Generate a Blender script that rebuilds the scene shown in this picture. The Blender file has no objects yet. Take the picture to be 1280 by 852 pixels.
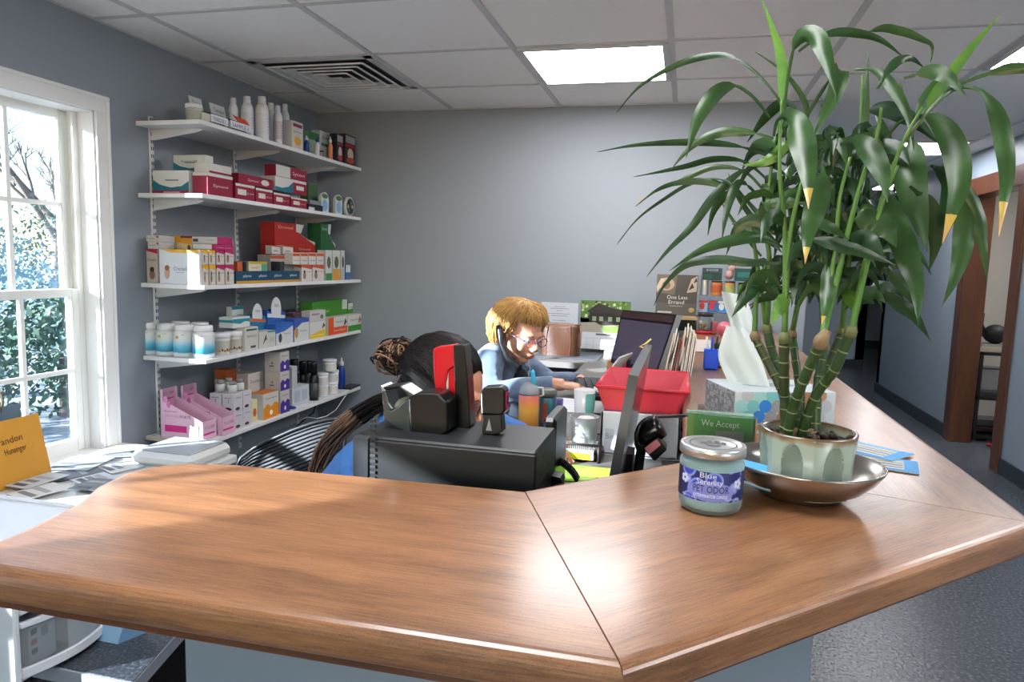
import bpy, math, random
import numpy as np
from mathutils import Vector, Matrix, Euler, noise

S = 1.1            # metres per layout unit
CZ = 1.18          # eye height in layout units
PI = math.pi
R = math.radians
random.seed(11)
scene = bpy.context.scene
COL = scene.collection

# ---------------------------------------------------------------- camera frame
CF, YAW, PITCH, ROLL = 867.08, .2423, .1130, .0287
def _axes():
    cy, sy = math.cos(YAW), math.sin(YAW)
    f = Vector((-sy, cy, 0)); r = Vector((cy, sy, 0)); u = Vector((0, 0, 1))
    cp, sp = math.cos(PITCH), math.sin(PITCH)
    f2 = f*cp - u*sp; u2 = u*cp + f*sp
    cr, sr = math.cos(ROLL), math.sin(ROLL)
    return r*cr + u2*sr, u2*cr - r*sr, f2
AR, AU, AF = _axes()
EYE = Vector((0, 0, CZ))
def _ray(x, y): return AF + AR*((x-640)/CF) - AU*((y-426)/CF)
def atY(x, y, Y): d = _ray(x, y); return EYE + d*(Y/d.y)
def atX(x, y, X): d = _ray(x, y); return EYE + d*(X/d.x)
def atZ(x, y, Z): d = _ray(x, y); return EYE + d*((Z-CZ)/d.z)
def px(P):
    P = Vector(P)-EYE; d = P.dot(AF)
    return 640+CF*P.dot(AR)/d, 426-CF*P.dot(AU)/d

# ---------------------------------------------------------------- materials
MATS = {}
def srgb(c):
    if isinstance(c, str):
        c = c.lstrip('#'); c = [int(c[i:i+2], 16)/255 for i in (0, 2, 4)]
    return tuple((v/12.92 if v <= .04045 else ((v+.055)/1.055)**2.4) for v in c)+(1,)
def mat(name, col='#808080', rough=.5, metal=0., trans=0., emit=None, estr=0., bump=0., bscale=80., vary=0., vscale=6., coat=0., ior=1.45, alpha=1., sss=0., spec=.5, sheen=0.):
    if name in MATS: return MATS[name]
    m = bpy.data.materials.new(name); m.use_nodes = True
    nt = m.node_tree; b = nt.nodes['Principled BSDF']; c = srgb(col)
    b.inputs['Base Color'].default_value = c
    b.inputs['Roughness'].default_value = rough; b.inputs['Metallic'].default_value = metal
    b.inputs['Transmission Weight'].default_value = trans; b.inputs['IOR'].default_value = ior
    b.inputs['Coat Weight'].default_value = coat; b.inputs['Alpha'].default_value = alpha
    b.inputs['Specular IOR Level'].default_value = spec
    if sheen: b.inputs['Sheen Weight'].default_value = sheen
    if sss:
        b.inputs['Subsurface Weight'].default_value = sss; b.inputs['Subsurface Radius'].default_value = (.01, .004, .002)
    if emit:
        b.inputs['Emission Color'].default_value = srgb(emit); b.inputs['Emission Strength'].default_value = estr
    tc = nt.nodes.new('ShaderNodeTexCoord')
    n = nt.nodes.new('ShaderNodeTexNoise'); n.inputs['Scale'].default_value = vscale; n.inputs['Detail'].default_value = 4
    nt.links.new(tc.outputs['Object'], n.inputs['Vector'])
    mx = nt.nodes.new('ShaderNodeMix'); mx.data_type = 'RGBA'
    v = max(vary, .03)
    mx.inputs['A'].default_value = tuple(max(0, q*(1-v)) for q in c[:3])+(1,)
    mx.inputs['B'].default_value = tuple(min(1, q*(1+v)) for q in c[:3])+(1,)
    nt.links.new(n.outputs['Fac'], mx.inputs['Factor']); nt.links.new(mx.outputs['Result'], b.inputs['Base Color'])
    if bump:
        n2 = nt.nodes.new('ShaderNodeTexNoise'); n2.inputs['Scale'].default_value = bscale; n2.inputs['Detail'].default_value = 3
        nt.links.new(tc.outputs['Object'], n2.inputs['Vector'])
        bp = nt.nodes.new('ShaderNodeBump'); bp.inputs['Strength'].default_value = bump; bp.inputs['Distance'].default_value = .004
        nt.links.new(n2.outputs['Fac'], bp.inputs['Height']); nt.links.new(bp.outputs['Normal'], b.inputs['Normal'])
    MATS[name] = m; return m
def C(hexcol, rough=.55):
    return mat('print_'+hexcol.strip('#')+('' if rough == .55 else '_%d' % (rough*100)), hexcol, rough)
def ramp(nt, fac, stops):
    r = nt.nodes.new('ShaderNodeValToRGB'); e = r.color_ramp.elements
    while len(e) < len(stops): e.new(.5)
    for k, (p, c) in enumerate(stops):
        e[k].position = p; e[k].color = srgb(c)
    nt.links.new(fac, r.inputs['Fac']); return r.outputs['Color']
def wood(name, rot, stops, rough=.28, scale=1., coat=.5, stretch=14.):
    m = bpy.data.materials.new(name); m.use_nodes = True; nt = m.node_tree; b = nt.nodes['Principled BSDF']
    tc = nt.nodes.new('ShaderNodeTexCoord')
    mp0 = nt.nodes.new('ShaderNodeMapping'); mp0.inputs['Rotation'].default_value = rot
    nt.links.new(tc.outputs['Object'], mp0.inputs['Vector'])
    def nz(sx, sy, sc, det, dist=0.):
        mp = nt.nodes.new('ShaderNodeMapping'); mp.inputs['Scale'].default_value = (sx, sy, sy)
        nt.links.new(mp0.outputs['Vector'], mp.inputs['Vector'])
        n = nt.nodes.new('ShaderNodeTexNoise'); n.inputs['Scale'].default_value = sc; n.inputs['Detail'].default_value = det
        n.inputs['Distortion'].default_value = dist
        nt.links.new(mp.outputs['Vector'], n.inputs['Vector']); return n.outputs['Fac']
    a = nz(1, stretch*.55, 1.6*scale, 6, .6); c = nz(1, stretch*1.5, 9*scale, 4, .3); d = nz(8, stretch*2.4, 22*scale, 3)
    def mth(op, x, y):
        q = nt.nodes.new('ShaderNodeMath'); q.operation = op
        for k, v in enumerate((x, y)):
            if isinstance(v, float): q.inputs[k].default_value = v
            else: nt.links.new(v, q.inputs[k])
        return q.outputs[0]
    f = mth('ADD', mth('MULTIPLY', a, .38), mth('ADD', mth('MULTIPLY', c, .34), mth('MULTIPLY', d, .28)))
    col = ramp(nt, f, stops); nt.links.new(col, b.inputs['Base Color'])
    b.inputs['Roughness'].default_value = rough; b.inputs['Coat Weight'].default_value = coat; b.inputs['Coat Roughness'].default_value = .2
    bp = nt.nodes.new('ShaderNodeBump'); bp.inputs['Strength'].default_value = .12; bp.inputs['Distance'].default_value = .002
    nt.links.new(c, bp.inputs['Height']); nt.links.new(bp.outputs['Normal'], b.inputs['Normal'])
    MATS[name] = m; return m

# ---------------------------------------------------------------- mesh builder (layout units)
_TXT = {}
def text_geo(s):
    if s in _TXT: return _TXT[s]
    cu = bpy.data.curves.new('t', 'FONT'); cu.body = s; cu.size = 1; cu.align_x = 'CENTER'; cu.align_y = 'CENTER'; cu.resolution_u = 2
    ob = bpy.data.objects.new('t', cu); COL.objects.link(ob)
    me = bpy.data.meshes.new_from_object(ob.evaluated_get(bpy.context.evaluated_depsgraph_get()))
    g = ([tuple(v.co) for v in me.vertices], [tuple(p.vertices) for p in me.polygons])
    COL.objects.unlink(ob); bpy.data.objects.remove(ob); bpy.data.curves.remove(cu); bpy.data.meshes.remove(me)
    _TXT[s] = g; return g
class MB:
    def __init__(s): s.v = []; s.f = []; s.m = []; s.mats = []; s.sm = []
    def mi(s, m):
        if m is None: m = mat('default_grey')
        if m not in s.mats: s.mats.append(m)
        return s.mats.index(m)
    def add(s, vs, fs, m=None, M=None, smooth=False):
        o = len(s.v); k = s.mi(m)
        for p in vs:
            p = Vector(p); s.v.append(tuple(M @ p if M is not None else p))
        for f in fs: s.f.append(tuple(o+i for i in f)); s.m.append(k); s.sm.append(smooth)
        return s
    def box(s, x0, y0, z0, x1, y1, z1, m=None, b=0., M=None):
        if x0 > x1: x0, x1 = x1, x0
        if y0 > y1: y0, y1 = y1, y0
        if z0 > z1: z0, z1 = z1, z0
        lo = (x0, y0, z0); hi = (x1, y1, z1)
        if b <= 0:
            vs = [(hi[0] if i & 1 else lo[0], hi[1] if i & 2 else lo[1], hi[2] if i & 4 else lo[2]) for i in range(8)]
            return s.add(vs, [(0, 2, 3, 1), (4, 5, 7, 6), (0, 1, 5, 4), (2, 6, 7, 3), (0, 4, 6, 2), (1, 3, 7, 5)], m, M)
        b = min(b, (x1-x0)*.49, (y1-y0)*.49, (z1-z0)*.49)
        idx = {}; vs = []
        for i in range(8):
            sg = [1 if i >> k & 1 else 0 for k in range(3)]
            for ax in range(3):
                p = []
                for k in range(3):
                    c = hi[k] if sg[k] else lo[k]
                    if k != ax: c += -b if sg[k] else b
                    p.append(c)
                idx[(i, ax)] = len(vs); vs.append(tuple(p))
        fs = []
        for ax in range(3):
            a, c = [(1, 2), (2, 0), (0, 1)][ax]
            for sg in (0, 1):
                q = [(0, 0), (1, 0), (1, 1), (0, 1)]
                if not sg: q = q[::-1]
                fs.append(tuple(idx[(sg << ax | u << a | w << c, ax)] for u, w in q))
        for ax in range(3):
            a, c = [(1, 2), (2, 0), (0, 1)][ax]
            for u in (0, 1):
                for w in (0, 1):
                    i0 = u << a | w << c; i1 = i0 | 1 << ax
                    q = (idx[(i0, a)], idx[(i1, a)], idx[(i1, c)], idx[(i0, c)])
                    fs.append(q if (u ^ w) else q[::-1])
        for i in range(8):
            q = (idx[(i, 0)], idx[(i, 1)], idx[(i, 2)])
            fs.append(q if bin(i).count('1') % 2 else q[::-1])
        return s.add(vs, fs, m, M)
    def lathe(s, prof, c=(0, 0, 0), n=24, m=None, M=None, smooth=True, sx=1, sy=1, cap=True):
        vs = []; fs = []
        for r, z in prof:
            for k in range(n):
                a = 2*PI*k/n; vs.append((c[0]+r*math.cos(a)*sx, c[1]+r*math.sin(a)*sy, c[2]+z))
        for j in range(len(prof)-1):
            for k in range(n):
                k2 = (k+1) % n; fs.append((j*n+k, j*n+k2, (j+1)*n+k2, (j+1)*n+k))
        if cap:
            if prof[0][0] > 1e-5: fs.append(tuple(range(n))[::-1])
            if prof[-1][0] > 1e-5: fs.append(tuple((len(prof)-1)*n+k for k in range(n)))
        return s.add(vs, fs, m, M, smooth)
    def tube(s, pts, r, n=8, m=None, smooth=True, flat=1., M=None, cap=True):
        pts = [Vector(p) for p in pts]; N = len(pts)
        rr = r if isinstance(r, (list, tuple)) else [r]*N
        vs = []; fs = []; up = None
        for i, p in enumerate(pts):
            t = (pts[min(i+1, N-1)]-pts[max(i-1, 0)])
            if t.length < 1e-9: t = Vector((0, 0, 1))
            t.normalize()
            if up is None:
                up = Vector((0, 0, 1)) if abs(t.z) < .9 else Vector((1, 0, 0))
            a = t.cross(up)
            if a.length < 1e-6: a = t.orthogonal()
            a.normalize(); b = a.cross(t).normalized(); up = b
            for k in range(n):
                q = 2*PI*k/n; vs.append(p+a*math.cos(q)*rr[i]+b*math.sin(q)*rr[i]*flat)
        for j in range(N-1):
            for k in range(n):
                k2 = (k+1) % n; fs.append((j*n+k, j*n+k2, (j+1)*n+k2, (j+1)*n+k))
        if cap: fs.append(tuple(range(n))[::-1]); fs.append(tuple((N-1)*n+k for k in range(n)))
        return s.add(vs, fs, m, M, smooth)
    def prism(s, poly, z0, z1, m=None, M=None, smooth=False):
        n = len(poly); vs = [(p[0], p[1], z0) for p in poly]+[(p[0], p[1], z1) for p in poly]
        fs = [tuple(range(n))[::-1], tuple(range(n, 2*n))]+[(i, (i+1) % n, n+(i+1) % n, n+i) for i in range(n)]
        return s.add(vs, fs, m, M, smooth)
    def slab(s, a, b, c, d, t, m=None, mback=None):
        # quad a b c d (counter-clockwise seen from its front), thickness t behind
        a, b, c, d = map(Vector, (a, b, c, d)); n = (b-a).cross(d-a).normalized()
        vs = [a, b, c, d, a-n*t, b-n*t, c-n*t, d-n*t]
        s.add(vs, [(0, 1, 2, 3)], m); s.add(vs, [(7, 6, 5, 4), (0, 4, 5, 1), (1, 5, 6, 2), (2, 6, 7, 3), (3, 7, 4, 0)], mback or m); return s
    def ell(s, c, r, m=None, rot=None, n=16, M=None):
        vs = []; fs = []; nv = n//2+2
        T = Matrix.Translation(Vector(c)) @ ((rot if rot is not None else Matrix.Identity(3)).to_4x4())
        if isinstance(r, (int, float)): r = (r, r, r)
        for j in range(nv+1):
            th = PI*j/nv
            for k in range(n):
                ph = 2*PI*k/n
                vs.append(T @ Vector((r[0]*math.sin(th)*math.cos(ph), r[1]*math.sin(th)*math.sin(ph), -r[2]*math.cos(th))))
        for j in range(nv):
            for k in range(n):
                k2 = (k+1) % n; fs.append((j*n+k, j*n+k2, (j+1)*n+k2, (j+1)*n+k))
        return s.add(vs, fs, m, M, True)
    def text(s, st, o, u, v, size, m, off=.0005, fit=None):
        # text centred at o, running along u with v up
        vs, fs = text_geo(st); o = Vector(o); u = Vector(u).normalized(); v = Vector(v).normalized(); n = u.cross(v)
        sx = sy = size
        if fit:
            w = max(p[0] for p in vs)-min(p[0] for p in vs); sx = fit/w
        return s.add([o+u*p[0]*sx+v*p[1]*sy+n*off for p in vs], fs, m)
    def build(s, name, parent=None, loc=(0, 0, 0), rot=(0, 0, 0), bevel=0., weld=False, modifiers=None):
        me = bpy.data.meshes.new(name); me.from_pydata([(p[0]*S, p[1]*S, p[2]*S) for p in s.v], [], s.f)
        for m in s.mats: me.materials.append(m)
        me.polygons.foreach_set('material_index', s.m); me.polygons.foreach_set('use_smooth', s.sm)
        me.update(); me.validate()
        o = bpy.data.objects.new(name, me); COL.objects.link(o)
        o.location = Vector(loc)*S; o.rotation_euler = rot
        if parent is not None: o.parent = parent
        if bevel:
            bm = o.modifiers.new('bevel', 'BEVEL'); bm.width = bevel*S; bm.segments = 3; bm.limit_method = 'ANGLE'; bm.angle_limit = R(40)
        return o
def tag(o, label, cat, group=None):
    o['label'] = label; o['category'] = cat
    if group: o['group'] = group
    return o
def thing(name, label, cat, loc=(0, 0, 0), rz=0., group=None):
    o = bpy.data.objects.new(name, None); COL.objects.link(o); o.empty_display_size = .05
    o.location = Vector(loc)*S; o.rotation_euler = (0, 0, rz)
    return tag(o, label, cat, group)
def struct(o): o['kind'] = 'structure'; return o
def copy_thing(src, loc, rz, label, group=None):
    c = src.copy(); COL.objects.link(c); c.location = Vector(loc)*S; c.rotation_euler = (0, 0, rz); c['label'] = label
    if group: c['group'] = group
    for ch in list(src.children):
        d = ch.copy(); COL.objects.link(d); d.parent = c
        for g in list(ch.children):
            e = g.copy(); COL.objects.link(e); e.parent = d
    return c
# ================================================================ the room
WX = -2.165; YB = 3.803; H = CZ+.8452; TOP = CZ-.31; RX = 1.9
GX, GY, TX, TY = -2.5435, 2.2043, .61, .5655
M_wall = mat('wall_paint_grey_blue', '#8f969d', .62, bump=.06, bscale=120, vary=.03, vscale=2)
M_wall2 = mat('hall_paint_blue', '#8b98a4', .38, bump=.05, bscale=120, vary=.03)
M_white = mat('white_trim_paint', '#e6e5e1', .35)
M_vinyl = mat('white_vinyl', '#e9e8e2', .3)
M_tile = mat('ceiling_tile', '#efebe7', .9, bump=.25, bscale=260, vary=.03, vscale=30)
M_tbar = mat('ceiling_bar', '#c4c2c0', .5)
M_base = mat('dark_baseboard', '#2f353c', .35)
M_black = mat('black_plastic', '#121315', .32)
M_blackm = mat('black_matt', '#1b1c1f', .6)
M_dgrey = mat('dark_grey_metal', '#1f2124', .45, metal=.1)
M_steel = mat('brushed_steel', '#c9c9c8', .34, metal=.85, bump=.05)
M_paper = mat('white_paper', '#e4e4e2', .7)
M_trimwood = wood('door_trim_wood', (0, R(90), 0), [(.25, '#2b1712'), (.5, '#54301f'), (.75, '#744630')], rough=.35, coat=.3)

# floor : glossy dark speckled sheet
mf = bpy.data.materials.new('floor_speckled_grey'); mf.use_nodes = True; nt = mf.node_tree; bs = nt.nodes['Principled BSDF']
tc = nt.nodes.new('ShaderNodeTexCoord'); n1 = nt.nodes.new('ShaderNodeTexNoise'); n1.inputs['Scale'].default_value = 90; n1.inputs['Detail'].default_value = 3
nt.links.new(tc.outputs['Object'], n1.inputs['Vector'])
nt.links.new(ramp(nt, n1.outputs['Fac'], [(.3, '#34393f'), (.55, '#454b52'), (.72, '#666d75')]), bs.inputs['Base Color'])
bs.inputs['Roughness'].default_value = .24
bp = nt.nodes.new('ShaderNodeBump'); bp.inputs['Strength'].default_value = .5; bp.inputs['Distance'].default_value = .004
nt.links.new(n1.outputs['Fac'], bp.inputs['Height']); nt.links.new(bp.outputs['Normal'], bs.inputs['Normal'])
struct(MB().box(-2.6, -3.2, -.05, 4.2, 12.6, 0, mf).build('floor'))
# ceiling with lay-in tiles
struct(MB().box(-2.3, -3.2, H, 4.2, 12.6, H+.05, M_tile).build('ceiling'))
g = MB()
for k in range(0, 12):
    x = GX+k*TX
    if x > WX+.02: g.box(x-.0125, -3.0, H-.004, x+.0125, YB if k < 5 else 12.4, H+.001, M_tbar)
for k in range(-9, 18):
    y = GY+k*TY; g.box(WX, y-.010, H-.0035, .7 if y > YB else 4., y+.010, H+.001, M_tbar)
g.box(WX, -3, H-.006, WX+.012, YB, H, M_tbar); g.box(WX, YB-.012, H-.006, .6, YB, H, M_tbar)
struct(g.build('trim_1'))

# left wall with windows
WB, WT = CZ-.775, CZ+.513
wins = [(1.47, 2.19), (.68, 1.40), (-1.02, -.09), (-2.4, -1.7)]
w = MB(); ys = -3.2
for a, b in sorted(wins):
    w.box(WX-.16, ys, 0, WX, a, H, M_wall); w.box(WX-.16, a, 0, WX, b, WB, M_wall); w.box(WX-.16, a, WT, WX, b, H, M_wall); ys = b
w.box(WX-.16, ys, 0, WX, YB+.1, H, M_wall)
struct(w.build('wall_left'))
struct(MB().box(WX, YB, 0, .60, YB+.1, H, M_wall).box(.54, YB+.1, 0, .60, 9.4, H, M_wall2).build('wall_back'))
r = MB()
r.box(RX, -3.2, 0, RX+.1, 4.78, H, M_wall2).box(RX, 5.5, 0, RX+.1, 7.55, H, M_wall2).box(RX, 4.78, CZ+.56, RX+.1, 5.5, H, M_wall2)
struct(r.build('wall_right'))
struct(MB().box(.6, 9.4, 0, 2.2, 9.5, H, M_wall2).box(3.6, 7.55, 0, 3.7, 12.3, H, M_wall2).box(1.95, 12.2, 0, 3.7, 12.3, H, M_wall2).box(2.1, 9.4, 0, 2.2, 12.2, H, M_wall2)
       .box(RX, 7.45, 0, 3.7, 7.55, H, M_wall2).build('wall_hall'))
struct(MB().box(-2.3, -3.25, 0, -1.3, -3.2, H, M_wall).box(-1.3, -3.25, 0, .2, -3.2, 1.0, M_wall).box(-1.3, -3.25, 1.9, .2, -3.2, H, M_wall).box(.2, -3.25, 0, RX+.1, -3.2, H, M_wall).build('wall_front'))  # unseen opening cut in this wall to let in sky fill light
M_room = mat('store_room_cream_paint', '#b5b0a6', .7)
struct(MB().box(2.0, 6.6, 0, 4.1, 6.7, H, M_room).box(4.0, 4.2, 0, 4.1, 6.6, H, M_room).box(2.0, 4.2, 0, 4.0, 4.25, H, M_room).build('wall_store'))
for nm, bx in (('baseboard_right', (RX-.012, 5.62, 0, RX, 7.55, .095)), ('baseboard_hall', (.6, 9.38, 0, 2.2, 9.4, .095)), ('baseboard_back', (1.95, 12.18, 0, 3.6, 12.2, .095)), ('baseboard_front', (RX-.012, -3, 0, RX, 4.68, .095)), ('baseboard_left', (WX, 2.3, 0, WX+.012, YB, .09))):
    struct(MB().box(*bx, M_base, b=.003).build(nm))
# door casing of dark wood
d = MB()
d.box(RX-.02, 5.46, 0, RX+.12, 5.50, CZ+.60, M_trimwood, b=.004)
d.box(RX-.02, 5.50, 0, RX, 5.60, CZ+.60, M_trimwood, b=.004)
d.box(RX-.02, 4.68, 0, RX, 4.78, CZ+.60, M_trimwood, b=.004); d.box(RX, 4.76, 0, RX+.1, 4.79, CZ+.6, M_trimwood)
d.box(RX-.024, 4.66, CZ+.535, RX+.1, 5.62, CZ+.66, M_trimwood, b=.004)
struct(d.build('door_1'))

# windows
M_glass = bpy.data.materials.new('window_glass'); M_glass.use_nodes = True; nt = M_glass.node_tree
for n_ in list(nt.nodes): nt.nodes.remove(n_)
out = nt.nodes.new('ShaderNodeOutputMaterial'); tr = nt.nodes.new('ShaderNodeBsdfTransparent'); gl = nt.nodes.new('ShaderNodeBsdfGlossy'); fr = nt.nodes.new('ShaderNodeFresnel'); mx = nt.nodes.new('ShaderNodeMixShader')
gl.inputs['Roughness'].default_value = .02; fr.inputs['IOR'].default_value = 1.3; tr.inputs['Color'].default_value = (.52, .57, .64, 1)
nt.links.new(fr.outputs[0], mx.inputs[0]); nt.links.new(tr.outputs[0], mx.inputs[1]); nt.links.new(gl.outputs[0], mx.inputs[2]); nt.links.new(mx.outputs[0], out.inputs[0])
def window(n, a, b):
    o = MB(); c = .058
    zb = WB
    # casing on the wall face
    o.box(WX, b, zb-.06, WX+.014, b+c, WT, M_white, b=.001); o.box(WX, a-c, zb-.06, WX+.014, a, WT, M_white, b=.001)
    o.box(WX, a-c, WT, WX+.0142, b+c, WT+c-.0, M_white, b=.001)
    o.box(WX+.002, b+c-.012, zb-.06, WX+.02, b+c+.002, WT+c-.012, M_white, b=.003); o.box(WX+.002, a-c, WT+c-.0121, WX+.0203, b+c+.0022, WT+c+.002, M_white, b=.003)
    # jamb liners
    o.box(WX-.16, b-.006, zb, WX+.002, b, WT, M_white); o.box(WX-.16, a, zb, WX+.002, a+.006, WT, M_white)
    o.box(WX-.16, a, WT-.006, WX+.002, b, WT, M_white)
    o.box(WX-.18, a-c, zb-.02, WX+.03, b+c, zb+.006, M_white, b=.004)
    # tracks
    for yy, s_ in ((b, -1), (a, 1)):
        o.box(WX-.13, yy, zb, WX-.075, yy+s_*.022, WT, M_vinyl, b=.002); o.box(WX-.105, yy, zb, WX-.098, yy+s_*.034, WT, M_vinyl)
        o.box(WX-.075, yy, zb, WX-.068, yy+s_*.03, WT, M_vinyl)
    o = struct(o.build('window_%d' % n))
    zm = CZ-.165
    for nm, x0, z0, z1 in (('upper_sash', WX-.128, zm-.01, WT-.006), ('lower_sash', WX-.098, zb+.006, zm+.018)):
        q = MB(); st = .04; ya, yb = a+.02, b-.02; x1 = x0+.028
        q.box(x0, ya, z0, x1, ya+st, z1, M_vinyl, b=.003); q.box(x0, yb-st, z0, x1, yb, z1, M_vinyl, b=.003)
        q.box(x0, ya+st, z0, x1, yb-st, z0+(.028 if nm[0] == 'u' else .05), M_vinyl); q.box(x0, ya+st, z1-(.03), x1, yb-st, z1, M_vinyl)
        zc = (z0+z1)/2
        for k in (1, 2):
            yy = ya+st+(yb-ya-2*st)*k/3; q.box(x0+.008, yy-.008, z0+.02, x1-.006, yy+.008, z1-.02, M_vinyl)
        q.box(x0+.0085, ya+st-.01, zc-.008, x1-.0065, yb-st+.01, zc+.008, M_vinyl)
        sa = q.build(nm, o)
        MB().box(x0+.012, ya+.02, z0+.01, x0+.016, yb-.02, z1-.01, M_glass).build('pane', sa)
for i, (a, b) in enumerate(wins): window(i+1, a, b)

# ceiling lights
M_diff = mat('light_diffuser', '#ffffff', .5, emit='#fdfcff', estr=19)
def troffer(c, r_, label):
    x, y = GX+c*TX, GY+r_*TY
    t = thing('ceiling_light', label, 'ceiling light', (x+TX/2, y+TY/2, H), group=None)
    f = MB()
    a, b = TX/2-.012, TY/2-.010; e = .022
    f.box(-a, -b, -.012, a, -b+e, 0, M_tbar); f.box(-a, b-e, -.012, a, b, 0, M_tbar); f.box(-a, -b+e, -.012, -a+e, b-e, 0, M_tbar); f.box(a-e, -b+e, -.012, a, b-e, 0, M_tbar)
    f.build('frame', t); MB().box(-a+e, -b+e, -.008, a-e, b-e, -.002, M_diff).build('diffuser', t)
troffer(3, 1, 'glowing square ceiling light panel nearest the back wall, left of the plant')
troffer(6, 1, 'glowing ceiling light panel cut off at the top right corner')
troffer(6, 5, 'glowing ceiling light panel over the hallway seen behind the plant')
troffer(3, -3, 'added unseen ceiling light panel behind the viewer, lighting the counter front')  # out-of-view panel added to light the counter
troffer(6, -3, 'added unseen ceiling light panel behind the viewer on the hall side')  # second added panel out of view, for the same light
troffer(8, 5, 'added ceiling light panel brightening the store room beyond the wooden doorway')  # unseen panel added to brighten the store room
troffer(7, 9, 'ceiling light panel at the far end of the hallway')
# air vent : four-way diffuser
x, y = GX+1*TX, GY+1*TY
t = thing('ceiling_vent', 'square white louvred air vent in the ceiling near the shelf corner', 'vent', (x+TX/2, y+TY/2, H))
M_ventd = mat('vent_dark_throat', '#3a3c3f', .8)
MB().box(-.27, -.25, -.002, .27, .25, .0, M_ventd).build('throat', t)
fr_ = MB(); a, b = TX/2-.012, TY/2-.010
for sx_, sy_ in ((1, 0), (-1, 0), (0, 1), (0, -1)):
    if sx_: fr_.box(sx_*a, -b, -.006, sx_*(a-.035), b, 0, M_tbar)
    else: fr_.box(-a, sy_*b, -.006, a, sy_*(b-.035), 0, M_tbar)
fr_.build('frame', t)
for k, (e0, z0) in enumerate(((.235, 0), (.185, 0), (.135, 0), (.085, 0))):
    l = MB(); e1 = e0-.034; zz0, zz1 = -.003, -.016
    vs = [(-e0, -e0*.93, zz1), (e0, -e0*.93, zz1), (e0, e0*.93, zz1), (-e0, e0*.93, zz1), (-e1, -e1*.93, zz0), (e1, -e1*.93, zz0), (e1, e1*.93, zz0), (-e1, e1*.93, zz0)]
    l.add(vs, [(0, 1, 5, 4), (1, 2, 6, 5), (2, 3, 7, 6), (3, 0, 4, 7)], M_tbar); vs2 = [(v[0], v[1], v[2]+.002) for v in vs]
    l.add(vs2, [(4, 5, 1, 0), (5, 6, 2, 1), (6, 7, 3, 2), (7, 4, 0, 3)], M_tbar); 
    for s_ in (-1, 1): l.box(-e0, s_*e0*.93-.003, zz1-.004, e0, s_*e0*.93+.003, zz1+.002, M_white); l.box(s_*e0-.003, -e0*.93, zz1-.004, s_*e0+.003, e0*.93, zz1+.002, M_white)
    l.build('louvre', t)
MB().box(-.04, -.037, -.026, .04, .037, -.022, M_tbar).build('centre_plate', t)

# ================================================================ counter
WS = [(.30, '#4d3220'), (.42, '#6f4a2f'), (.50, '#875c3b'), (.60, '#9a6c47'), (.78, '#b0835b')]
cnt = thing('reception_counter', 'long angled reception counter with polished brown wooden top and grey blue base', 'counter', (0, 0, 0))
A_, A2 = (-.03, .512), (-.201, .905); C_, C2 = (.455, .985), (.01, 1.13)
segs = [([(-.70, .500), A_, A2, (-.63, .884), (-.70, .869), (-.74, .84), (-.757, .79), (-.748, .735), (-.72, .68), (-.705, .60)], 0),
        ([A_, C_, C2, A2], R(-44)), ([C_, (.455, 3.78), (.01, 3.78), C2], R(-90))]
for poly, a in segs:
    wm = wood('counter_wood', (0, 0, a), WS, rough=.38, coat=.45, scale=2.6)
    MBx = MB().prism(poly, TOP-.036, TOP, wm); ob = MBx.build('countertop_section', cnt)
    # bullnose on the free edges, hairline on the joints
    me = ob.data; at = me.attributes.new('bevel_weight_edge', 'FLOAT', 'EDGE'); n = len(poly)
    joints = [{A_, A2}, {C_, C2}]
    for e in me.edges:
        p, q = [tuple(round(c/S, 4) for c in me.vertices[i].co[:2]) for i in e.vertices]
        z = [me.vertices[i].co.z for i in e.vertices]
        isj = any({tuple(round(c, 4) for c in k) for k in j} == {p, q} for j in joints)
        at.data[e.index].value = 0 if p == q else (.06 if isj else 1.)
    bm_ = ob.modifiers.new('bevel', 'BEVEL'); bm_.width = .014*S; bm_.segments = 5; bm_.limit_method = 'WEIGHT'
    for p_ in me.polygons: p_.use_smooth = False
# lower ogee strip below the bullnose
def offpoly(pts, d):
    out_ = []
    for i, p in enumerate(pts):
        p = Vector(p); a = Vector(pts[max(i-1, 0)]); b = Vector(pts[min(i+1, len(pts)-1)])
        n1 = (p-a).orthogonal().normalized() if (p-a).length > 1e-6 else None; n2 = (b-p).orthogonal().normalized() if (b-p).length > 1e-6 else None
        n = (n1+n2).normalized() if n1 and n2 else (n1 or n2); k = d/(n.dot(n1) if n1 and n2 else 1)
        out_.append(p+n*k)
    return out_
path = [(-.70, .500), A_, C_, (.455, 3.78)]
inn = offpoly(path, .018); inn2 = offpoly(path, .06)
st = MB(); wm = wood('counter_edge_wood', (0, 0, 0), [(.3, '#2e1a10'), (.5, '#5c3620'), (.7, '#7d4d2e')], rough=.3)
for i in range(3):
    a, b, c, d_ = inn[i], inn[i+1], inn2[i+1], inn2[i]
    st.prism([a, b, c, d_], TOP-.048, TOP-.036, wm)
st.build('edge_moulding', cnt)
M_panel = mat('counter_panel_paint', '#79838f', .5)
pp = [(-.50, .60), (-.065, .60), (.165, .825), (.165, 3.76)]; pi_ = offpoly(pp, .05)
b_ = MB()
for i in range(3): b_.prism([pp[i], pp[i+1], pi_[i+1], pi_[i]], 0, TOP-.037, M_panel)
b_.build('base_panel', cnt)
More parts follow.
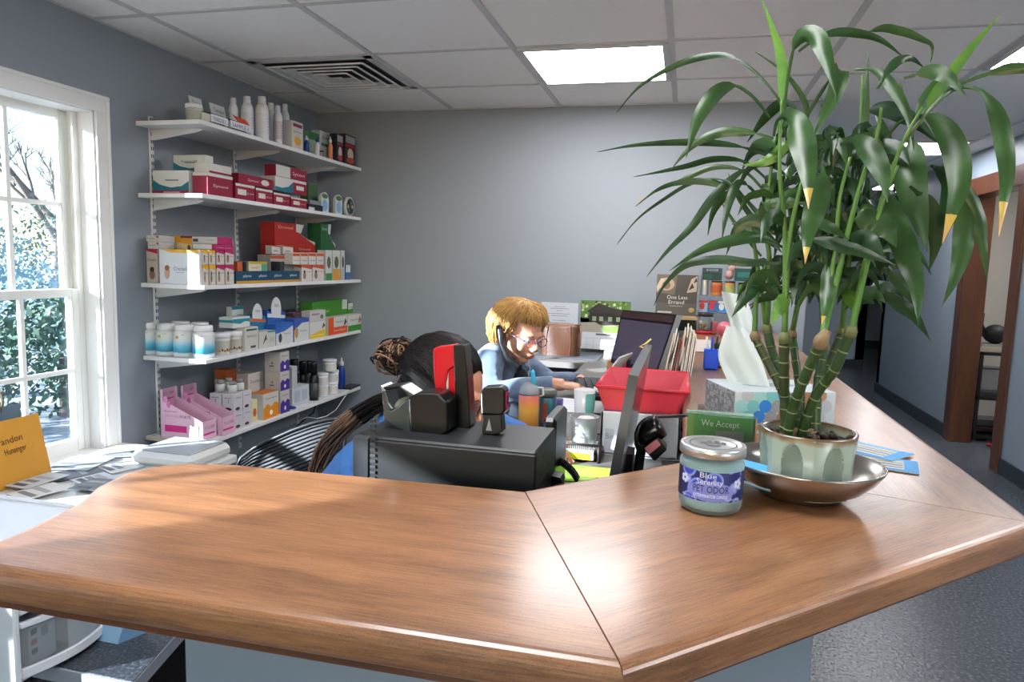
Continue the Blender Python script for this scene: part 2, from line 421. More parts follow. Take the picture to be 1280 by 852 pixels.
# shelving on the left wall
SH = [1.696, 1.414, 1.053, .753, .414]
M_shelf = mat('white_melamine', '#dedddb', .4); M_chip = mat('raw_chipboard', '#c3b59b', .8, bump=.2)
M_rail = mat('white_metal_rail', '#cfd0d2', .4)
for k, yy in enumerate((2.47, 3.02, 3.57)):
    t = MB(); t.box(WX, yy-.011, .20, WX+.010, yy+.011, 1.73, M_rail, b=.002)
    for j in range(52):
        z = .23+j*.029; t.box(WX+.0095, yy-.0065, z, WX+.0105, yy-.0025, z+.014, M_blackm); t.box(WX+.0095, yy+.0025, z, WX+.0105, yy+.0065, z+.014, M_blackm)
    tag(t.build('shelf_upright'), ['slotted white wall rail nearest the window', 'slotted white wall rail in the middle of the shelves', 'slotted white wall rail nearest the back wall'][k], 'shelf rail', 'rails behind the shelves')
names = ['topmost', 'second from top', 'middle', 'second from bottom', 'lowest']
for k, z in enumerate(SH):
    t = thing('wall_shelf', '%s white wall shelf on slotted rails' % names[k], 'shelf', (-2.01, 3.08, z), group=None)
    s_ = MB(); s_.box(-.15, -.69, -.017, .15, .69, 0, M_shelf, b=.001)
    if k == 4: s_.box(-.149, -.6912, -.0165, .149, -.690, -.0005, M_chip)
    s_.build('board', t)
    for yy in (2.47, 3.02, 3.57):
        y0 = yy-3.08; q = MB()
        prof = [(-.145, -.018), (.08, -.018), (.10, -.024), (.075, -.032), (-.02, -.046), (-.13, -.062), (-.145, -.062)]
        Mx = Matrix.Translation((0, y0-.003, 0)) @ Matrix(((1, 0, 0, 0), (0, 0, 1, 0), (0, 1, 0, 0), (0, 0, 0, 1)))
        q.prism(prof, 0, .006, M_rail, M=Mx); q.build('bracket', t)

# ================================================================ light, camera
sun = bpy.data.lights.new('sun', 'SUN'); sun.energy = 66; sun.angle = R(.6); sun.color = (1, .93, .82)
so = bpy.data.objects.new('sun', sun); COL.objects.link(so)
az, el = R(43), R(17)
dv = Vector((math.cos(az)*math.cos(el), math.sin(az)*math.cos(el), -math.sin(el)))
so.rotation_euler = dv.to_track_quat('-Z', 'Y').to_euler(); so.location = (-6, -4, 5)
wd = bpy.data.worlds.new('world'); scene.world = wd; wd.use_nodes = True; nt = wd.node_tree
bg = nt.nodes['Background']; sk = nt.nodes.new('ShaderNodeTexSky'); sk.sky_type = 'NISHITA'; sk.sun_disc = False; sk.sun_elevation = R(22); sk.sun_rotation = R(200); sk.air_density = 1.2; sk.dust_density = .4
nt.links.new(sk.outputs[0], bg.inputs[0]); bg.inputs[1].default_value = 1.0
cam = bpy.data.cameras.new('camera'); cam.sensor_width = 36; cam.lens = CF/1280*36; cam.clip_start = .02; cam.clip_end = 200
co = bpy.data.objects.new('camera', cam); COL.objects.link(co); scene.camera = co
Mc = Matrix((AR, AU, -AF)).transposed().to_4x4(); Mc.translation = EYE*S; co.matrix_world = Mc
scene.view_settings.view_transform = 'Standard'; scene.view_settings.look = 'None'; scene.view_settings.exposure = .46; scene.view_settings.gamma = 1.
scene.view_settings.use_curve_mapping = False
# ================================================================ products on the shelves
FX = -1.875      # front line of the goods
def yS(pxx, pyy=350, X=FX): return atX(pxx, pyy, X).y
def zS(pxx, pyy, X=FX): return atX(pxx, pyy, X).z
def face(w, d, h, f):
    # origin (centre), u, v, half sizes for a face of a box with base centre at 0 : R = +x, F = -y, T = top
    if f == 'R': return Vector((w/2, 0, h/2)), Vector((0, 1, 0)), Vector((0, 0, 1)), d, h
    if f == 'F': return Vector((0, -d/2, h/2)), Vector((1, 0, 0)), Vector((0, 0, 1)), w, h
    return Vector((0, 0, h)), Vector((1, 0, 0)), Vector((0, 1, 0)), w, d
def decal(mb, fr, pts, m, off=.0006):
    o, u, v, W, Hh = fr; n = u.cross(v)
    mb.add([o+u*(a-.5)*W+v*(b-.5)*Hh+n*off for a, b in pts], [tuple(range(len(pts)))], m)
def carton_mb(w, d, h, col, marks=(), b=.0012):
    mb = MB(); mb.box(-w/2, -d/2, 0, w/2, d/2, h, C(col), b=b)
    for i, mk in enumerate(marks):
        f, kind = mk[0], mk[1]; fr = face(w, d, h, f); off = .0005+.00012*i
        if kind == 'r': a, b_, c, e = mk[2]; decal(mb, fr, [(a, b_), (c, b_), (c, e), (a, e)], C(mk[3]), off)
        elif kind == 'p': decal(mb, fr, mk[2], C(mk[3]), off)
        elif kind == 'e':
            cx, cy, rx, ry = mk[2]; decal(mb, fr, [(cx+rx*math.cos(2*PI*k/16), cy+ry*math.sin(2*PI*k/16)) for k in range(16)], C(mk[3]), off)
        elif kind == 't':
            (cx, cy, wd_, hh), s_, c_ = mk[2], mk[3], mk[4]
            o, u, v, W, Hh = fr; mb.text(s_, o+u*(cx-.5)*W+v*(cy-.5)*Hh, u, v, hh*Hh*1.2, C(c_), off=off+.0003, fit=wd_*W)
    return mb
N_ITEM = [0]
def carton(name, label, cat, x, y, z, w, d, h, col, marks=(), rz=0., group=None):
    o = carton_mb(w, d, h, col, marks).build(name, loc=(x, y, z+.0006), rot=(0, 0, rz)); tag(o, label, cat, group); return o
def front(name, label, cat, k, x0, x1, top, dep, col, marks=(), base=None, group=None, X=FX, rz=0.):
    """box whose +x face spans photo columns x0..x1 with its top seen at `top`"""
    y0, y1 = yS(x0, X=X), yS(x1, X=X); z = SH[k] if base is None else base
    h = zS((x0+x1)/2, top, X)-z
    o = carton(name, label, cat, X-dep/2, (y0+y1)/2, z, dep, abs(y1-y0)-.003, max(h, .01), col, marks, rz, group); return o, z+max(h, .01)
def endon(name, label, cat, k, x0, x1, top, Y, dep, col, marks=(), base=None, group=None):
    """box whose -y face spans photo columns x0..x1 at depth Y"""
    a, b = atY(x0, top, Y), atY(x1, top, Y); z = SH[k] if base is None else base
    h = max(a.z, .0)-z
    o = carton(name, label, cat, (a.x+b.x)/2, Y+dep/2, z, b.x-a.x-.003, dep, max(h, .01), col, marks, 0, group); return o, z+max(h, .01)
def bottle(name, label, cat, x, y, z, prof, mats, group=None, n=20):
    """prof: list of (part, [(r,z)..]) first is the body"""
    t = thing(name, label, cat, (x, y, z+.0006), group=group)
    for (pn, pr), m in zip(prof, mats): MB().lathe(pr, n=n, m=m).build(pn, t)
    return t
M_wp = mat('white_bottle_plastic', '#dcdcdc', .35); M_wp2 = mat('cream_bottle_plastic', '#cfcfc8', .4)
M_blue = mat('blue_bottle_plastic', '#1f3f8e', .3); M_dk = mat('dark_bottle', '#1a1a1d', .3)
GR, WH, MAR, TEAL, MAG, YEL, ORA, NAV = '#bdbdb9', '#dededc', '#8c1432', '#1b6f80', '#b0105a', '#e0a41c', '#d86a1c', '#12405a'
def up(x0, x1): return (x0+x1)/2

# ---------- topmost shelf
z = SH[0]
# tub with lid
def tub(name, label, cat, x, y, z, r, h, body, lid, lab=None, group=None, taper=.9):
    t = thing(name, label, cat, (x, y, z+.0006), group=group)
    b = MB().lathe([(r*taper, 0), (r*taper+.001, .002), (r, h*.8)], n=24, m=body)
    if lab: b.lathe([(r*taper+(r-r*taper)*.15+.0012, h*.14), (r*.985+.001, h*.66)], n=24, m=lab, cap=False)
    b.build('body', t); MB().lathe([(r*1.04, h*.8), (r*1.07, h*.82), (r*1.07, h*.97), (r*1.03, h), (0, h)], n=24, m=lid).build('lid', t)
    return t
tub('plastic_tub', 'small white lidded tub at the window end of the topmost shelf', 'tub', -1.945, 2.46, z, .030, .072, M_wp2, M_wp, C('#a9a79a'))
for k, (x0, x1, yy, hd, lb) in enumerate(((267, 289, 2.56, 133, 'nearer'), (291, 316, 2.76, 0, 'farther'))):
    y0, y1 = yS(x0), yS(x1)
    t = thing('pouch_display', ['white counter display of dark green pouches beside the lidded tub', 'white and blue pouch display with an orange flap before the tall bottles'][k], 'display box', (FX-.05, (y0+y1)/2, z+.0006), group=None)
    d = y1-y0-.006; hh = .062
    b = MB(); b.box(-.05, -d/2, 0, .05, d/2, .008, C(WH)); b.add([(-.05, -d/2, 0), (.05, -d/2, 0), (.05, -d/2, hh*.55), (-.05, -d/2, hh)], [(0, 1, 2, 3), (3, 2, 1, 0)], C(WH))
    b.add([(-.05, d/2, 0), (.05, d/2, 0), (.05, d/2, hh*.55), (-.05, d/2, hh)], [(0, 1, 2, 3), (3, 2, 1, 0)], C(WH)); b.box(.048, -d/2, 0, .05, d/2, hh*.62, C(WH)); b.box(-.05, -d/2, 0, -.048, d/2, hh, C(WH))
    b.text('TONIQUE C' if k == 0 else 'SAMPLE 1', (.0505, 0, hh*.34), (0, 1, 0), (0, 0, 1), hh*.36, C('#1c3a7c'), fit=d*.8); b.box(.0502, -d*.45, hh*.08, .0506, d*.3, hh*.14, C('#2b2b30'))
    b.build('tray', t)
    hb = MB(); hb.slab((-.046, -d*.42, hh*.9), (-.046, d*.30, hh*.9), (-.06, d*.30, hh*1.85), (-.06, -d*.42, hh*1.85), .0015, C('#c9c9c4')); hb.text('Tonique', (-.052, -d*.06, hh*1.42), (0, 1, 0), (-.15, 0, 1), hh*.4, C('#22252c'), off=.002, fit=d*.5); hb.build('header_card', t)
    for j in range(7):
        q = MB(); yy0 = -d/2+.008+j*(d-.016)/7
        q.add([(-.04, yy0, .009), (.04, yy0, .009), (.04, yy0, hh*.72), (-.04, yy0, hh*.98), (-.04, yy0+.006, .009), (.04, yy0+.006, .009), (.04, yy0+.006, hh*.72), (-.04, yy0+.006, hh*.98)],
              [(3, 2, 1, 0), (4, 5, 6, 7), (0, 1, 5, 4), (1, 2, 6, 5), (2, 3, 7, 6), (3, 0, 4, 7)], C('#14594a')); q.build('pouch', t)
    if k: MB().slab((.046, -d*.1, hh*.7), (.050, d*.5, hh*.6), (.03, d*.5, hh*1.0), (.02, -d*.1, hh*1.15), .001, C('#dd4a2a')).build('flap', t)
def tallbottle(x0, top, lab, X=FX-.03, rr=.024, band=None, cap_m=None, body=None, group='tall white bottles on the topmost shelf', k=0):
    yy = yS(x0, X=X); h = zS(x0, top, X)-SH[k]; r = rr
    t = thing('bottle', lab, 'bottle', (X, yy, SH[k]+.0006), group=group)
    b = MB().lathe([(r*.95, 0), (r, .004), (r, h*.70), (r*.94, h*.76), (r*.66, h*.83), (r*.58, h*.84)], n=20, m=body or M_wp)
    b.lathe([(r+.0006, h*.14), (r+.0006, h*.6)], n=20, m=C(band or '#d3d2d6'), cap=False)
    for j in range(5): b.box(r*.72, -.008, h*(.24+.06*j), r*.99+.0012, .008, h*(.24+.06*j)+.0015, C('#8c8fa0'))
    b.build('body', t); MB().lathe([(r*.60, h*.83), (r*.62, h*.85), (r*.58, h*.985), (r*.54, h), (0, h)], n=18, m=cap_m or M_wp).build('cap', t); return t
tallbottle(295, 124, 'white bottle peeking out behind the pouch display', X=FX-.12, rr=.022)
tallbottle(312, 122, 'tall white bottle directly behind the orange flap', X=FX-.07, rr=.026)
tallbottle(330, 122, 'tallest white bottle with lilac label on the topmost shelf', rr=.029)
tallbottle(341, 130, 'white bottle half hidden behind the tallest bottle', X=FX-.09, rr=.023)
tallbottle(349, 133, 'white bottle with maroon band, nearer of the banded pair', rr=.021, band='#c9bcc0')
tallbottle(358, 131, 'white bottle with maroon band, farther of the banded pair', X=FX-.075, rr=.021, band='#8e2a44')
front('carton', 'white upright carton with a yellow dog picture on the topmost shelf', 'box', 0, 366, 380, 153, .05, '#c7c4bf', [('R', 'r', (.1, .8, .9, .92), '#8c2a44'), ('R', 'e', (.5, .3, .3, .16), '#d8a23a'), ('R', 't', (.5, .62, .7, .08), 'FORTIFY', '#4a4a50')])
def smallbottle(x0, top, lab, body, capm, X=FX-.02, k=0, r=.013, base=None, group=None):
    yy = yS(x0, X=X); b0 = SH[k] if base is None else base; h = zS(x0, top, X)-b0
    return bottle('small_bottle', lab, 'bottle', X, yy, b0, [('body', [(r, 0), (r, h*.6), (r*.5, h*.72), (r*.45, h*.75)]), ('cap', [(r*.6, h*.75), (r*.6, h*.85), (r*.28, h*.9), (r*.2, h), (0, h)])], [body, capm], group, n=14)
smallbottle(384, 170, 'small dark blue bottle beside the upright dog carton', M_blue, M_wp)
smallbottle(397, 172, 'small white bottle with blue cap on the topmost shelf', M_wp, M_blue)
smallbottle(413, 171, 'small bottle with orange label on the topmost shelf', C('#d98a5a'), M_wp)
front('carton', 'green and white carton standing behind the small bottles', 'box', 0, 386, 400, 166, .05, '#9ab29a', [('R', 'r', (0, .7, 1, 1), '#3c7a4a')], X=FX-.07)
front('carton', 'white carton with green print behind the orange labelled bottle', 'box', 0, 400, 418, 166, .05, '#c9cac6', [('R', 'r', (.1, .5, .9, .6), '#3f7f57'), ('R', 't', (.5, .78, .7, .12), 'CHEWS', '#333333')], X=FX-.07)
tub('jar', 'squat dark jar between the small bottles on the topmost shelf', 'jar', FX-.02, yS(405), z, .016, .034, C('#8a7b76'), M_dk)
for k, (x0, x1, tp, c, lb) in enumerate(((421, 429, 168, '#1d2030', 'dark upright leaflet holder near the back wall on the topmost shelf'), (431, 444, 169, '#3a2422', 'leaflet box with a dog picture nearest the back wall on the topmost shelf'))):
    front('leaflet_box', lb, 'box', 0, x0, x1, tp, .045, c, [('R', 'r', (.06, .72, .94, .95), '#9a9a98'), ('R', 'r', (.06, .6, .94, .68), '#a8182a'), ('R', 'e', (.5, .36, .28, .2), '#c9b9a6'), ('R', 'e', (.5, .16, .36, .1), '#a8482a')])

# ---------- second shelf
k = 1; z = SH[1]
SW = [('F', 'p', [(0, 0), (1, 0), (1, .55), (.8, .34), (.5, .28), (.2, .4), (0, .62)], TEAL), ('F', 'r', (0, 0, 1, .16), '#9a1c4c'), ('F', 'r', (.35, .56, .72, .62), '#7a8088'), ('F', 'r', (.3, .07, .75, .10), '#e8c8d4')]
_, t1 = endon('supplement_box', 'cream display box with a teal swoosh at the window end of the second shelf', 'box', 1, 190, 236, 213, 2.44, .05, '#d5d5cf', SW)
_, tm = endon('supplement_box', 'wide cream and maroon box behind the teal swoosh box', 'box', 1, 222, 254, 217, 2.505, .05, '#c6bfb2', [('F', 'r', (0, 0, 1, .42), MAR), ('F', 'r', (0, .92, 1, 1), MAR), ('F', 'e', (.62, .62, .08, .16), '#6a4a3a'), ('F', 't', (.4, .8, .5, .1), 'Synovi G4', '#333333')])
endon('supplement_box', 'cream teal swoosh box lying on top of the wide cream and maroon box', 'box', 1, 216, 257, 194, 2.51, .05, '#d0cfc8', SW[:3]+[('F', 't', (.5, .66, .5, .12), 'Synovi G4', '#333333')], base=tm+.001)
mk = [('R', 'r', (0, .86, 1, 1), '#cfcac2'), ('R', 't', (.5, .45, .6, .16), 'Synovi', '#e6c9cf'), ('F', 'r', (0, .86, 1, 1), '#cfcac2')]
_, t3 = front('supplement_box', 'maroon box with white top band beside the cream swoosh boxes', 'box', 1, 262, 293, 219, .07, MAR, mk)
front('supplement_box', 'plain cream and maroon box on top of the maroon box near the middle rail', 'box', 1, 264, 292, 207, .07, '#c9c4bc', [('R', 'r', (0, 0, 1, .22), MAR)], base=t3+.001)
tt = tmax = 0
for j, (x0, x1) in enumerate(((296, 320), (321, 342), (343, 363), (364, 384))):
    tmax = max(tmax, tt)
    _, tt = front('supplement_box', ['maroon supplement box just past the middle rail, bottom row', 'maroon box with a white label, bottom row second past the middle rail', 'maroon box with a cream label, bottom row third past the middle rail', 'maroon box at the far end of the bottom row on the second shelf'][j], 'box', 1, x0, x1, 231+j*5.6, .09, MAR,
                  [('R', 'r', (0, .84, 1, 1), '#cfcac2'), ('R', 'r', (.15 if j else .1, .3, .55, .66), '#d6d0c8'), ('R', 't', (.76, .45, .36, .13), 'Synovi', '#e6c9cf')], group=None)
z2 = tmax+.001
front('supplement_box', 'thin maroon box with a white oval lying on the bottom row of maroon boxes', 'box', 1, 300, 343, 221, .08, MAR, [('R', 'e', (.75, .5, .12, .3), '#d6d0c8'), ('R', 't', (.4, .5, .3, .3), 'Synovi', '#e6c9cf')], base=z2)
_, t5 = front('supplement_box', 'cream swoosh and maroon box on the far end of the maroon row', 'box', 1, 345, 384, 224, .08, '#cbc9c2', [('R', 'p', [(0, 0), (.55, 0), (.55, .8), (.4, .4), (.2, .25), (0, .3)], TEAL), ('R', 'r', (.55, 0, 1, .8), MAR), ('R', 'r', (.65, .3, .9, .6), '#d6d0c8')], base=z2)
front('supplement_box', 'small maroon box topmost of the far maroon pile on the second shelf', 'box', 1, 346, 384, 210, .06, MAR, [('R', 'r', (0, 0, .45, 1), '#c6c2ba'), ('R', 't', (.72, .5, .4, .35), 'Synovi', '#e6c9cf')], base=t5+.001)
front('carton', 'small green and blue carton behind the flat dark box on the second shelf', 'box', 1, 386, 398, 230, .05, '#4d6b4a', [('R', 'r', (0, 0, 1, .45), '#3a6ea0')], X=FX-.08)
_, tF1 = front('flat_box', 'flat black and white box lying near the far end of the second shelf', 'box', 1, 386, 404, 256, .07, '#1c2430', [('R', 'r', (0, .0, .4, .5), '#d0d0d0')])
front('flat_box', 'grey flat box lying on the black and white flat box', 'box', 1, 388, 402, 251, .06, '#82837f', base=tF1+.001)
for j, (x0, tp) in enumerate(((409, 240), (426, 243))):
    yy = yS(x0); h = zS(x0, tp)-z
    t = thing('treat_pouch', ['rounded pouch with pale blue oval, nearer of two on the second shelf', 'rounded pouch with pale blue oval, farther of two on the second shelf'][j], 'pouch', (FX-.02, yy, z), group='rounded pouches on the second shelf')
    b = MB(); pl = [(-.5, 0), (.5, 0), (.56, .6), (.42, .9), (.1, 1), (-.2, .94), (-.5, .75)]; w_ = .075
    Mx = Matrix(((0, 0, 1, 0), (1, 0, 0, 0), (0, 1, 0, 0), (0, 0, 0, 1)))
    b.prism([(p[0]*w_, p[1]*h) for p in pl], -.008, .008, C('#c3cbc6'), M=Mx)
    b.prism([(w_*.36*math.cos(a*PI/8), h*.36+h*.28*math.sin(a*PI/8)) for a in range(16)], .008, .009, C('#7fa6c9'), M=Mx)
    b.prism([(w_*.4*math.cos(a*PI/8), h*.8+h*.12*math.sin(a*PI/8)) for a in range(16)], .008, .009, C('#4c6a3a'), M=Mx); b.build('pouch_body', t)
yy = yS(441); h = zS(441, 246)-z
Mx = Matrix(((0, 0, 1, 0), (1, 0, 0, 0), (0, 1, 0, h/2), (0, 0, 0, 1)))
b = MB(); b.lathe([(h/2, -.012), (h/2, .012)], n=28, m=C('#bfc0ba'), M=Mx); b.lathe([(h*.4, .0125), (0, .0128)], n=28, m=C('#3f4a3c'), M=Mx, cap=False)
for a in range(6): b.lathe([(h*.1, .013), (0, .0132)], c=(h*.22*math.cos(a*1.05), h*.22*math.sin(a*1.05), 0), n=10, m=C(['#c9c3a8', '#5c7d9c', '#23282a'][a % 3]), M=Mx, cap=False)
tag(b.build('round_tin', loc=(FX-.03, yy, z+.0006)), 'round tin standing on edge at the far end of the second shelf', 'tin')

# ---------- middle shelf
z = SH[2]; k = 2
def cred(band, tcol='#2e2a2c', base='#c7c0b6'): return [('R', 'p', [(0, 1), (1, 1), (1, .72), (0, .86)], band), ('F', 'p', [(0, 1), (1, 1), (1, .8), (0, .92)], band), ('R', 't', (.68, .58, .5, .09), 'Credelio', tcol), ('R', 'e', (.26, .34, .14, .22), '#8f6f5c'), ('R', 'e', (.26, .58, .1, .09), '#3a2c28')]
CF_ = [('F', 'p', [(0, 1), (1, 1), (1, .86), (0, .95)], '#b01a4a'), ('F', 't', (.5, .68, .8, .09), 'Credelio', '#2e2a2c'), ('F', 'e', (.5, .25, .25, .14), '#7a6052'), ('F', 'e', (.5, .4, .2, .08), '#33282a')]
_, tA = endon('medicine_box', 'narrow maroon topped dog medicine box at the window end of the middle shelf', 'box', 2, 182, 197, 311, 2.40, .10, '#b5a99f', CF_)
for j, h0 in enumerate((302, 294)):
    _, tA = endon('medicine_box', ['small white flat box on the narrow maroon topped box', 'topmost small white box at the window end of the middle shelf'][j], 'box', 2, 184+j*-2, 199, h0, 2.40, .09, '#bdb9b4', [('F', 't', (.4, .5, .6, .25), 'Credelio', '#55505a'), ('F', 'r', (.8, .6, .95, .9), '#b01a4a')], base=tA+.001)
_, tB = endon('medicine_display', 'large white display box with a dog picture at the window end of the middle shelf', 'box', 2, 198, 249, 311, 2.392, .020, '#ced2d8',
      [('F', 'p', [(0, 1), (1, 1), (1, .9), (.3, .9), (.12, .97)], '#d9a93c'), ('F', 'e', (.2, .3, .07, .16), '#caa08c'), ('F', 'e', (.2, .46, .06, .08), '#9a5a44'), ('F', 't', (.56, .44, .4, .13), 'Credelio', '#6a7f96'), ('F', 'r', (.42, .33, .62, .35), '#9aa6b4'), ('F', 't', (.8, .07, .2, .04), 'Elanco', '#9aa6b4')])
_, tC = endon('medicine_box', 'yellow edged medicine box standing behind the large white display', 'box', 2, 204, 240, 297, 2.50, .06, '#c9b98f', [('F', 'p', [(0, 1), (1, 1), (1, .86), (0, .95)], '#d89a2a'), ('F', 't', (.42, .74, .66, .11), 'Credelio', '#33280f'), ('F', 'e', (.9, .74, .06, .12), '#4a352a')])
endon('medicine_box', 'maroon and yellow medicine box behind the yellow edged box', 'box', 2, 200, 243, 294, 2.57, .06, '#8a2444', [('F', 'r', (.1, .85, .6, 1), '#d89a2a')])
lo = None
for j, (x0, x1, c, lb) in enumerate(((254, 261, YEL, 'nearest'), (262, 270, YEL, 'second'), (271, 281, MAG, 'third'), (282, 293, MAG, 'farthest'))):
    _, tD = front('medicine_box', ['%s medicine box with a dog picture, bottom row of the middle shelf' % q for q in ('nearest yellow topped', 'second yellow topped', 'nearer magenta topped', 'farther magenta topped')][j], 'box', 2, x0, x1, 331, .06, '#c7c0b6', cred(c))
    _, tE = front('medicine_box', ['%s medicine box standing on the bottom row of the middle shelf' % q for q in ('nearest yellow topped', 'second yellow topped', 'nearer magenta topped', 'farther magenta topped')][j], 'box', 2, x0, x1, 313, .06, '#c7c0b6', cred(c), base=tD+.001)
_, tF = front('medicine_box', 'magenta end box lying on the magenta topped medicine boxes', 'box', 2, 268, 293, 306, .10, MAG, [('R', 't', (.3, .4, .35, .2), 'Credelio', '#e9b7cc'), ('R', 't', (.74, .4, .35, .2), 'Credelio', '#e9b7cc'), ('F', 'r', (0, .0, .9, 1), '#c5c3bf')], base=tE+.001)
front('medicine_box', 'long white box with a magenta end on top of the middle shelf pile', 'box', 2, 272, 291, 297, .12, '#c5c3bf', [('R', 'r', (0, 0, 1, 1), MAG), ('F', 'r', (.05, .3, .25, .7), '#3a2c34'), ('F', 'r', (.6, .5, .85, .6), '#a09ca0')], base=tF+.001)
# teal tray with small boxes
y0, y1 = yS(295), yS(375)
_, tG = front('display_tray', 'long dark teal tray with a yellow base strip on the middle shelf', 'tray', 2, 295, 375, 339, .048, NAV, [('R', 'r', (0, 0, 1, .22), '#b98a2a')]+[('R', 't', (q, .62, .12, .26), 'galliprant', '#d8e0e2') for q in (.15, .38, .62, .88)])
for x0, x1, c, mk_, lb in ((297, 304, '#b3572a', [], 'small orange box nearest on the teal tray'), (305, 309, '#1c1f24', [], 'narrow black box on the teal tray'), (311, 334, '#d0c9b0', [('R', 'r', (0, .75, 1, 1), '#b4a12a'), ('R', 'r', (.68, 0, 1, .75), '#4f9c7c'), ('R', 't', (.34, .38, .4, .3), 'Interceptor', '#b02a5a')], 'white yellow and green box on the teal tray'), (350, 356, '#2a2f36', [], 'dark small box at the far end of the teal tray')):
    front('medicine_box', lb, 'box', 2, x0, x1, 327, .05, c, mk_, base=tG+.001)
# orange banded boxes & displays
front('medicine_display', 'large beige display box with three dogs behind the teal tray', 'box', 2, 338, 380, 319, .07, '#a9a29a', [('R', 'r', (0, .86, 1, .97), '#b8452a'), ('R', 't', (.66, .3, .36, .14), 'Credelio', '#2e2a2c'), ('R', 'e', (.18, .3, .05, .16), '#2a2422'), ('R', 'e', (.27, .3, .05, .13), '#5a4436'), ('R', 'e', (.35, .28, .05, .14), '#2a2422')], X=FX-.05)
for j, (x0, x1) in enumerate(((340, 351), (354, 367))):
    front('medicine_box', ['small white box with orange edge, nearer on the beige display', 'small white box with orange edge, farther on the beige display'][j], 'box', 2, x0, x1, 307, .035, '#c5bfb8', [('R', 'p', [(0, 1), (1, 1), (1, .8), (0, .9)], '#b8452a'), ('R', 'r', (.2, .3, .7, .45), '#8a8480')], base=SH[2]+.133, X=FX-.052)
for j, (x0, x1) in enumerate(((377, 390), (391, 405))):
    _, tI = front('medicine_box', ['white and orange dog box, nearer of the bottom pair past the teal tray', 'white and orange dog box, farther of the bottom pair past the teal tray'][j], 'box', 2, x0, x1, 331, .047, '#cfc9c2', cred('#c0522c'))
for j, (x0, x1) in enumerate(((366, 375), (376, 385), (386, 395), (396, 405))):
    front('medicine_box', 'white and orange box, %s of the upper row of four' % ['nearest', 'second', 'third', 'farthest'][j], 'box', 2, x0, x1, 316, .047, '#cfc9c2', [('R', 'r', (0, .72, 1, .95), '#c0522c'), ('R', 't', (.5, .35, .8, .16), 'Credelio', '#55505a')], base=tI+.001, group='orange banded boxes in the upper row')
def wedge(nm, lb, x0, x1, top, base_, c, c2, X=FX-.02, k=2):
    y0, y1 = yS(x0, X=X), yS(x1, X=X); h = zS(x0, top, X)-base_; d = y1-y0; t = thing(nm, lb, 'display box', (X-.04, y0, base_), group=None)
    Mx = Matrix(((0, 0, 1, 0), (1, 0, 0, 0), (0, 1, 0, 0), (0, 0, 0, 1)))
    b = MB(); b.prism([(0, SH[2]+.001-base_), (d, SH[2]+.001-base_), (d, h*.42), (d*.8, h*.5), (d*.5, h*.78), (d*.5, h), (0, h)], -.04, .04, C(c), M=Mx)
    b.prism([(d*.5, h*.74), (d*.62, h*.7), (d*.7, h), (d*.5, h)], .0405, .0415, C('#c6c6be'), M=Mx); b.prism([(d*.62, h*.66), (d*.99, h*.34), (d*.99, h*.44), (d*.8, h*.52)], .0405, .0415, C('#bdc0b4'), M=Mx)
    b.text('Drontal', (.041, d*.25, h*.85), (0, 1, 0), (0, 0, 1), h*.13, C(c2), off=.001, fit=d*.34); b.text('Drontal', (.041, d*.72, h*.18), (0, 1, 0), (0, 0, 1), h*.1, C(c2), off=.001, fit=d*.3); b.build('display_body', t)
wedge('medicine_display', 'big red slanted display box at the back of the middle shelf', 344, 394, 277, SH[2]+.135, '#a5231c', '#d8b8a8', X=FX-.09)
wedge('medicine_display', 'dark green slanted display box beside the big red display', 401, 419, 279, SH[2]+.115, '#245c38', '#b9cdb8', X=FX-.07)
for j, (x0, x1, c) in enumerate(((407, 415, '#3f8048'), (416, 425, '#d59a3a'), (426, 431, '#aeb2ae'))):
    front('medicine_box', ['white upright box with green base and cat picture on the middle shelf', 'white upright box with yellow orange base on the middle shelf', 'plain white upright box edge beside the yellow based box'][j], 'box', 2, x0, x1, 313, .05, '#c6c6c0', [('R', 'r', (0, 0, 1, .24 if j == 0 else .38), c), ('R', 'e', (.5, .6, .3, .2), '#5a5a4c')])
front('carton', 'small blue and white box farthest along the middle shelf', 'box', 2, 432, 438, 331, .05, '#3a6a9a', [('R', 'r', (0, .5, 1, 1), '#c9cdd0')])

# ---------- second from bottom : jars
z = SH[3]; k = 3
mj = bpy.data.materials.new('jar_label_gradient'); mj.use_nodes = True; nt = mj.node_tree; bs = nt.nodes['Principled BSDF']; tc = nt.nodes.new('ShaderNodeTexCoord'); sp = nt.nodes.new('ShaderNodeSeparateXYZ')
nzn = nt.nodes.new('ShaderNodeTexNoise'); nzn.inputs['Scale'].default_value = 30; mm = nt.nodes.new('ShaderNodeMath'); mm.operation = 'MULTIPLY_ADD'
nt.links.new(tc.outputs['Object'], nzn.inputs['Vector']); nt.links.new(tc.outputs['Object'], sp.inputs[0]); nt.links.new(nzn.outputs['Fac'], mm.inputs[0]); mm.inputs[1].default_value = .012; nt.links.new(sp.outputs['Z'], mm.inputs[2])
mr = nt.nodes.new('ShaderNodeMapRange'); mr.inputs[1].default_value = .01; mr.inputs[2].default_value = .105; nt.links.new(mm.outputs[0], mr.inputs[0])
nt.links.new(ramp(nt, mr.outputs[0], [(0, '#dfe6e8'), (.14, '#dfe6e8'), (.2, '#2f8fae'), (.42, '#5db4cc'), (.62, '#a9cdd8'), (.74, '#cfd6d6'), (1, '#d8d8d4')]), bs.inputs['Base Color']); bs.inputs['Roughness'].default_value = .35
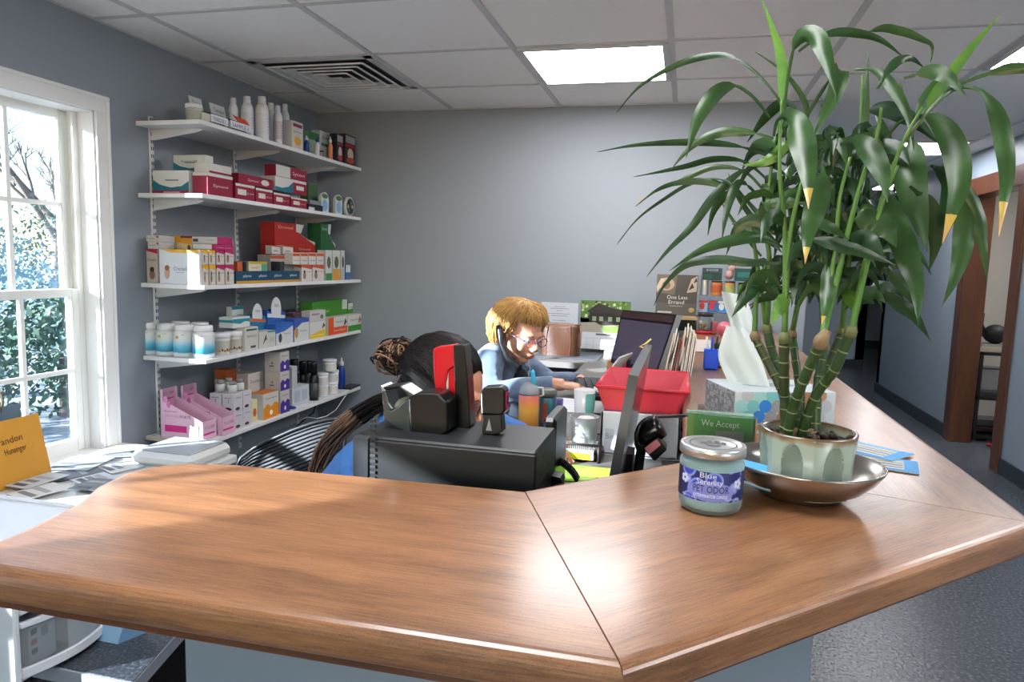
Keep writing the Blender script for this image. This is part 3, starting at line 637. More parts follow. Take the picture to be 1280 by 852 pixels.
def jar(x, y, label):
    t = thing('supplement_jar', label, 'jar', (x, y, z+.0006), group='white and blue jars on the shelf'); r, h = .043, .132
    MB().lathe([(r*.93, 0), (r, .005), (r, h*.70), (r*.93, h*.77), (r*.78, h*.8), (r*.78, h*.84)], n=24, m=mj).box(-.006, -r-.0012, h*.58, .006, -r*.97, h*.66, C('#c9a24a')).box(-r*.6, -r*.92, h*.69, r*.6, -r*.8, h*.70, C('#8a7a4a')).build('body', t)
    MB().lathe([(r*.84, h*.83), (r*.86, h*.85), (r*.86, h*.97), (r*.8, h), (0, h)], n=24, m=M_wp).build('lid', t); return t
lbl = ['first blue and white jar from the window end, front row', 'second blue and white jar from the window end, front row', 'third blue and white jar from the window end, front row', 'blue and white jar at the front corner of the shelf, front row']
xs = (-2.11, -2.025, -1.937, -1.905)
for j, pxx in enumerate((187, 209, 231, 257)):
    p = atY(pxx, 444, 2.45); jar(p.x if j < 3 else -1.915, 2.45, lbl[j])
for j, X in enumerate((-2.115, -2.02)): jar(X, 2.56, ['jar behind the first blue and white jar', 'jar behind the second and third blue and white jars', 'jar behind the corner blue and white jar'][j])
M_tub = mat('printed_tub', '#c9c6be', .5)
for j, (pxx, yo) in enumerate(((284, 0), (299, 0))):
    t = tub('treat_tub', ['printed white tub just past the blue and white jars', 'printed white tub with orange pattern, farther of the two'][j], 'tub', FX-.035, yS(pxx), z, .036, .092, M_tub, M_wp, C('#b9b3a6'), taper=.86)
    q = MB()
    for a in range(7): q.ell((.030*math.cos(-1.2+a*.35)+.003, .030*math.sin(-1.2+a*.35), .018+.004*(a % 2)), (.004, .005, .006), C(['#b5803a', '#4a4038'][a % 2]), n=6)
    q.build('printed_dogs', t)
BX = lambda *a, **q: front('medicine_box', a[0], 'box', 3, *a[1:], **q)
BX('white box with green print just past the printed tubs', 305, 322, 409, .06, '#c4c1b8', [('R', 't', (.5, .62, .7, .14), 'Rebound', '#5a6a5a'), ('R', 'r', (.1, .85, .9, .93), '#2e4a3a'), ('R', 'r', (.4, .1, .8, .2), '#4a4a4c')])
BX('white box with a leaping dog silhouette', 323, 344, 414, .06, '#c4c1b8', [('R', 'p', [(.2, .2), (.35, .7), (.45, .85), (.42, .6), (.5, .45), (.4, .5)], '#4a423a'), ('R', 'r', (.6, .3, .9, .6), '#b5b2aa'), ('R', 'r', (.5, .9, 1, 1), '#2f8a7a')])
BX('white display box with teal waves at the back above the tubs', 290, 312, 396, .07, '#c9cbc6', [('R', 'p', [(0, .5), (.4, .35), (.7, .55), (1, .45), (1, .8), (0, .85)], '#1f8796'), ('F', 'r', (0, .5, 1, .75), '#1f8796')], base=z+.106, X=FX-.02)
BX('small white and teal upright box behind the teal wave display', 289, 304, 383, .03, '#c6cac2', [('R', 'r', (0, .85, 1, 1), '#1f7f8c'), ('R', 't', (.5, .45, .7, .2), 'Rebound', '#3a5a4a')], base=z+.094, X=FX-.13)
def arch(lb, pxx, top, c, c2, w_=.10, X=FX-.09):
    yy = yS(pxx, X=X); z0 = z+.07; h = zS(pxx, top, X)-z0
    t = thing('header_display', lb, 'display box', (X, yy, z0), group=None); Mx = Matrix(((0, 0, 1, 0), (1, 0, 0, 0), (0, 1, 0, 0), (0, 0, 0, 1)))
    MB().prism([(-w_*.75, -.069), (w_*.75, -.069), (w_*.75, h*.5), (w_*.3, h*.6), (-w_*.3, h*.5), (-w_*.75, h*.62)], -.03, .03, C(c), M=Mx).prism([(-w_*.75, h*.4), (w_*.75, h*.3), (w_*.75, h*.4), (-w_*.75, h*.52)], .0305, .0312, C(c2), M=Mx).build('display_body', t)
    b = MB().prism([(w_*.42*math.cos(a*PI/12), h*.6+h*.40*math.sin(a*PI/12)) for a in range(-2, 15)], .028, .031, C('#d2d2d0'), M=Mx); b.text('Vectra', (.0315, 0, h*.74), (0, 1, 0), (0, 0, 1), h*.16, C('#44506a'), fit=w_*.4); b.build('arched_header', t)
arch('blue display box with a round white header and orange edge', 314, 379, '#1f6f9a', '#c0663a', w_=.09)
arch('tall blue display box with a round white header', 338, 371, '#2a5aa8', '#d2d2d0', w_=.10)
BX('blue lidded open box with a cat picture', 344, 366, 404, .055, '#2f62b0', [('R', 'p', [(0, 0), (1, 0), (1, .85), (.5, .62), (0, .55)], '#ccccc8'), ('R', 'e', (.24, .32, .1, .22), '#3a3a38'), ('R', 't', (.65, .5, .4, .1), 'Vectra', '#44506a')])
BX('blue and white box with a tan cat picture beside the blue lidded box', 367, 386, 398, .055, '#33529c', [('R', 'p', [(0, 0), (1, 0), (1, .82), (.5, .8), (0, .5)], '#ccccc8'), ('R', 'e', (.15, .4, .12, .25), '#b98a4a'), ('R', 't', (.6, .45, .5, .1), 'Vectra', '#44506a')])
_, tJ = BX('yellow and white medicine box past the blue boxes', 387, 407, 402, .07, '#cfcdc6', [('R', 'p', [(0, 0), (1, 0), (1, .5), (0, .25)], '#dcb91e'), ('R', 't', (.5, .18, .8, .12), 'Frontline', '#f0e8c8'), ('R', 'p', [(.75, .5), (.85, .9), (.98, .7)], '#4a4038')])
BX('small white box lying on the yellow and white box', 387, 407, 388, .05, '#c4bdb8', [('R', 'r', (.1, .6, .6, .75), '#8a8088'), ('R', 'e', (.75, .4, .1, .2), '#6a6060')], base=tJ+.001)
BX('long dusky purple box lying across behind the yellow box', 366, 386, 390, .045, '#6f4a5c', [], base=z+.112, X=FX-.10)
_, tK = BX('orange red and white medicine box beside the yellow one', 410, 434, 396, .08, '#cfcdc6', [('R', 'r', (0, 0, .28, 1), '#d4501e'), ('R', 'r', (0, 0, 1, .42), '#d4501e'), ('R', 't', (.6, .22, .6, .14), 'NexGard', '#f2d8c8'), ('R', 't', (.6, .7, .4, .14), 'NexGard', '#5a5450'), ('R', 'p', [(.8, .4), (.9, .9), (.98, .6)], '#3a3230')])
BX('green and white medicine box at the far end of its row', 435, 452, 393, .08, '#cfcdc6', [('R', 'r', (0, 0, 1, .36), '#3f8a2c'), ('R', 't', (.5, .68, .6, .14), 'NexGard', '#5a5450'), ('R', 'p', [(.75, .4), (.85, .9), (.98, .6)], '#a86a3a')])
BX('long green box lying over the orange and green medicine boxes', 390, 434, 376, .07, '#3f8128', [('R', 't', (.4, .35, .12, .2), 'NexGard', '#c2dcb0')]+[('R', 'r', (.08+j*.1, .55, .085+j*.1, .95), '#2f661e') for j in range(7)]+[('R', 'r', (.84, .35, 1, 1), '#c4c8bc')], base=tK+.001, X=FX-.055)
BX('green and white box at the far end of the green pile', 435, 455, 378, .07, '#3f8128', [('R', 'p', [(0, .4), (.8, .55), (.8, 1), (.0, 1)], '#c4c8bc'), ('R', 'r', (.1, .55, .5, .62), '#5a7a54')], base=tK+.001, X=FX-.055)

# ---------- lowest shelf
z = SH[4]; k = 4
PK = '#dba4bc'
def pinkbox(lb, x, y, rz=0, w=.13, d=.16, h=.16):
    t = thing('pink_display_box', lb, 'display box', (x, y, z+.0006), rz, 'pink open display boxes'); b = MB(); th = .002; hf = h*.38
    m = C('#dfb4c8'); mi_ = C('#c99fb4')
    Mx = Matrix(((1, 0, 0, 0), (0, 0, 1, 0), (0, 1, 0, 0), (0, 0, 0, 1)))
    side = [(-w/2, 0), (w/2, 0), (w/2, hf), (-w/2+.012, h*.78), (-w/2+.012, h), (-w/2, h)]
    b.prism(side, -d/2, -d/2+th, m, M=Mx); b.prism(side, d/2-th, d/2, m, M=Mx)
    b.box(-w/2, -d/2, 0, w/2, d/2, th, m); b.box(w/2-th, -d/2, 0, w/2, d/2, hf, m); b.box(-w/2, -d/2, 0, -w/2+th, d/2, h, mi_); b.box(-w/2+th, -d/2+th, h*.22, w/2-th, d/2-th, h*.23, mi_)
    f = -d/2; pk = C('#c8287a'); dk = C('#3a2f44')
    b.box(-w*.40, f-.0006, h*.13, w*.12, f, h*.27, pk); b.text('PROVABLE', (-w*.20, f-.0006, h*.46), (1, 0, 0), (0, 0, 1), h*.085, C('#b884a4'), fit=w*.36); b.text('FORTE', (w*.10, f-.0006, h*.46), (1, 0, 0), (0, 0, 1), h*.085, dk, fit=w*.24)
    b.text('Nutramax', (-w*.25, f-.0006, h*.56), (1, 0, 0), (0, 0, 1), h*.05, dk, fit=w*.3)
    b.ell((-w*.38, f-.0002, h*.80), (.012, .0008, .014), C('#cf86ac'), n=10); b.ell((-w*.30, f-.0002, h*.70), (.010, .0008, .014), C('#c9709c'), n=10); b.ell((w*.34, f-.0002, h*.07), (.010, .0008, .010), C('#c9709c'), n=10)
    e = w/2
    b.box(e, -d*.45, hf*.24, e+.0006, d*.35, hf*.34, pk); b.text('PROVABLE', (e+.0005, -d*.16, hf*.62), (0, 1, 0), (0, 0, 1), hf*.26, C('#b884a4'), fit=d*.42); b.text('FORTE', (e+.0005, d*.22, hf*.62), (0, 1, 0), (0, 0, 1), hf*.26, dk, fit=d*.28)
    # header panel on the back, towards the room
    q = -w/2+th
    b.box(q, -d*.45, h*.76, q+.0006, d*.4, h*.79, pk); b.text('PROVABLE', (q+.0005, -d*.12, h*.88), (0, 1, 0), (0, 0, 1), h*.08, C('#b884a4'), fit=d*.4); b.text('FORTE', (q+.0005, d*.25, h*.88), (0, 1, 0), (0, 0, 1), h*.08, dk, fit=d*.25)
    b.build('display_body', t)
pinkbox('pink open display box at the window end of the lowest shelf', -1.99, 2.443, R(1), w=.20, d=.088, h=.20)
pinkbox('pink open display box behind the first one, nearer the white boxes', -1.97, 2.540, R(1), w=.20, d=.088, h=.20)
n_ = 0
for j, (x0, x1) in enumerate(((276, 285), (286, 296), (297, 301))):
    pass
WB_ = lambda lb, y0, z0, X: carton('carton', lb, 'box', X, y0, z0, .058, .062, .078, '#c9c4c8', [('R', 'e', (.4, .16, .26, .09), '#4a1c22'), ('F', 'e', (.5, .16, .3, .09), '#4a1c22'), ('R', 'r', (.2, .75, .8, .8), '#8a8690'), ('F', 'r', (.2, .75, .8, .8), '#8a8690'), ('F', 'p', [(.5, .4), (.6, .7), (.52, .65)], '#4a4a4e')], 0, 'white cartons with a dark oval')
pos = ('front edge, nearest the pink boxes', 'front edge, farther from the pink boxes', 'behind the front edge, near the pink boxes', 'behind the front edge, farther along')
for lv in (0, 1):
    for j, (dx, yy) in enumerate(((0, 2.625), (0, 2.69), (-.064, 2.625), (-.064, 2.69))):
        WB_('white carton with a dark oval, %s layer, %s' % (('bottom', 'upper')[lv], pos[j]), yy, z+lv*.0795, FX-.035+dx)
for j, (dx, yy) in enumerate(((-.0, 2.625), (-.07, 2.63), (-.14, 2.84), (-.10, 2.69), (-.01, 2.69))):
    if j in (2,): continue
    bottle('pill_bottle', 'white pill bottle %s' % ['on the white cartons at the front edge', 'on the rear white cartons', '', 'on the white cartons farther back', 'on the white cartons beside the front one'][j], 'bottle', FX-.035+(dx if abs(dx) < .07 else -.064), yy, z+.1602, [('body', [(.02, 0), (.02, .03), (.013, .035)]), ('cap', [(.014, .035), (.014, .05), (0, .05)])], [M_wp2, mat('grey_lid', '#8f9092', .4)], 'pill bottles on the cartons', n=14)
OR_ = lambda c: [('R', 'p', [(0, 0), (1, 0), (1, .5), (.75, .6), (.5, .45), (.25, .6), (0, .42)], c), ('R', 't', (.5, .8, .7, .1), 'Denamarin', '#5a5450'), ('R', 'e', (.5, .22, .1, .1), '#f0e8e0'), ('F', 'r', (.3, .25, .6, .32), '#6a6a6a'), ('F', 'p', [(.42, .4), (.5, .52), (.54, .4)], '#2f3a30')]
o_, tL = front('medicine_box', 'orange waved box at the back of the lowest shelf, orange top', 'box', 4, 308, 328, 466, .09, '#c4bcb4', OR_('#e08a1e'), X=FX-.11)
front('medicine_box', 'brown topped carton behind the orange waved box', 'box', 4, 282, 294, 462, .07, '#b0592e', [('F', 'r', (0, 0, 1, .8), '#c0b8ae')], X=FX-.17)
front('medicine_box', 'yellow and white small box beside the front orange box', 'box', 4, 312, 320, 500, .05, '#d6cfa0', [('R', 'e', (.5, .4, .3, .2), '#c05a2a')], X=FX-.03)
front('medicine_box', 'orange waved box at the front edge of the lowest shelf', 'box', 4, 327, 347, 491, .075, '#c9c4bc', OR_('#e08a1e')+[('T', 'r', (0, 0, 1, 1), '#c8742a')])
bz = None
for j in range(3):
    o_, bz = front('medicine_box', ['purple and white box at the bottom of the three purple boxes', 'purple and white box in the middle of the three purple boxes', 'purple and white box topmost of the three purple boxes'][j], 'box', 4, 349, 361, (488, 464, 440)[j], .085, '#c4bcb4', OR_('#4b2f8c'), base=bz+.001 if bz else None, group='stack of purple waved boxes')
_, tZ = front('carton', 'white carton with grey print past the purple stack', 'box', 4, 364, 386, 483, .06, '#c2c6cc', [('R', 'r', (.1, .2, .45, .8), '#aab2ba'), ('R', 'r', (.55, .2, .9, .8), '#aab2ba')], X=FX-.03)
front('carton', 'small white carton on top of the grey printed carton', 'box', 4, 364, 371, 458, .05, '#b9bdbd', [], X=FX-.035, base=tZ+.001)
def sp_bottle(lb, pxx, top, X, r, base_=None):
    yy = yS(pxx, X=X); b0 = base_ or z; h = zS(pxx, top, X)-b0
    bottle('spray_bottle', lb, 'bottle', X, yy, b0, [('body', [(r, 0), (r, h*.62), (r*.6, h*.68)]), ('label', [(r+.0006, h*.08), (r+.0006, h*.45)]), ('cap', [(r*.8, h*.68), (r*.8, h*.96), (r*.7, h), (0, h)])], [M_dk, C('#4a4c4e'), M_black], 'dark bottles on the lowest shelf', n=16)
sp_bottle('dark bottle nearest the purple stack', 367, 449, FX-.13, .028); sp_bottle('dark bottle behind the grey printed carton', 378, 451, FX-.11, .026); sp_bottle('dark bottle in the middle of the dark group', 385, 451, FX-.13, .026)
sp_bottle('dark bottle standing foremost beside the white jars', 392, 452, FX-.03, .024)
for j, (pxx, top, dz, lb) in enumerate(((403, 478, 0, 'white jar at the bottom beside the foremost dark bottle'), (403, 462, 1, 'white jar stacked beside the foremost dark bottle'), (414, 478, 0, 'white jar at the bottom of the stack of three'), (415, 463, 1, 'white jar in the middle of the stack of three'), (412, 449, 2, 'white jar topmost of the stack of three'))):
    X = FX-.04; tub('cream_jar', lb, 'jar', X, yS(pxx, X=X), z+dz*.0655, .030 if j < 2 else .036, .065, M_wp, M_wp, C('#cfcac4'), 'white jars on the lowest shelf', taper=1.)
smallbottle(427, 447, 'blue dropper bottle with a white nozzle on the lowest shelf', M_blue, M_wp, k=4, r=.022, X=FX-.05)
smallbottle(423, 455, 'dark blue bottle behind the blue dropper bottle', M_blue, M_dk, k=4, r=.02, X=FX-.10)
ph = MB().box(-.035, -.075, 0, .035, .075, .009, M_black, b=.003); ph.box(-.032, -.07, .009, .032, .07, .0094, mat('phone_glass', '#0a0b0d', .06))
tag(ph.build('mobile_phone', loc=(FX-.025, yS(443), z+.0006), rot=(0, 0, R(4))), 'black mobile phone charging at the far end of the lowest shelf', 'phone')
MB().box(-.02, -.02, 0, .02, .02, .02, M_blue)
p0 = Vector((FX+.004, yS(434), z+.006))
pts = [p0, p0+Vector((.014, -.02, -.01)), atX(428, 500, FX+.03), atX(420, 512, FX+.03), atX(408, 520, FX+.02), atX(396, 523, FX), atX(385, 521, FX-.03), Vector((WX+.02, yS(392), z-.19))]
tag(MB().tube(pts, .0022, 6, mat('white_cable', '#d9d9d6', .5)).build('charging_cable'), 'thin white charging cable looping down from the phone', 'cable')
pts = [Vector((WX+.02, yS(392), z-.28)), atX(392, 515, FX-.1), atX(396, 500, FX-.08), atX(393, 493, FX-.08)]
tag(MB().tube(pts, .004, 6, M_black).build('power_cable'), 'short black cable hanging below the lowest shelf', 'cable')
tag(MB().ell((0, 0, .008), (.03, .012, .008), M_blue, n=10).tube([(-.02, 0, .008), (-.04, .02, .006), (-.02, .04, .006)], .003, 6, M_blue).build('blue_clip', loc=(FX-.02, yS(367), z+.001)), 'small dark blue strap lying before the grey printed carton', 'strap')
# ================================================================ furniture and desk clutter
DZ = CZ-.46       # inner desk height
LZ = CZ-.76       # low bench height under the window
M_lam = mat('white_laminate', '#d9d8d4', .35); M_dlam = bpy.data.materials.new('dark_speckled_laminate'); M_dlam.use_nodes = True
nt = M_dlam.node_tree; bs = nt.nodes['Principled BSDF']; tc = nt.nodes.new('ShaderNodeTexCoord'); n1 = nt.nodes.new('ShaderNodeTexNoise'); n1.inputs['Scale'].default_value = 160; n1.inputs['Detail'].default_value = 4
nt.links.new(tc.outputs['Object'], n1.inputs['Vector']); nt.links.new(ramp(nt, n1.outputs['Fac'], [(.35, '#23262b'), (.55, '#3a3f46'), (.75, '#6b717a')]), bs.inputs['Base Color']); bs.inputs['Roughness'].default_value = .4
def clear(name, tint=(.95, .97, .98, 1), gloss=.12, rough=.05, solid=None, amt=0.):
    m = bpy.data.materials.new(name); m.use_nodes = True; nt = m.node_tree
    b = nt.nodes['Principled BSDF']; o = [n for n in nt.nodes if n.type == 'OUTPUT_MATERIAL'][0]
    b.inputs['Base Color'].default_value = srgb(solid or '#e8ecee'); b.inputs['Roughness'].default_value = rough
    tr = nt.nodes.new('ShaderNodeBsdfTransparent'); tr.inputs['Color'].default_value = tint; mx = nt.nodes.new('ShaderNodeMixShader')
    fr = nt.nodes.new('ShaderNodeFresnel'); fr.inputs['IOR'].default_value = 1.4; ad = nt.nodes.new('ShaderNodeMath'); ad.inputs[1].default_value = amt
    nt.links.new(fr.outputs[0], ad.inputs[0]); nt.links.new(ad.outputs[0], mx.inputs[0]); nt.links.new(tr.outputs[0], mx.inputs[1]); nt.links.new(b.outputs[0], mx.inputs[2]); nt.links.new(mx.outputs[0], o.inputs[0]); return m
M_clear = clear('clear_acrylic'); M_frost = clear('frosted_plastic', amt=.25, rough=.3); M_clr2 = clear('clear_drawer_plastic', amt=.12)

t = thing('low_cabinet', 'low white cabinet under the window, sunlit on top', 'cabinet', (WX+.012, 1.31, 0)); W_ = .525
MB().box(0, 0, LZ-.03, W_, .95, LZ, M_lam, b=.004).build('worktop', t); MB().box(.01, .01, .03, W_-.03, .94, LZ-.03, M_lam, b=.002).build('body', t)
for k in range(2):
    dd = MB().box(W_-.029, .02+k*.47, .06, W_-.012, .465+k*.47, LZ-.05, M_white, b=.002).build('door', t); MB().box(W_-.012, .2+k*.47, LZ-.12, W_-.002, .29+k*.47, LZ-.11, M_steel, b=.001).build('handle', dd)
t = thing('side_desk', 'low desk with dark speckled top and thin light edge, lower left', 'desk', (0, 0, 0))
pl = [(WX+.012, .965), (-.915, .965), (-1.0, 1.30), (WX+.012, 1.30)]
MB().prism(pl, LZ-.028, LZ, M_dlam).build('desktop', t); MB().prism([(WX+.012, .960), (-.912, .960), (-.915, .965), (WX+.012, .965)], LZ-.028, LZ-.002, C('#8d9299')).prism([(-.912, .960), (-.997, 1.30), (-1.0, 1.30), (-.915, .965)], LZ-.028, LZ-.002, C('#8d9299')).build('edge_strip', t)
M_dbrown = mat('dark_brown_panel', '#1c1512', .5)
MB().box(-1.04, 1.0, 0, -1.01, 1.28, LZ-.028, M_dbrown).build('side_panel', t); MB().box(WX+.02, 1.0, 0, WX+.05, 1.28, LZ-.028, M_dbrown).build('side_panel', t)

# things on the bench
BR = atX(65, 588, -2.05); BR.z = LZ+.002; TR = atX(47.6, 516, -2.085)
def leanslab(nm, lb, cat, br, tr, ln, m, th, extra=None):
    mb = MB(); mb.slab(br-Vector((0, ln, 0)), br, tr, tr-Vector((0, ln*.97, 0)), th, m)
    if extra: extra(mb, br, tr)
    return tag(mb.build(nm), lb, cat)
def hand(mb, br, tr):
    up_ = (tr-br).normalized(); n_ = Vector((0, 1, 0)).cross(up_); ink = C('#4a3212')
    for s_, a, b_, sz, w_ in (('Brandon', (12, 551), .0, .032, .10), ('Hunsinger', (20, 562), 0, .030, .075)):
        p = atX(a[0], a[1], -2.066)
        f = (p.z-br.z)/(tr.z-br.z); p = br.lerp(tr, f)+Vector((0, p.y-br.lerp(tr, f).y, 0)); mb.text(s_, p+n_*.0, (0, 1, .05), up_, sz, ink, off=.0008, fit=w_)
M_manila = mat('orange_envelope', '#d6962f', .6, vary=.08, vscale=10)
leanslab('envelope', 'orange envelope with handwriting leaning before the window', 'envelope', BR, TR, .40, M_manila, .006, hand)
leanslab('envelope', 'blue grey envelope peeking out behind the orange one', 'envelope', BR+Vector((-.035, -.05, 0)), atX(24, 504, -2.115), .35, mat('blue_grey_paper', '#5e7486', .6), .004)
tag(MB().tube([atX(-6, 530, -2.1), atX(-4, 500, -2.1), atX(1, 489, -2.1), atX(3, 500, -2.1), atX(1, 520, -2.12)], .003, 6, C('#8a7a5c')).build('wire_loop'), 'thin wire loop at the far left before the window panes', 'wire')
t = thing('printer', 'low white rounded printer at the end of the window cabinet', 'printer', (-1.77, 2.12, LZ))
MB().box(-.13, -.10, 0, .13, .13, .05, M_lam, b=.016).build('body', t); MB().box(-.11, -.08, .05, .11, .11, .056, C('#a9adb2'), b=.003).build('lid', t)
q = MB(); cc = C('#7d828a')
for (x0, y0, x1, y1) in ((-2.08, 1.98, -1.93, 2.2), ):
    pass
rr = random.Random(5)
for j in range(9):
    mb = MB(); w_, d_ = rr.uniform(.09, .16), rr.uniform(.10, .18); col = ['#b9bdc4', '#8c9098', '#d7d8d8', '#5d6068', '#cdd2da', '#9ea4ac', '#e0e0de', '#6f747c', '#c3c7cc'][j]
    mb.box(-w_/2, -d_/2, 0, w_/2, d_/2, .0012, C(col))
    for i in range(3): mb.box(-w_*.4, -d_*.4+i*d_*.25, .0012, w_*rr.uniform(0, .4), -d_*.4+i*d_*.25+.02, .0014, C(['#4b4e55', '#7b808a', '#a4a9b0'][i]))
    pos_ = [(-2.02, 2.12), (-1.96, 2.18), (-1.90, 1.98), (-1.98, 1.86), (-1.85, 1.83), (-2.05, 1.96), (-1.92, 1.66), (-1.80, 1.78), (-2.0, 1.75)][j]
    o = mb.build('paper_sheet', loc=(pos_[0], pos_[1], LZ+.001+j*.0016), rot=(0, 0, rr.uniform(-.6, .6)))
    tag(o, ['pale grey paper sheet by the window wall, under the other papers', 'mid grey printed sheet beside the white printer', 'white sheet lying halfway along the window cabinet', 'dark grey printed sheet in the middle of the paper spread', 'pale blue grey sheet at the room edge of the cabinet', 'grey printed sheet close under the window', 'white printed sheet nearest the counter', 'dark grey sheet at the room edge, nearest the printer', 'light grey sheet lying on top just right of the orange envelope'][j], 'paper', 'papers on the window cabinet')
p = atY(231, 560, 2.2); mb = MB(); Mx = Matrix(((1, 0, 0, 0), (0, 0, 1, 0), (0, 1, 0, 0), (0, 0, 0, 1)))
mb.prism([(-.02, 0), (.02, 0), (.018, .03), (.021, .045), (.008, .04), (-.006, .04), (-.016, .046), (-.018, .03)], -.004, .004, M_white, M=Mx)
tag(mb.build('card_clip', loc=(-1.80, 2.24, LZ+.056)), 'small white notched clip standing on the white printer', 'clip')

# drawer tower
t = thing('drawer_tower', 'white plastic drawer tower with clear fronts, bottom left under the counter', 'drawers', (-1.09, .90, LZ+.001), 0)
tw = .20; dp = .27; hh = .118; M_dp = mat('white_drawer_plastic', '#d5d7da', .3)
fr_ = MB()
for yy in (0, tw): fr_.box(-dp, yy-.006, 0, 0, yy+.006, hh*2+.012, M_dp, b=.003)
for k in range(3): fr_.box(-dp, 0, k*hh, -.01, tw, k*hh+.006, M_dp)
fr_.box(-dp, 0, 0, -dp+.006, tw, hh*2+.01, M_dp); fr_.build('frame', t)
for k in range(2):
    d_ = MB(); z0 = k*hh+.010; pts = [(0+.022*math.sin(PI*i/12), .004+(tw-.008)*i/12) for i in range(13)]
    rim = [(p[0]+.004, p[1]) for p in pts]+[(p[0]-.008, p[1]) for p in pts[::-1]]
    d_.prism(rim, z0, z0+.016, M_dp); d_.prism(rim, z0+hh-.026, z0+hh-.018, M_dp)
    wall = [(p[0]-.002, p[1]) for p in pts]+[(p[0]-.005, p[1]) for p in pts[::-1]]
    d_.prism(wall, z0+.016, z0+hh-.026, M_clr2); d_.box(-dp+.01, .008, z0, -.004, tw-.008, z0+.003, M_clr2); d_.build('drawer', t)
for j, (yy, ww, c, lb) in enumerate(((.955, .055, '#c3c7cc', 'printed card box in the lower clear drawer, left one'), (1.035, .05, '#cfd2cf', 'printed card box in the lower clear drawer, right one'))):
    mb = carton_mb(.05, ww, .075, c, [('R', 'r', (.08, .75, .3, .9), '#5b6470'), ('R', 'r', (.08, .5, .3, .64), '#a86a60'), ('R', 'r', (.08, .27, .3, .4), '#5b6470'), ('R', 'r', (.45, .6, .7, .85), '#8a9094')] if j == 0 else [('R', 'r', (.1, .7, .8, .76), '#7a7ea0'), ('R', 'e', (.85, .5, .1, .25), '#a85040'), ('R', 'r', (0, .92, 1, 1), '#c3a43a')])
    tag(mb.build('card_box', loc=(-1.125, yy, LZ+.016)), lb, 'box')
tag(carton_mb(.06, .14, .05, '#a9b0b8', [('R', 'r', (.1, .3, .8, .5), '#5b6470')]).build('card_box', loc=(-1.13, 1.0, LZ+.134)), 'grey printed card box in the upper clear drawer', 'box')
mb = MB(); a = atZ(147, 805, LZ+.001); b_ = atZ(122, 800, LZ+.001)
mb.slab(b_, a, a+Vector((.01, .03, .085)), b_+Vector((.01, .03, .085)), .006, C('#86aac4')); mb.slab(a, a+Vector((.02, .05, 0)), a+Vector((.03, .08, .085)), a+Vector((.01, .03, .085)), .004, C('#6f98b8'))
mb.text('care', (a+b_)/2+Vector((.006, .02, .06)), a-b_, (.1, .3, .85), .02, C('#3f6580'), off=.001, fit=.03)
tag(mb.build('leaflet'), 'light blue folded leaflet standing beside the drawer tower', 'leaflet')

# inner desks
t = thing('inner_desk', 'cluttered staff desk running behind the counter', 'desk', (0, 0, 0))
M_desk = mat('grey_desk_laminate', '#6e6a66', .45)
MB().prism([(-.58, .93), (.105, .93), (.105, 3.78), (-.84, 3.78), (-.84, 3.2), (-.44, 3.2), (-.44, 1.22), (-.58, 1.22)], DZ-.028, DZ, M_desk).build('desktop', t)
for bx in ((-.56, .95, -.53, 1.2), (-.83, 3.25, -.80, 3.74), (-.43, 3.15, -.40, 3.2), (-.43, 1.9, -.40, 1.95)): MB().box(bx[0], bx[1], 0, bx[2], bx[3], DZ-.028, M_blackm).build('leg', t)

# black computer case near the counter
zt = atY(442, 543, .97).z; x0 = atY(442, 543, .97).x; x1 = atY(671, 556, .97).x; yb_ = atZ(692, 534, zt).y
t = thing('computer_case', 'black computer case standing behind the counter edge', 'computer', ((x0+x1)/2, .97, DZ+.001), R(0)); w_ = x1-x0; hc = zt-DZ-.001; dp = min(yb_-.97, .22)
b = MB().box(-w_/2, 0, 0, w_/2, dp, hc, M_dgrey, b=.003); b.box(-w_/2+.03, -.006, .0, w_/2, 0, hc-.004, mat('case_front_black', '#0b0c0d', .55), b=.002); b.box(-w_/2, -.004, 0, -w_/2+.028, 0, hc-.002, M_dgrey, b=.002); b.build('case', t)
v = MB()
for k in range(22): v.box(-w_/2+.032, -.009, .02+k*.009, -w_/2+.041, -.006, .0245+k*.009, mat('vent_grey', '#26282b', .6))
v.build('vent_grille', t)
v = MB()
for k in range(9):
    for j in range(5): v.lathe([(.0022, 0), (.0022, .0006), (0, .0006)], n=8, m=C('#55585e'), M=Matrix.Translation((w_/2+.0002, .03+j*.013, hc-.02-k*.016)) @ Matrix.Rotation(R(90), 4, 'Y'))
v.build('side_perforation', t)

def pprism(mb, poly, Y, th, m, smooth=False):
    """outline traced at depth Y and given a thickness th going back"""
    f_ = [atY(a, b, Y) for a, b in poly]
    if sum((f_[i].x*f_[(i+1) % len(f_)].z-f_[(i+1) % len(f_)].x*f_[i].z) for i in range(len(f_))) < 0: f_ = f_[::-1]
    n = len(f_); vs = f_+[p+Vector((0, th, 0)) for p in f_]
    return mb.add(vs, [tuple(range(n)), tuple(range(n, 2*n))[::-1]]+[(i, n+i, n+(i+1) % n, (i+1) % n) for i in range(n)], m, None, smooth)
Mgloss = mat('gloss_black_plastic', '#050506', .28, coat=.15); M_smoke = mat('smoky_grey_plastic', '#3c4543', .15, coat=.5)
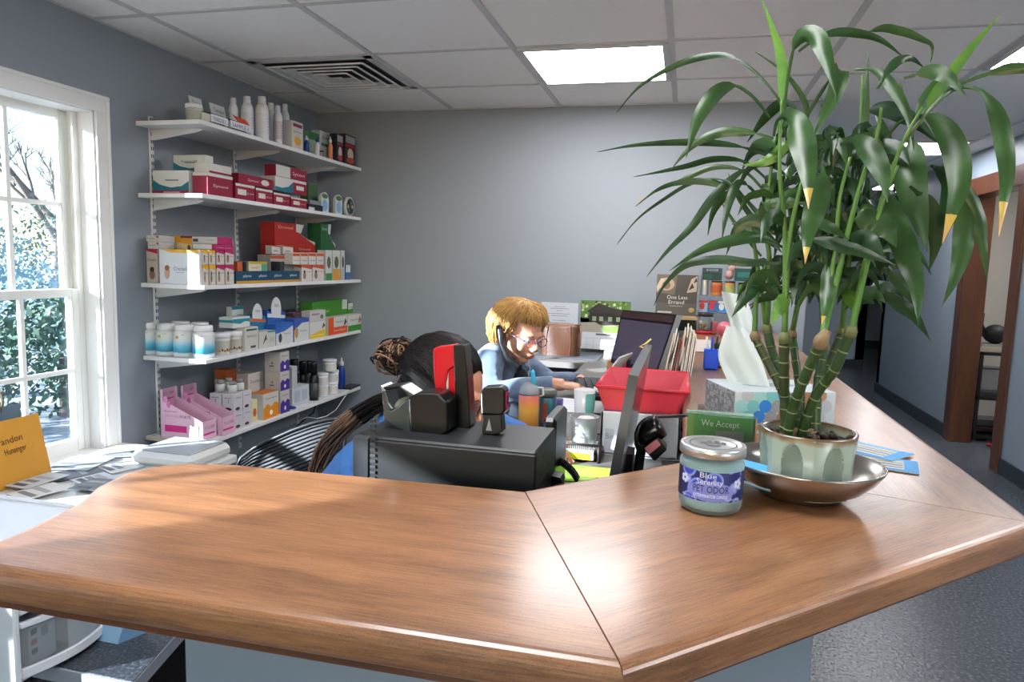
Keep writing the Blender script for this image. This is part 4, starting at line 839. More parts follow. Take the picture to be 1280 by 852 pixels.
# tape dispenser
t = thing('tape_dispenser', 'glossy black tape dispenser lying on the computer case', 'tape dispenser', (0, 0, 0))
Yt = 1.02
b = MB(); pprism(b, [(509, 497), (521, 491), (549, 492), (559, 502), (560, 539), (552, 544), (527, 546), (512, 541)], Yt, .05, Mgloss); b.build('body', t, bevel=.004)
b = MB(); pprism(b, [(479, 524), (478, 505), (489, 513), (497, 508), (505, 500), (512, 496), (513, 542), (495, 535)], Yt+.003, .044, M_smoke); b.build('sloped_side', t, bevel=.003)
b = MB(); pprism(b, [(477, 484), (480, 483), (486, 503), (492, 511), (487, 514), (478, 508)], Yt+.003, .044, M_smoke); pprism(b, [(478, 484), (500, 482), (502, 485), (480, 488)], Yt+.003, .044, Mgloss); pprism(b, [(498, 483), (502, 483), (518, 494), (513, 498)], Yt+.003, .044, M_smoke); b.build('arm', t, bevel=.002)
b = MB(); Mx = Matrix.Translation(atY(507, 512, Yt+.012)) @ Matrix.Rotation(R(-90), 4, 'X'); b.lathe([(.010, 0), (.020, 0), (.020, .02), (.010, .02)], n=24, m=clear('tape_roll', amt=.5, solid='#b9b8a8'), M=Mx); b.build('tape_roll', t)
b = MB(); pprism(b, [(476, 482), (479, 484), (482, 488), (478, 489)], Yt+.003, .04, M_steel); b.build('blade', t)
# stapler
M_red = mat('red_plastic', '#c4121f', .25, coat=.4)
t = thing('stapler', 'red and black stapler standing upright on the computer case', 'stapler', (0, 0, 0)); Yt = 1.075
b = MB(); pprism(b, [(541, 437), (544, 434), (567, 431), (568, 457), (560, 463), (557, 478), (556, 500), (545, 497), (542, 470)], Yt, .03, M_red); pprism(b, [(560, 463), (568, 457), (572, 536), (560, 537)], Yt+.002, .026, M_red); b.build('handle', t, bevel=.002)
b = MB(); pprism(b, [(566, 432), (580, 431), (584, 470), (588, 533), (580, 536), (570, 537)], Yt-.002, .034, Mgloss); b.build('base', t, bevel=.002)
b = MB(); pprism(b, [(557, 468), (561, 464), (562, 500), (558, 502)], Yt+.004, .02, M_steel); b.build('magazine', t)
# stamp
t = thing('self_inking_stamp', 'black self inking stamp with a pink logo on the computer case', 'stamp', (0, 0, 0)); Yt = 1.04
b = MB(); pprism(b, [(600, 491), (604, 484), (625, 483), (631, 488), (631, 514), (627, 519), (601, 518)], Yt, .028, Mgloss); b.build('cover', t, bevel=.003)
b = MB(); pprism(b, [(602, 518), (626, 518), (628, 540), (617, 544), (602, 542)], Yt+.002, .024, M_black); b.build('body', t, bevel=.002)
b = MB(); q = atY(631, 501, Yt); b.box(q.x-.002, Yt+.006, q.z-.014, q.x+.001, Yt+.022, q.z+.012, C('#c02a55')); b.box(q.x+.001, Yt+.010, q.z-.007, q.x+.0015, Yt+.018, q.z+.006, C('#2a1118')); b.build('logo', t)
b = MB(); q = atY(612, 532, Yt)
b.add([q+Vector((-.006, 0, -.008)), q+Vector((.004, 0, -.008)), q+Vector((-.001, 0, .012))], [(0, 1, 2)], C('#8f9092')); b.build('arrow_mark', t)
# desk phone behind the case, with coiled cord
t = thing('desk_phone', 'black perforated desk phone with coiled cord beside the computer case', 'phone', (0, 0, 0))
q = atY(688, 560, 1.16)
b = MB().box(q.x-.012, 1.14, DZ+.001, q.x+.012, 1.26, CZ-.262, M_black, b=.006); b.build('body', t)
b = MB(); pprism(b, [(668, 590), (700, 597), (703, 603), (690, 607), (660, 606)], 1.10, .03, M_black); b.build('cradle', t); MB().box(q.x-.03, 1.09, DZ+.001, q.x+.03, 1.14, DZ+.03, M_black, b=.004).build('foot', t)
pts = []; a = atY(697, 575, 1.2); m_ = atY(714, 584, 1.2); e = atY(721, 600, 1.2)
for k in range(150):
    s_ = k/149; c0 = a.lerp(m_, s_).lerp(m_.lerp(e, s_), s_); an = s_*2*PI*16; pts.append(c0+Vector((.002, .005*math.cos(an), .005*math.sin(an)))+Vector((.003*math.sin(an), 0, 0)))
MB().tube(pts, .0018, 5, M_black).build('coiled_cord', t)

# letter rack with clear cups
M_wire = mat('brown_black_wire', '#2a211e', .5)
t = thing('letter_rack', 'dark brown wire letter tray holding clear cups', 'tray', (0, 0, 0)); Y0, Y1 = 1.58, 1.78
zr = atY(720, 566, Y0).z; xa, xb = atY(688, 570, Y0).x, atY(748, 570, Y0).x
b = MB()
for zz in (zr, DZ+.006):
    for yy in (Y0, Y1): b.tube([(xa, yy, zz), (xb, yy, zz)], .003, 6, M_wire)
    for j in range(9): b.tube([(xa+(xb-xa)*j/8, Y0, zz), (xa+(xb-xa)*j/8, Y1, zz)], .0015, 5, M_wire)
    for xx in (xa, xb): b.tube([(xx, Y0, zz), (xx, Y1, zz)], .003, 6, M_wire)
b.build('tray_wires', t)
b = MB()
for j in range(26): x = xa+(xb-xa)*j/25; b.tube([(x, Y0, zr), (x, Y0-.002, zr+.022)], .001, 4, M_wire)
b.tube([(xa, Y0-.002, zr+.022), (xb, Y0-.002, zr+.022)], .003, 6, M_wire); b.box(xa, Y0, zr-.002, xb, Y1, zr, mat('dark_mesh', '#231c1a', .7)); b.build('front_rail', t)
for xx in (xa, xb):
    for yy in (Y0, Y1): MB().tube([(xx, yy, DZ), (xx, yy, zr+.022)], .004, 6, M_wire).build('post', t)
def cup(name, lb, pxx, top, Y, r0, r1, m, z0, content=None, group=None):
    p = atY(pxx, top, Y); h = p.z-z0; t = thing(name, lb, 'cup', (p.x, Y, z0+.001), group=group)
    MB().lathe([(0, .0), (r0, 0), (r1, h), (r1-.002, h), (r0-.002, .003), (0, .003)], n=24, m=m, cap=False).build('cup_wall', t)
    if content: MB().lathe([(r0*.9, .004), (r0+(r1-r0)*content[1]-.003, h*content[1]), (0, h*content[1]+.004)], n=20, m=content[0]).build('content', t)
    return t
cup('clear_cup', 'clear plastic cup on the left of the wire tray', 713, 519, 1.68, .028, .036, M_frost, zr)
cup('clear_cup', 'clear plastic cup with yellow notes on the wire tray', 731, 520, 1.64, .028, .036, M_frost, zr, (mat('yellow_green_notes', '#c9d05a', .6), .72))
b = MB(); q = atY(733, 524, 1.64); b.lathe([(.02, 0), (.024, .004), (.018, .010), (0, .012)], n=18, m=C('#e2e4df')); b.lathe([(.022, -.003), (.022, 0)], n=18, m=C('#2f9a62')); tag(b.build('tape_reel', loc=(q.x, 1.64, q.z-.004)), 'white and green reel resting in the yellow notes cup', 'reel')
b = MB(); q = atY(697, 546, 1.62); b.ell((0, 0, .012), (.028, .02, .012), C('#a58a72'), n=12); tag(b.build('soap_lump', loc=(q.x, 1.66, zr)), 'tan rounded lump on the left of the wire tray', 'object')
xa_, xb_ = atY(692, 590, 1.57).x, atY(741, 590, 1.57).x; q = atY(716, 566, 1.57)
mb = carton_mb(xb_-xa_, .10, q.z-DZ, '#cfd3cf', [('F', 'r', (0, .02, .93, .72), '#c3d21c'), ('F', 't', (.55, .87, .2, .13), '2.5', '#55585a'), ('R', 'r', (0, 0, 1, 1), '#8d9a96')]); tag(mb.build('carton', loc=((xa_+xb_)/2, 1.62, DZ+.008)), 'lime yellow and white carton under the wire tray', 'box')
mb = MB(); q = atZ(735, 597, DZ); mb.box(-.11, -.05, 0, .08, .05, .008, mat('lime_folder', '#9fd23a', .5), b=.002); tag(mb.build('folder', loc=(q.x, 1.47, DZ+.001)), 'bright lime green folder lying on the desk', 'folder')

# bin and red tray
Y0, Y1 = 1.66, 1.95; xa, xb = atY(750, 540, Y0).x, atY(851, 540, Y0).x; zt_ = atY(800, 517, Y0).z
M_bin = mat('translucent_white_bin', '#d3d4d8', .35)
t = thing('storage_bin', 'whitish plastic bin below the red tray', 'bin', (0, 0, 0)); b = MB(); e = .008
for bx in ((xa, Y0, xa+e, Y1), (xb-e, Y0, xb, Y1), (xa, Y0, xb, Y0+e), (xa, Y1-e, xb, Y1)): b.box(bx[0], bx[1], DZ+.001, bx[2], bx[3], zt_, M_bin, b=.002)
b.box(xa, Y0, DZ+.001, xb, Y1, DZ+.006, M_bin); b.build('bin_wall', t)
b = MB(); q = atY(762, 545, Y0); b.box(q.x-.012, Y0-.001, q.z-.04, q.x+.012, Y0, q.z+.02, C('#b9bcc4')); b.text('Bin', (q.x, Y0-.001, q.z), (1, 0, 0), (0, 0, 1), .02, C('#7a7d88'), fit=.018); b.build('label', t)
M_rt = clear('translucent_red_plastic', tint=(1, .5, .55, 1), amt=.42, rough=.25, solid='#f56a78'); zt2 = atY(800, 487, Y0-.02).z
t = thing('red_tray', 'translucent red plastic tray on top of the whitish bin', 'tray', (0, 0, 0)); b = MB()
o_ = .012; z0 = zt_+.002
ring = lambda ins, z: [(xa-o_+ins, Y0-o_+ins, z), (xb+o_-ins, Y0-o_+ins, z), (xb+o_-ins, Y1+o_-ins, z), (xa-o_+ins, Y1+o_-ins, z)]
vs = ring(.02, z0)+ring(0, zt2)+ring(.005, zt2)+ring(.025, z0+.004); fs = [(3, 2, 1, 0), (12, 13, 14, 15)]
for a in range(3):
    for k in range(4): fs.append((a*4+k, a*4+(k+1) % 4, (a+1)*4+(k+1) % 4, (a+1)*4+k))
b.add(vs, fs, M_rt); b.build('tray_body', t); b = MB()
for k in range(4):
    c = ring(0, zt2); b.tube([c[k], c[(k+1) % 4]], .004, 6, mat('red_rim', '#e23a48', .3))
b.build('rim', t)

# water bottles and cups on the desk
def yb2(pxx, pyy, Y): return atY(pxx, pyy, Y)
p = atY(662, 479, 1.78); h = p.z-DZ; r = .0275
mo = bpy.data.materials.new('sunset_bottle_paint'); mo.use_nodes = True; nt = mo.node_tree; bs = nt.nodes['Principled BSDF']; tc = nt.nodes.new('ShaderNodeTexCoord'); sp = nt.nodes.new('ShaderNodeSeparateXYZ'); nt.links.new(tc.outputs['Object'], sp.inputs[0])
mr = nt.nodes.new('ShaderNodeMapRange'); mr.inputs[1].default_value = 0; mr.inputs[2].default_value = .155; nt.links.new(sp.outputs['Z'], mr.inputs[0]); nt.links.new(ramp(nt, mr.outputs[0], [(0, '#c9602a'), (.5, '#e8b24a'), (.64, '#ee9450'), (.8, '#e6707a'), (1, '#dc6488')]), bs.inputs['Base Color']); bs.inputs['Roughness'].default_value = .35
t = thing('water_bottle', 'pink and orange water bottle with grey lid and blue straw', 'bottle', (p.x, 1.78, DZ+.001)); MB().lathe([(r*.95, 0), (r, .004), (r, h*.75), (r*.95, h*.8)], n=24, m=mo).build('body', t)
MB().lathe([(r, h*.79), (r*1.04, h*.82), (r*.85, h*.93), (r*.6, h*.97), (r*.5, h), (0, h)], n=24, m=mat('grey_lid2', '#8f9596', .4)).build('lid', t)
MB().tube([(.012, 0, h*.95), (.010, 0, h*1.08), (.008, 0, h*1.2), (.004, 0, h*1.24)], .006, 10, mat('cyan_straw', '#3fb5d6', .35)).build('straw', t)
MB().tube([(.02, 0, h*.92), (.036, 0, h*.93), (.038, 0, h*.8), (.030, 0, h*.76)], .003, 8, M_white).build('carry_loop', t)
p = atY(684, 486, 1.84); h = p.z-DZ
t = thing('water_bottle', 'dark teal water bottle with a black lid beside the orange one', 'bottle', (p.x, 1.84, DZ+.001)); MB().lathe([(.024, 0), (.026, .004), (.026, h*.8), (.02, h*.84)], n=24, m=mat('teal_bottle', '#1d5c66', .35)).build('body', t)
MB().lathe([(.022, h*.83), (.028, h*.85), (.028, h*.96), (.02, h), (0, h)], n=24, m=mat('olive_lid', '#5a5d55', .4)).build('lid', t); MB().box(-.008, -.0275, .03, .008, -.026, h*.7, C('#8a4a42')).build('strap', t)
p = atY(694, 500, 1.9); h = p.z-DZ
tag(MB().lathe([(.018, 0), (.02, h), (0, h)], n=20, m=mat('purple_tumbler', '#5a4f8c', .35)).build('tumbler', loc=(p.x, 1.92, DZ+.001)), 'purple topped tumbler behind the teal bottle', 'tumbler')
p = atY(731, 487, 1.95); h = p.z-DZ; t = thing('tumbler', 'white tumbler with an aqua stripe before the red tray', 'tumbler', (p.x, 1.95, DZ+.001)); MB().lathe([(.026, 0), (.031, h), (.029, h), (.024, .004), (0, .004)], n=24, m=mat('white_enamel', '#e6eae8', .25), cap=False).build('body', t)
MB().lathe([(.0275, h*.12), (.0318, h*.92)], n=24, m=mat('aqua_stripe', '#7fd4c4', .3), cap=False, M=None).build('stripe_band', t) if False else None
b = MB(); vs = []
for j in range(9):
    a = R(-75)+R(85)*j/8
    for zz, rr_ in ((h*.1, .0275), (h*.93, .0315)): vs.append((rr_*math.cos(a), rr_*math.sin(a), zz))
b.add(vs, [(2*j, 2*j+2, 2*j+3, 2*j+1) for j in range(8)], mat('aqua_stripe', '#7fd4c4', .3), smooth=True); b.build('aqua_stripe', t)
tag(MB().lathe([(.03, 0), (.04, .012), (.038, .012), (.028, .003), (0, .003)], n=24, m=M_white, cap=False).build('small_dish', loc=(atY(758, 487, 2.0).x, 2.02, atY(758, 487, 2.0).z-.01)), 'white rim of a bowl just behind the white tumbler', 'bowl')
# papers on the desk
for j, (x, y, w_, d_, a, lb) in enumerate(((-.36, 1.98, .10, .14, .2, 'white sheet on the desk behind the water bottles'), (-.34, 2.2, .16, .2, -.15, 'larger white sheet under the reaching hand'), (-.30, 1.86, .10, .10, .5, 'pale blue sheet beside the white tumbler'), (-.25, 2.18, .12, .18, .1, 'grey notepad beside the tumbler'))):
    mb = MB().box(-w_/2, -d_/2, 0, w_/2, d_/2, .002, C(['#e2e4e6', '#dfe1e4', '#c3d3da', '#a8a8a8'][j]))
    for i in range(6): mb.box(-w_*.38, -d_*.38+i*d_*.13, .002, w_*.36, -d_*.38+i*d_*.13+.002, .0022, C('#8d93a0'))
    tag(mb.build('paper_sheet', loc=(x, y, DZ+.001+j*.0025), rot=(0, 0, a)), lb, 'paper')

# monitor seen from its side
zt1 = CZ-.176; xt = atY(786, 483, 1.15).x; zb1 = DZ+.035; xbm = atY(763, 585, 1.15).x-.01
t = thing('monitor', 'grey monitor seen from its edge, turned away from the viewer', 'monitor', (0, 0, 0))
a, b_, c, d_ = Vector((xbm, 1.60, zb1)), Vector((xbm, 1.13, zb1)), Vector((xt, 1.13, zt1)), Vector((xt, 1.60, zt1))
nrm = (b_-a).cross(d_-a).normalized()
MB().slab(a, b_, c, d_, .016, mat('monitor_edge_grey', '#3c3f43', .5), mat('monitor_back_grey', '#4b4d50', .2, metal=.3)).build('panel', t)
q = .012; ins = lambda p, f, g: p+(a+c)*.0+((a+c)/2-p).normalized()*f+nrm*g
MB().add([ins(k, .02, .0008) for k in (a, b_, c, d_)], [(0, 1, 2, 3)], mat('screen_off', '#101114', .1)).build('screen', t)
st_ = MB(); mid = (a+b_)/2; st_.box(mid.x+.02, mid.y-.03, DZ, mid.x+.035, mid.y+.03, zb1+.06, M_dgrey); st_.box(mid.x-.05, mid.y-.08, DZ+.001, mid.x+.06, mid.y+.08, DZ+.01, M_dgrey, b=.004); st_.build('stand', t)
zp = (c+d_)/2; q = atY(806, 443, 1.58)
tag(MB().tube([q+Vector((0, 0, 0)), q+Vector((.010, 0, .012)), q+Vector((-.012, 0, .018)), q+Vector((.002, 0, .026)), q+Vector((.012, 0, .036))], .0022, 6, mat('yellow_twist', '#d9c56a', .5)).build('paper_streamer'), 'yellow zigzag strip sticking up from the side-on monitor', 'streamer')
# monitor facing left with purple screen
t = thing('monitor', 'tilted monitor with a dark purple screen beside the file folders', 'monitor', (0, 0, 0))
TL, TR_, BR_, BL = atY(778, 387, 2.56), atY(846, 393, 2.32), atY(820, 470, 2.27), atY(763, 453, 2.52)
M_scr = mat('purple_screen', '#353240', .2, emit='#4a465a', estr=.4); MB().slab(BL, BR_, TR_, TL, .022, M_black, mat('monitor_side', '#8b8d90', .35)).build('panel', t)
cn = (BL+TR_)/2; nrm = (BR_-BL).cross(TL-BL).normalized(); sc_ = lambda p, k: cn+(p-cn)*k+nrm*.0009
L_ = lambda a, b, k: a.lerp(b, k)
bl, br, tr_, tl = [sc_(p, .95) for p in (BL, BR_, TR_, TL)]
MB().add([L_(bl, tl, .06), L_(br, tr_, .06), L_(br, tr_, .84), L_(bl, tl, .84)], [(0, 1, 2, 3)], M_scr).build('screen', t)
MB().add([L_(bl, tl, .88), L_(br, tr_, .88), tr_, tl], [(0, 1, 2, 3)], mat('screen_reflection', '#3a2a2c', .2, emit='#4a3438', estr=.15)).build('screen_reflection', t)  # dark reflection along the screen top, painted as a strip
MB().slab(L_(BL, TL, -.03), L_(BR_, TR_, -.03), BR_+nrm*.002, BL+nrm*.002, .022, M_steel).build('lower_bezel', t)
mid = (BL+BR_)/2; MB().box(mid.x-.03, mid.y+.02, DZ, mid.x+.03, mid.y+.05, mid.z+.03, M_black).box(mid.x-.10, mid.y-.06, DZ+.001, mid.x+.1, mid.y+.09, DZ+.012, M_black, b=.004).build('stand', t)
# keyboard
t = thing('keyboard', 'black keyboard in front of the purple screened monitor', 'keyboard', (-.30, 2.52, DZ+.001), R(12)); MB().box(-.07, -.19, 0, .07, .19, .014, M_black, b=.004).build('body', t)
kk = MB()
for i in range(5):
    for j in range(14): kk.box(-.058+i*.024, -.178+j*.0255, .014, -.038+i*.024, -.156+j*.0255, .019, M_blackm)
kk.build('keys', t)
# tilted tablet / clipboard with white edge and pink cover
t = thing('clipboard', 'white edged clipboard leaning near the keyboard', 'clipboard', (0, 0, 0))
a, b_ = atY(741, 490, 2.15), atY(775, 447, 2.15)
MB().slab(a, a+Vector((.03, .14, 0)), b_+Vector((.03, .14, 0)), b_, .004, C('#d9d6d2'), C('#d9d6d2')).build('board', t)
tag(MB().slab(atY(768, 482, 2.3), atY(776, 484, 2.3), atY(783, 452, 2.3), atY(776, 452, 2.3), .03, C('#c8286a')).build('notebook'), 'bright pink notebook standing behind the clipboard', 'notebook')
tag(MB().slab(atY(758, 462, 2.75), atY(770, 463, 2.75), atY(772, 452, 2.75), atY(760, 450, 2.75), .03, C('#d08a4a')).box(0, 0, 0, .001, .001, .001, C('#d08a4a'), M=Matrix.Translation(atY(765, 460, 2.76))).build('note_box'), 'small orange box below the left corner of the purple screen', 'box')
# folders
t = thing('file_sorter', 'black wire file sorter holding the paper folders', 'file holder', (0, 0, 0)); b = MB(); s0, s1 = atY(816, 500, 2.1), atY(862, 500, 2.1)
b.box(s0.x, 1.97, DZ+.001, s1.x+.01, 2.26, DZ+.014, M_black, b=.003)
for k in range(8): xx = s0.x+(s1.x+.01-s0.x)*k/7; b.tube([(xx, 2.0, DZ+.01), (xx+.004, 2.0, DZ+.13), (xx+.004, 2.2, DZ+.13), (xx, 2.2, DZ+.01)], .002, 5, M_black)
b.build('wire_dividers', t)
cols = ['#d9c8a8', '#e3dccb', '#8a4a34', '#9c5c3c', '#dccfb4', '#e6e1d4', '#cdbfa8', '#e2d9c6']
for k in range(8):
    a = atY(819+5.0*k, 496, 2.03); a.z = DZ+.016; c = atY(842+3.9*k, [424, 418, 430, 428, 416, 411, 414, 420][k], 2.03)
    mb = MB(); mb.slab(a, a+Vector((.0, .2, 0)), c+Vector((.0, .2, .0)), c, .0035, C(cols[k])); mb.slab(a+Vector((.005, 0, 0)), a+Vector((.005, .2, 0)), c+Vector((.005, .2, -.012)), c+Vector((.005, 0, -.012)), .003, C('#dedad0'))
    tag(mb.build('file_folder'), '%s file folder in the sorter, %s from the monitor' % ({'#8a4a34': 'dark brown', '#9c5c3c': 'reddish brown'}.get(cols[k], 'cream'), ['first', 'second', 'third', 'fourth', 'fifth', 'sixth', 'seventh', 'last'][k]), 'folder', 'folders in the sorter')
# back desk: tray stack, bag, printer
Yg = 3.3
z1 = atY(700, 456, Yg).z
xa, xb = atY(664, 470, Yg).x, atY(746, 470, Yg).x
t = thing('paper_tray_stack', 'dark grey stacked paper trays below the brown bag', 'paper tray', (0, 0, 0)); b = MB()
n_l = 2
for k in range(n_l+1): zz = DZ+.001+(z1-.008-DZ)*k/n_l; b.box(xa, Yg, zz, xb, Yg+.3, zz+.005, mat('tray_grey', '#4a4e54', .4), b=.001); b.box(xa, Yg+.29, zz, xb, Yg+.3, zz+.02, M_dgrey) if k < n_l else None
b.box(xa, Yg+.02, DZ, xa+.005, Yg+.3, z1-.004, M_dgrey); b.box(xb-.005, Yg+.02, DZ, xb, Yg+.3, z1-.004, M_dgrey); b.build('trays', t)
tag(MB().box(xa+.02, Yg-.02, 0, xb-.01, Yg+.22, .006, M_paper).build('paper_stack', loc=(0, 0, z1-.001)), 'white paper stack under the brown leather bag', 'paper')
M_leather = mat('brown_leather', '#432511', .45, bump=.3, bscale=60, vary=.12, vscale=8)
t = thing('handbag', 'brown leather handbag standing on the paper trays', 'bag', (0, 0, 0)); zb = z1+.006
a = atY(673, 452, Yg+.04); b_ = atY(721, 452, Yg+.04); c = atY(723, 408, Yg+.04); d_ = atY(676, 408, Yg+.04)
mb = MB(); n = 12; vs = []; 
for sgn in (0, 1):
    for j in range(n+1):
        for i in range(n+1):
            u_, v_ = i/n, j/n; P_ = a.lerp(b_, u_).lerp(d_.lerp(c, u_), v_); P_.z = zb+(c.z-zb)*v_
            bul = .035*(math.sin(PI*u_)**.4)*(1-.45*v_)*(1 if v_ > 0 else .9); P_.y = Yg+.10+(bul if sgn else -bul)+.003*math.sin(9*u_+4*v_); P_.x += .006*(math.sin(PI*v_)*(1 if u_ > .5 else -1)); vs.append(P_)
fs = []; m1 = (n+1)*(n+1)
for j in range(n):
    for i in range(n): k = j*(n+1)+i; fs.append((k, k+1, k+n+2, k+n+1)); fs.append((m1+k+n+1, m1+k+n+2, m1+k+1, m1+k))
for i in range(n): fs.append((i, m1+i, m1+i+1, i+1)); k = n*(n+1)+i; fs.append((k+1, m1+k+1, m1+k, k))
for j in range(n): k = j*(n+1); fs.append((k+n+1, m1+k+n+1, m1+k, k)); k += n; fs.append((k, m1+k, m1+k+n+1, k+n+1))
mb.add(vs, fs, M_leather, smooth=True); mb.build('bag_body', t)
for u_ in (.16, .76): MB().tube([vs[j*(n+1)+round(u_*n)]+Vector((0, -.002, 0)) for j in range(n+1)], .0015, 5, C('#6a3c26')).build('seam', t)
MB().tube([vs[n*(n+1)+i]+Vector((0, .02, .002)) for i in range(n+1)], .003, 6, C('#5a3a28')).build('zip', t)
MB().tube([c+Vector((.004, .03, 0)), c+Vector((.012, .02, -.03)), c+Vector((.010, .02, -.10))], .003, 6, C('#4a2c1e')).build('zip_pull', t)
tag(MB().box(0, 0, 0, .2, .22, .05, mat('grey_office_plastic', '#9a9c9c', .4), b=.008).build('label_printer', loc=(atY(752, 470, 3.3).x, 3.35, DZ+.001)), 'light grey office machine between paper trays and monitor', 'printer')
# on the back wall
def wallpaper(nm, lb, cat, x0, x1, y0, y1, fn, m=None):
    a, b_ = atY(x0, y1, YB), atY(x1, y0, YB); mb = MB(); mb.box(a.x, YB-.004, a.z, b_.x, YB-.0008, b_.z, m or M_paper); fn(mb, a.x, a.z, b_.x, b_.z); return tag(mb.build(nm), lb, cat)
def lines(mb, x0, z0, x1, z1):
    w_, h = x1-x0, z1-z0
    for k, (wd_, hh_) in enumerate(((.3, .83), (.5, .76), (.16, .68), (.6, .56), (.45, .48), (.36, .3), (.8, .2), (.8, .12))): mb.box((x0+x1)/2-w_*wd_/2, YB-.0045, z0+h*hh_, (x0+x1)/2+w_*wd_/2, YB-.004, z0+h*hh_+.003, C('#8a8d94'))
wallpaper('wall_notice', 'white printed notice taped to the wall above the bag', 'notice', 676, 723, 379, 409, lines, C('#c9ccd0'))
def calpic(mb, x0, z0, x1, z1):
    w_, h = x1-x0, z1-z0; F = lambda pts, c, o: mb.add([(x0+w_*a, YB-.004-o, z0+h*b_) for a, b_ in pts], [tuple(range(len(pts)))], C(c))
    F([(0, 0), (1, 0), (1, .3), (0, .45)], '#8a8474', .0002); F([(0, .3), (1, .3), (1, 1), (0, 1)], '#5d7a3c', .0002)
    rr = random.Random(3)
    for k in range(90):
        a, b_ = rr.random(), rr.uniform(.45, .97); s_ = rr.uniform(.02, .05); F([(a-s_*.6, b_-s_), (a+s_*.6, b_-s_*.8), (a+s_*.5, b_+s_), (a-s_*.5, b_+s_*.7)] if 0.04 < a < .96 else [(.5, .9), (.52, .9), (.52, .92)], rr.choice(['#7f9c4c', '#3f5c2a', '#a3b868', '#2f4622', '#c4cfa0']), .0003+k*.000002)
    F([(.13, .66), (.36, .93), (.60, .80), (.98, .66), (.98, .56), (.55, .6), (.15, .62)], '#34302f', .0007); F([(.18, .3), (.5, .22), (.98, .3), (.98, .58), (.18, .62)], '#2b2625', .0006)
    for a in (.24, .38, .56, .72, .86): F([(a, .36), (a+.08, .36), (a+.08, .5), (a, .5)], '#8f9a7c', .0009)
    F([(.0, .28), (.3, .32), (.42, .22), (.5, 0), (.0, 0)], '#a59c8c', .0008); F([(.42, .2), (.8, .22), (1, .1), (1, 0), (.5, 0)], '#5f8a34', .0008)
wallpaper('calendar_picture', 'calendar photo of a dark wooden house among trees', 'calendar', 725, 789, 377, 414, calpic)
def calgrid(mb, x0, z0, x1, z1):
    w_, h = x1-x0, z1-z0
    for k in range(6): mb.box(x0+w_*.04, YB-.0045, z0+h*(.08+.15*k), x1-w_*.04, YB-.004, z0+h*(.08+.15*k)+.0012, C('#9da3aa'))
    for k in range(8): mb.box(x0+w_*(.04+.131*k), YB-.0045, z0+h*.08, x0+w_*(.04+.131*k)+.0012, YB-.004, z0+h*.83, C('#9da3aa'))
    mb.box(x0+w_*.35, YB-.0045, z0+h*.9, x0+w_*.65, YB-.004, z0+h*.94, C('#5d6168'))
wallpaper('calendar_page', 'white calendar grid page below the house photo', 'calendar', 721, 786, 415, 468, calgrid, C('#cfd1d3'))

# far end of the counter: hutch, leaflet poster, product rack
p0, p1 = atY(846, 395, 3.55), atY(874, 395, 3.55)
xl_ = atY(826, 395, 3.55).x
t = thing('small_hutch', 'black hutch with a tan wooden top under the pet leaflet poster', 'shelf', (0, 0, 0)); b = MB()
b.box(xl_, 3.5, DZ+.001, xl_+.012, 3.74, p0.z-.012, M_black); b.box(p1.x-.012, 3.5, TOP+.001, p1.x, 3.74, p0.z-.012, M_black); b.box(xl_, 3.725, TOP-.02, p1.x, 3.74, p0.z-.012, M_black); b.build('carcass', t)
MB().box(xl_-.005, 3.49, p0.z-.012, p1.x+.005, 3.75, p0.z, mat('tan_wood', '#b79a6c', .5)).build('top', t)
def poster(mb, a, b_):
    pass
a, b_ = atY(819, 392, 3.6), atY(873, 344, 3.6); zb = p0.z+.001; mb = MB(); mb.box(a.x, 3.6, zb, b_.x, 3.603, b_.z, C('#4c4844')); w_ = b_.x-a.x; h = b_.z-zb
F = lambda pts, c, o: mb.add([(a.x+w_*u_, 3.6-o, zb+h*v_) for u_, v_ in pts], [tuple(range(len(pts)))], C(c))
F([(0, .0), (1, 0), (1, .3), (0, .3)], '#5a5652', .0002); F([(0.0, .55), (.45, .5), (.5, 1), (0, 1)], '#6a6258', .0003)
F([(.08+.2*math.cos(k*.4)+.16, .76+.16*math.sin(k*.4)) for k in range(16)], '#b39c86', .0005); F([(.24+.1*math.cos(k*.4), .74+.1*math.sin(k*.4)) for k in range(16)], '#7d6552', .0007); F([(.02, .55), (.12, .72), (.2, .9), (.1, .9), (0, .7)], '#c4b3a0', .0006)
F([(.74, .56), (.84, .9), (.98, .98), (.98, .6)], '#b9a795', .0005); F([(.78, .62), (.86, .8), (.92, .7)], '#3c3330', .0007); F([(.9, .8), (.95, .95), (.98, .85)], '#2f2a28', .0008)
mb.text('One Less', (a.x+w_*.52, 3.6, zb+h*.44), (1, 0, 0), (0, 0, 1), h*.13, C('#d8d5d0'), off=.001, fit=w_*.5); mb.text('Errand', (a.x+w_*.50, 3.6, zb+h*.32), (1, 0, 0), (0, 0, 1), h*.13, C('#d8d5d0'), off=.001, fit=w_*.38)
mb.box(a.x+w_*.34, 3.599, zb+h*.22, a.x+w_*.66, 3.5995, zb+h*.235, C('#a5a29c')); mb.box(a.x+w_*.05, 3.599, zb+h*.05, a.x+w_*.4, 3.5995, zb+h*.09, C('#bdb9b2')); mb.ell((a.x+w_*.88, 3.599, zb+h*.14), (.014, .001, .012), C('#a89a5a'), n=12)
tag(mb.build('pet_poster'), 'dark pet leaflet poster with white lettering leaning at the wall', 'poster')
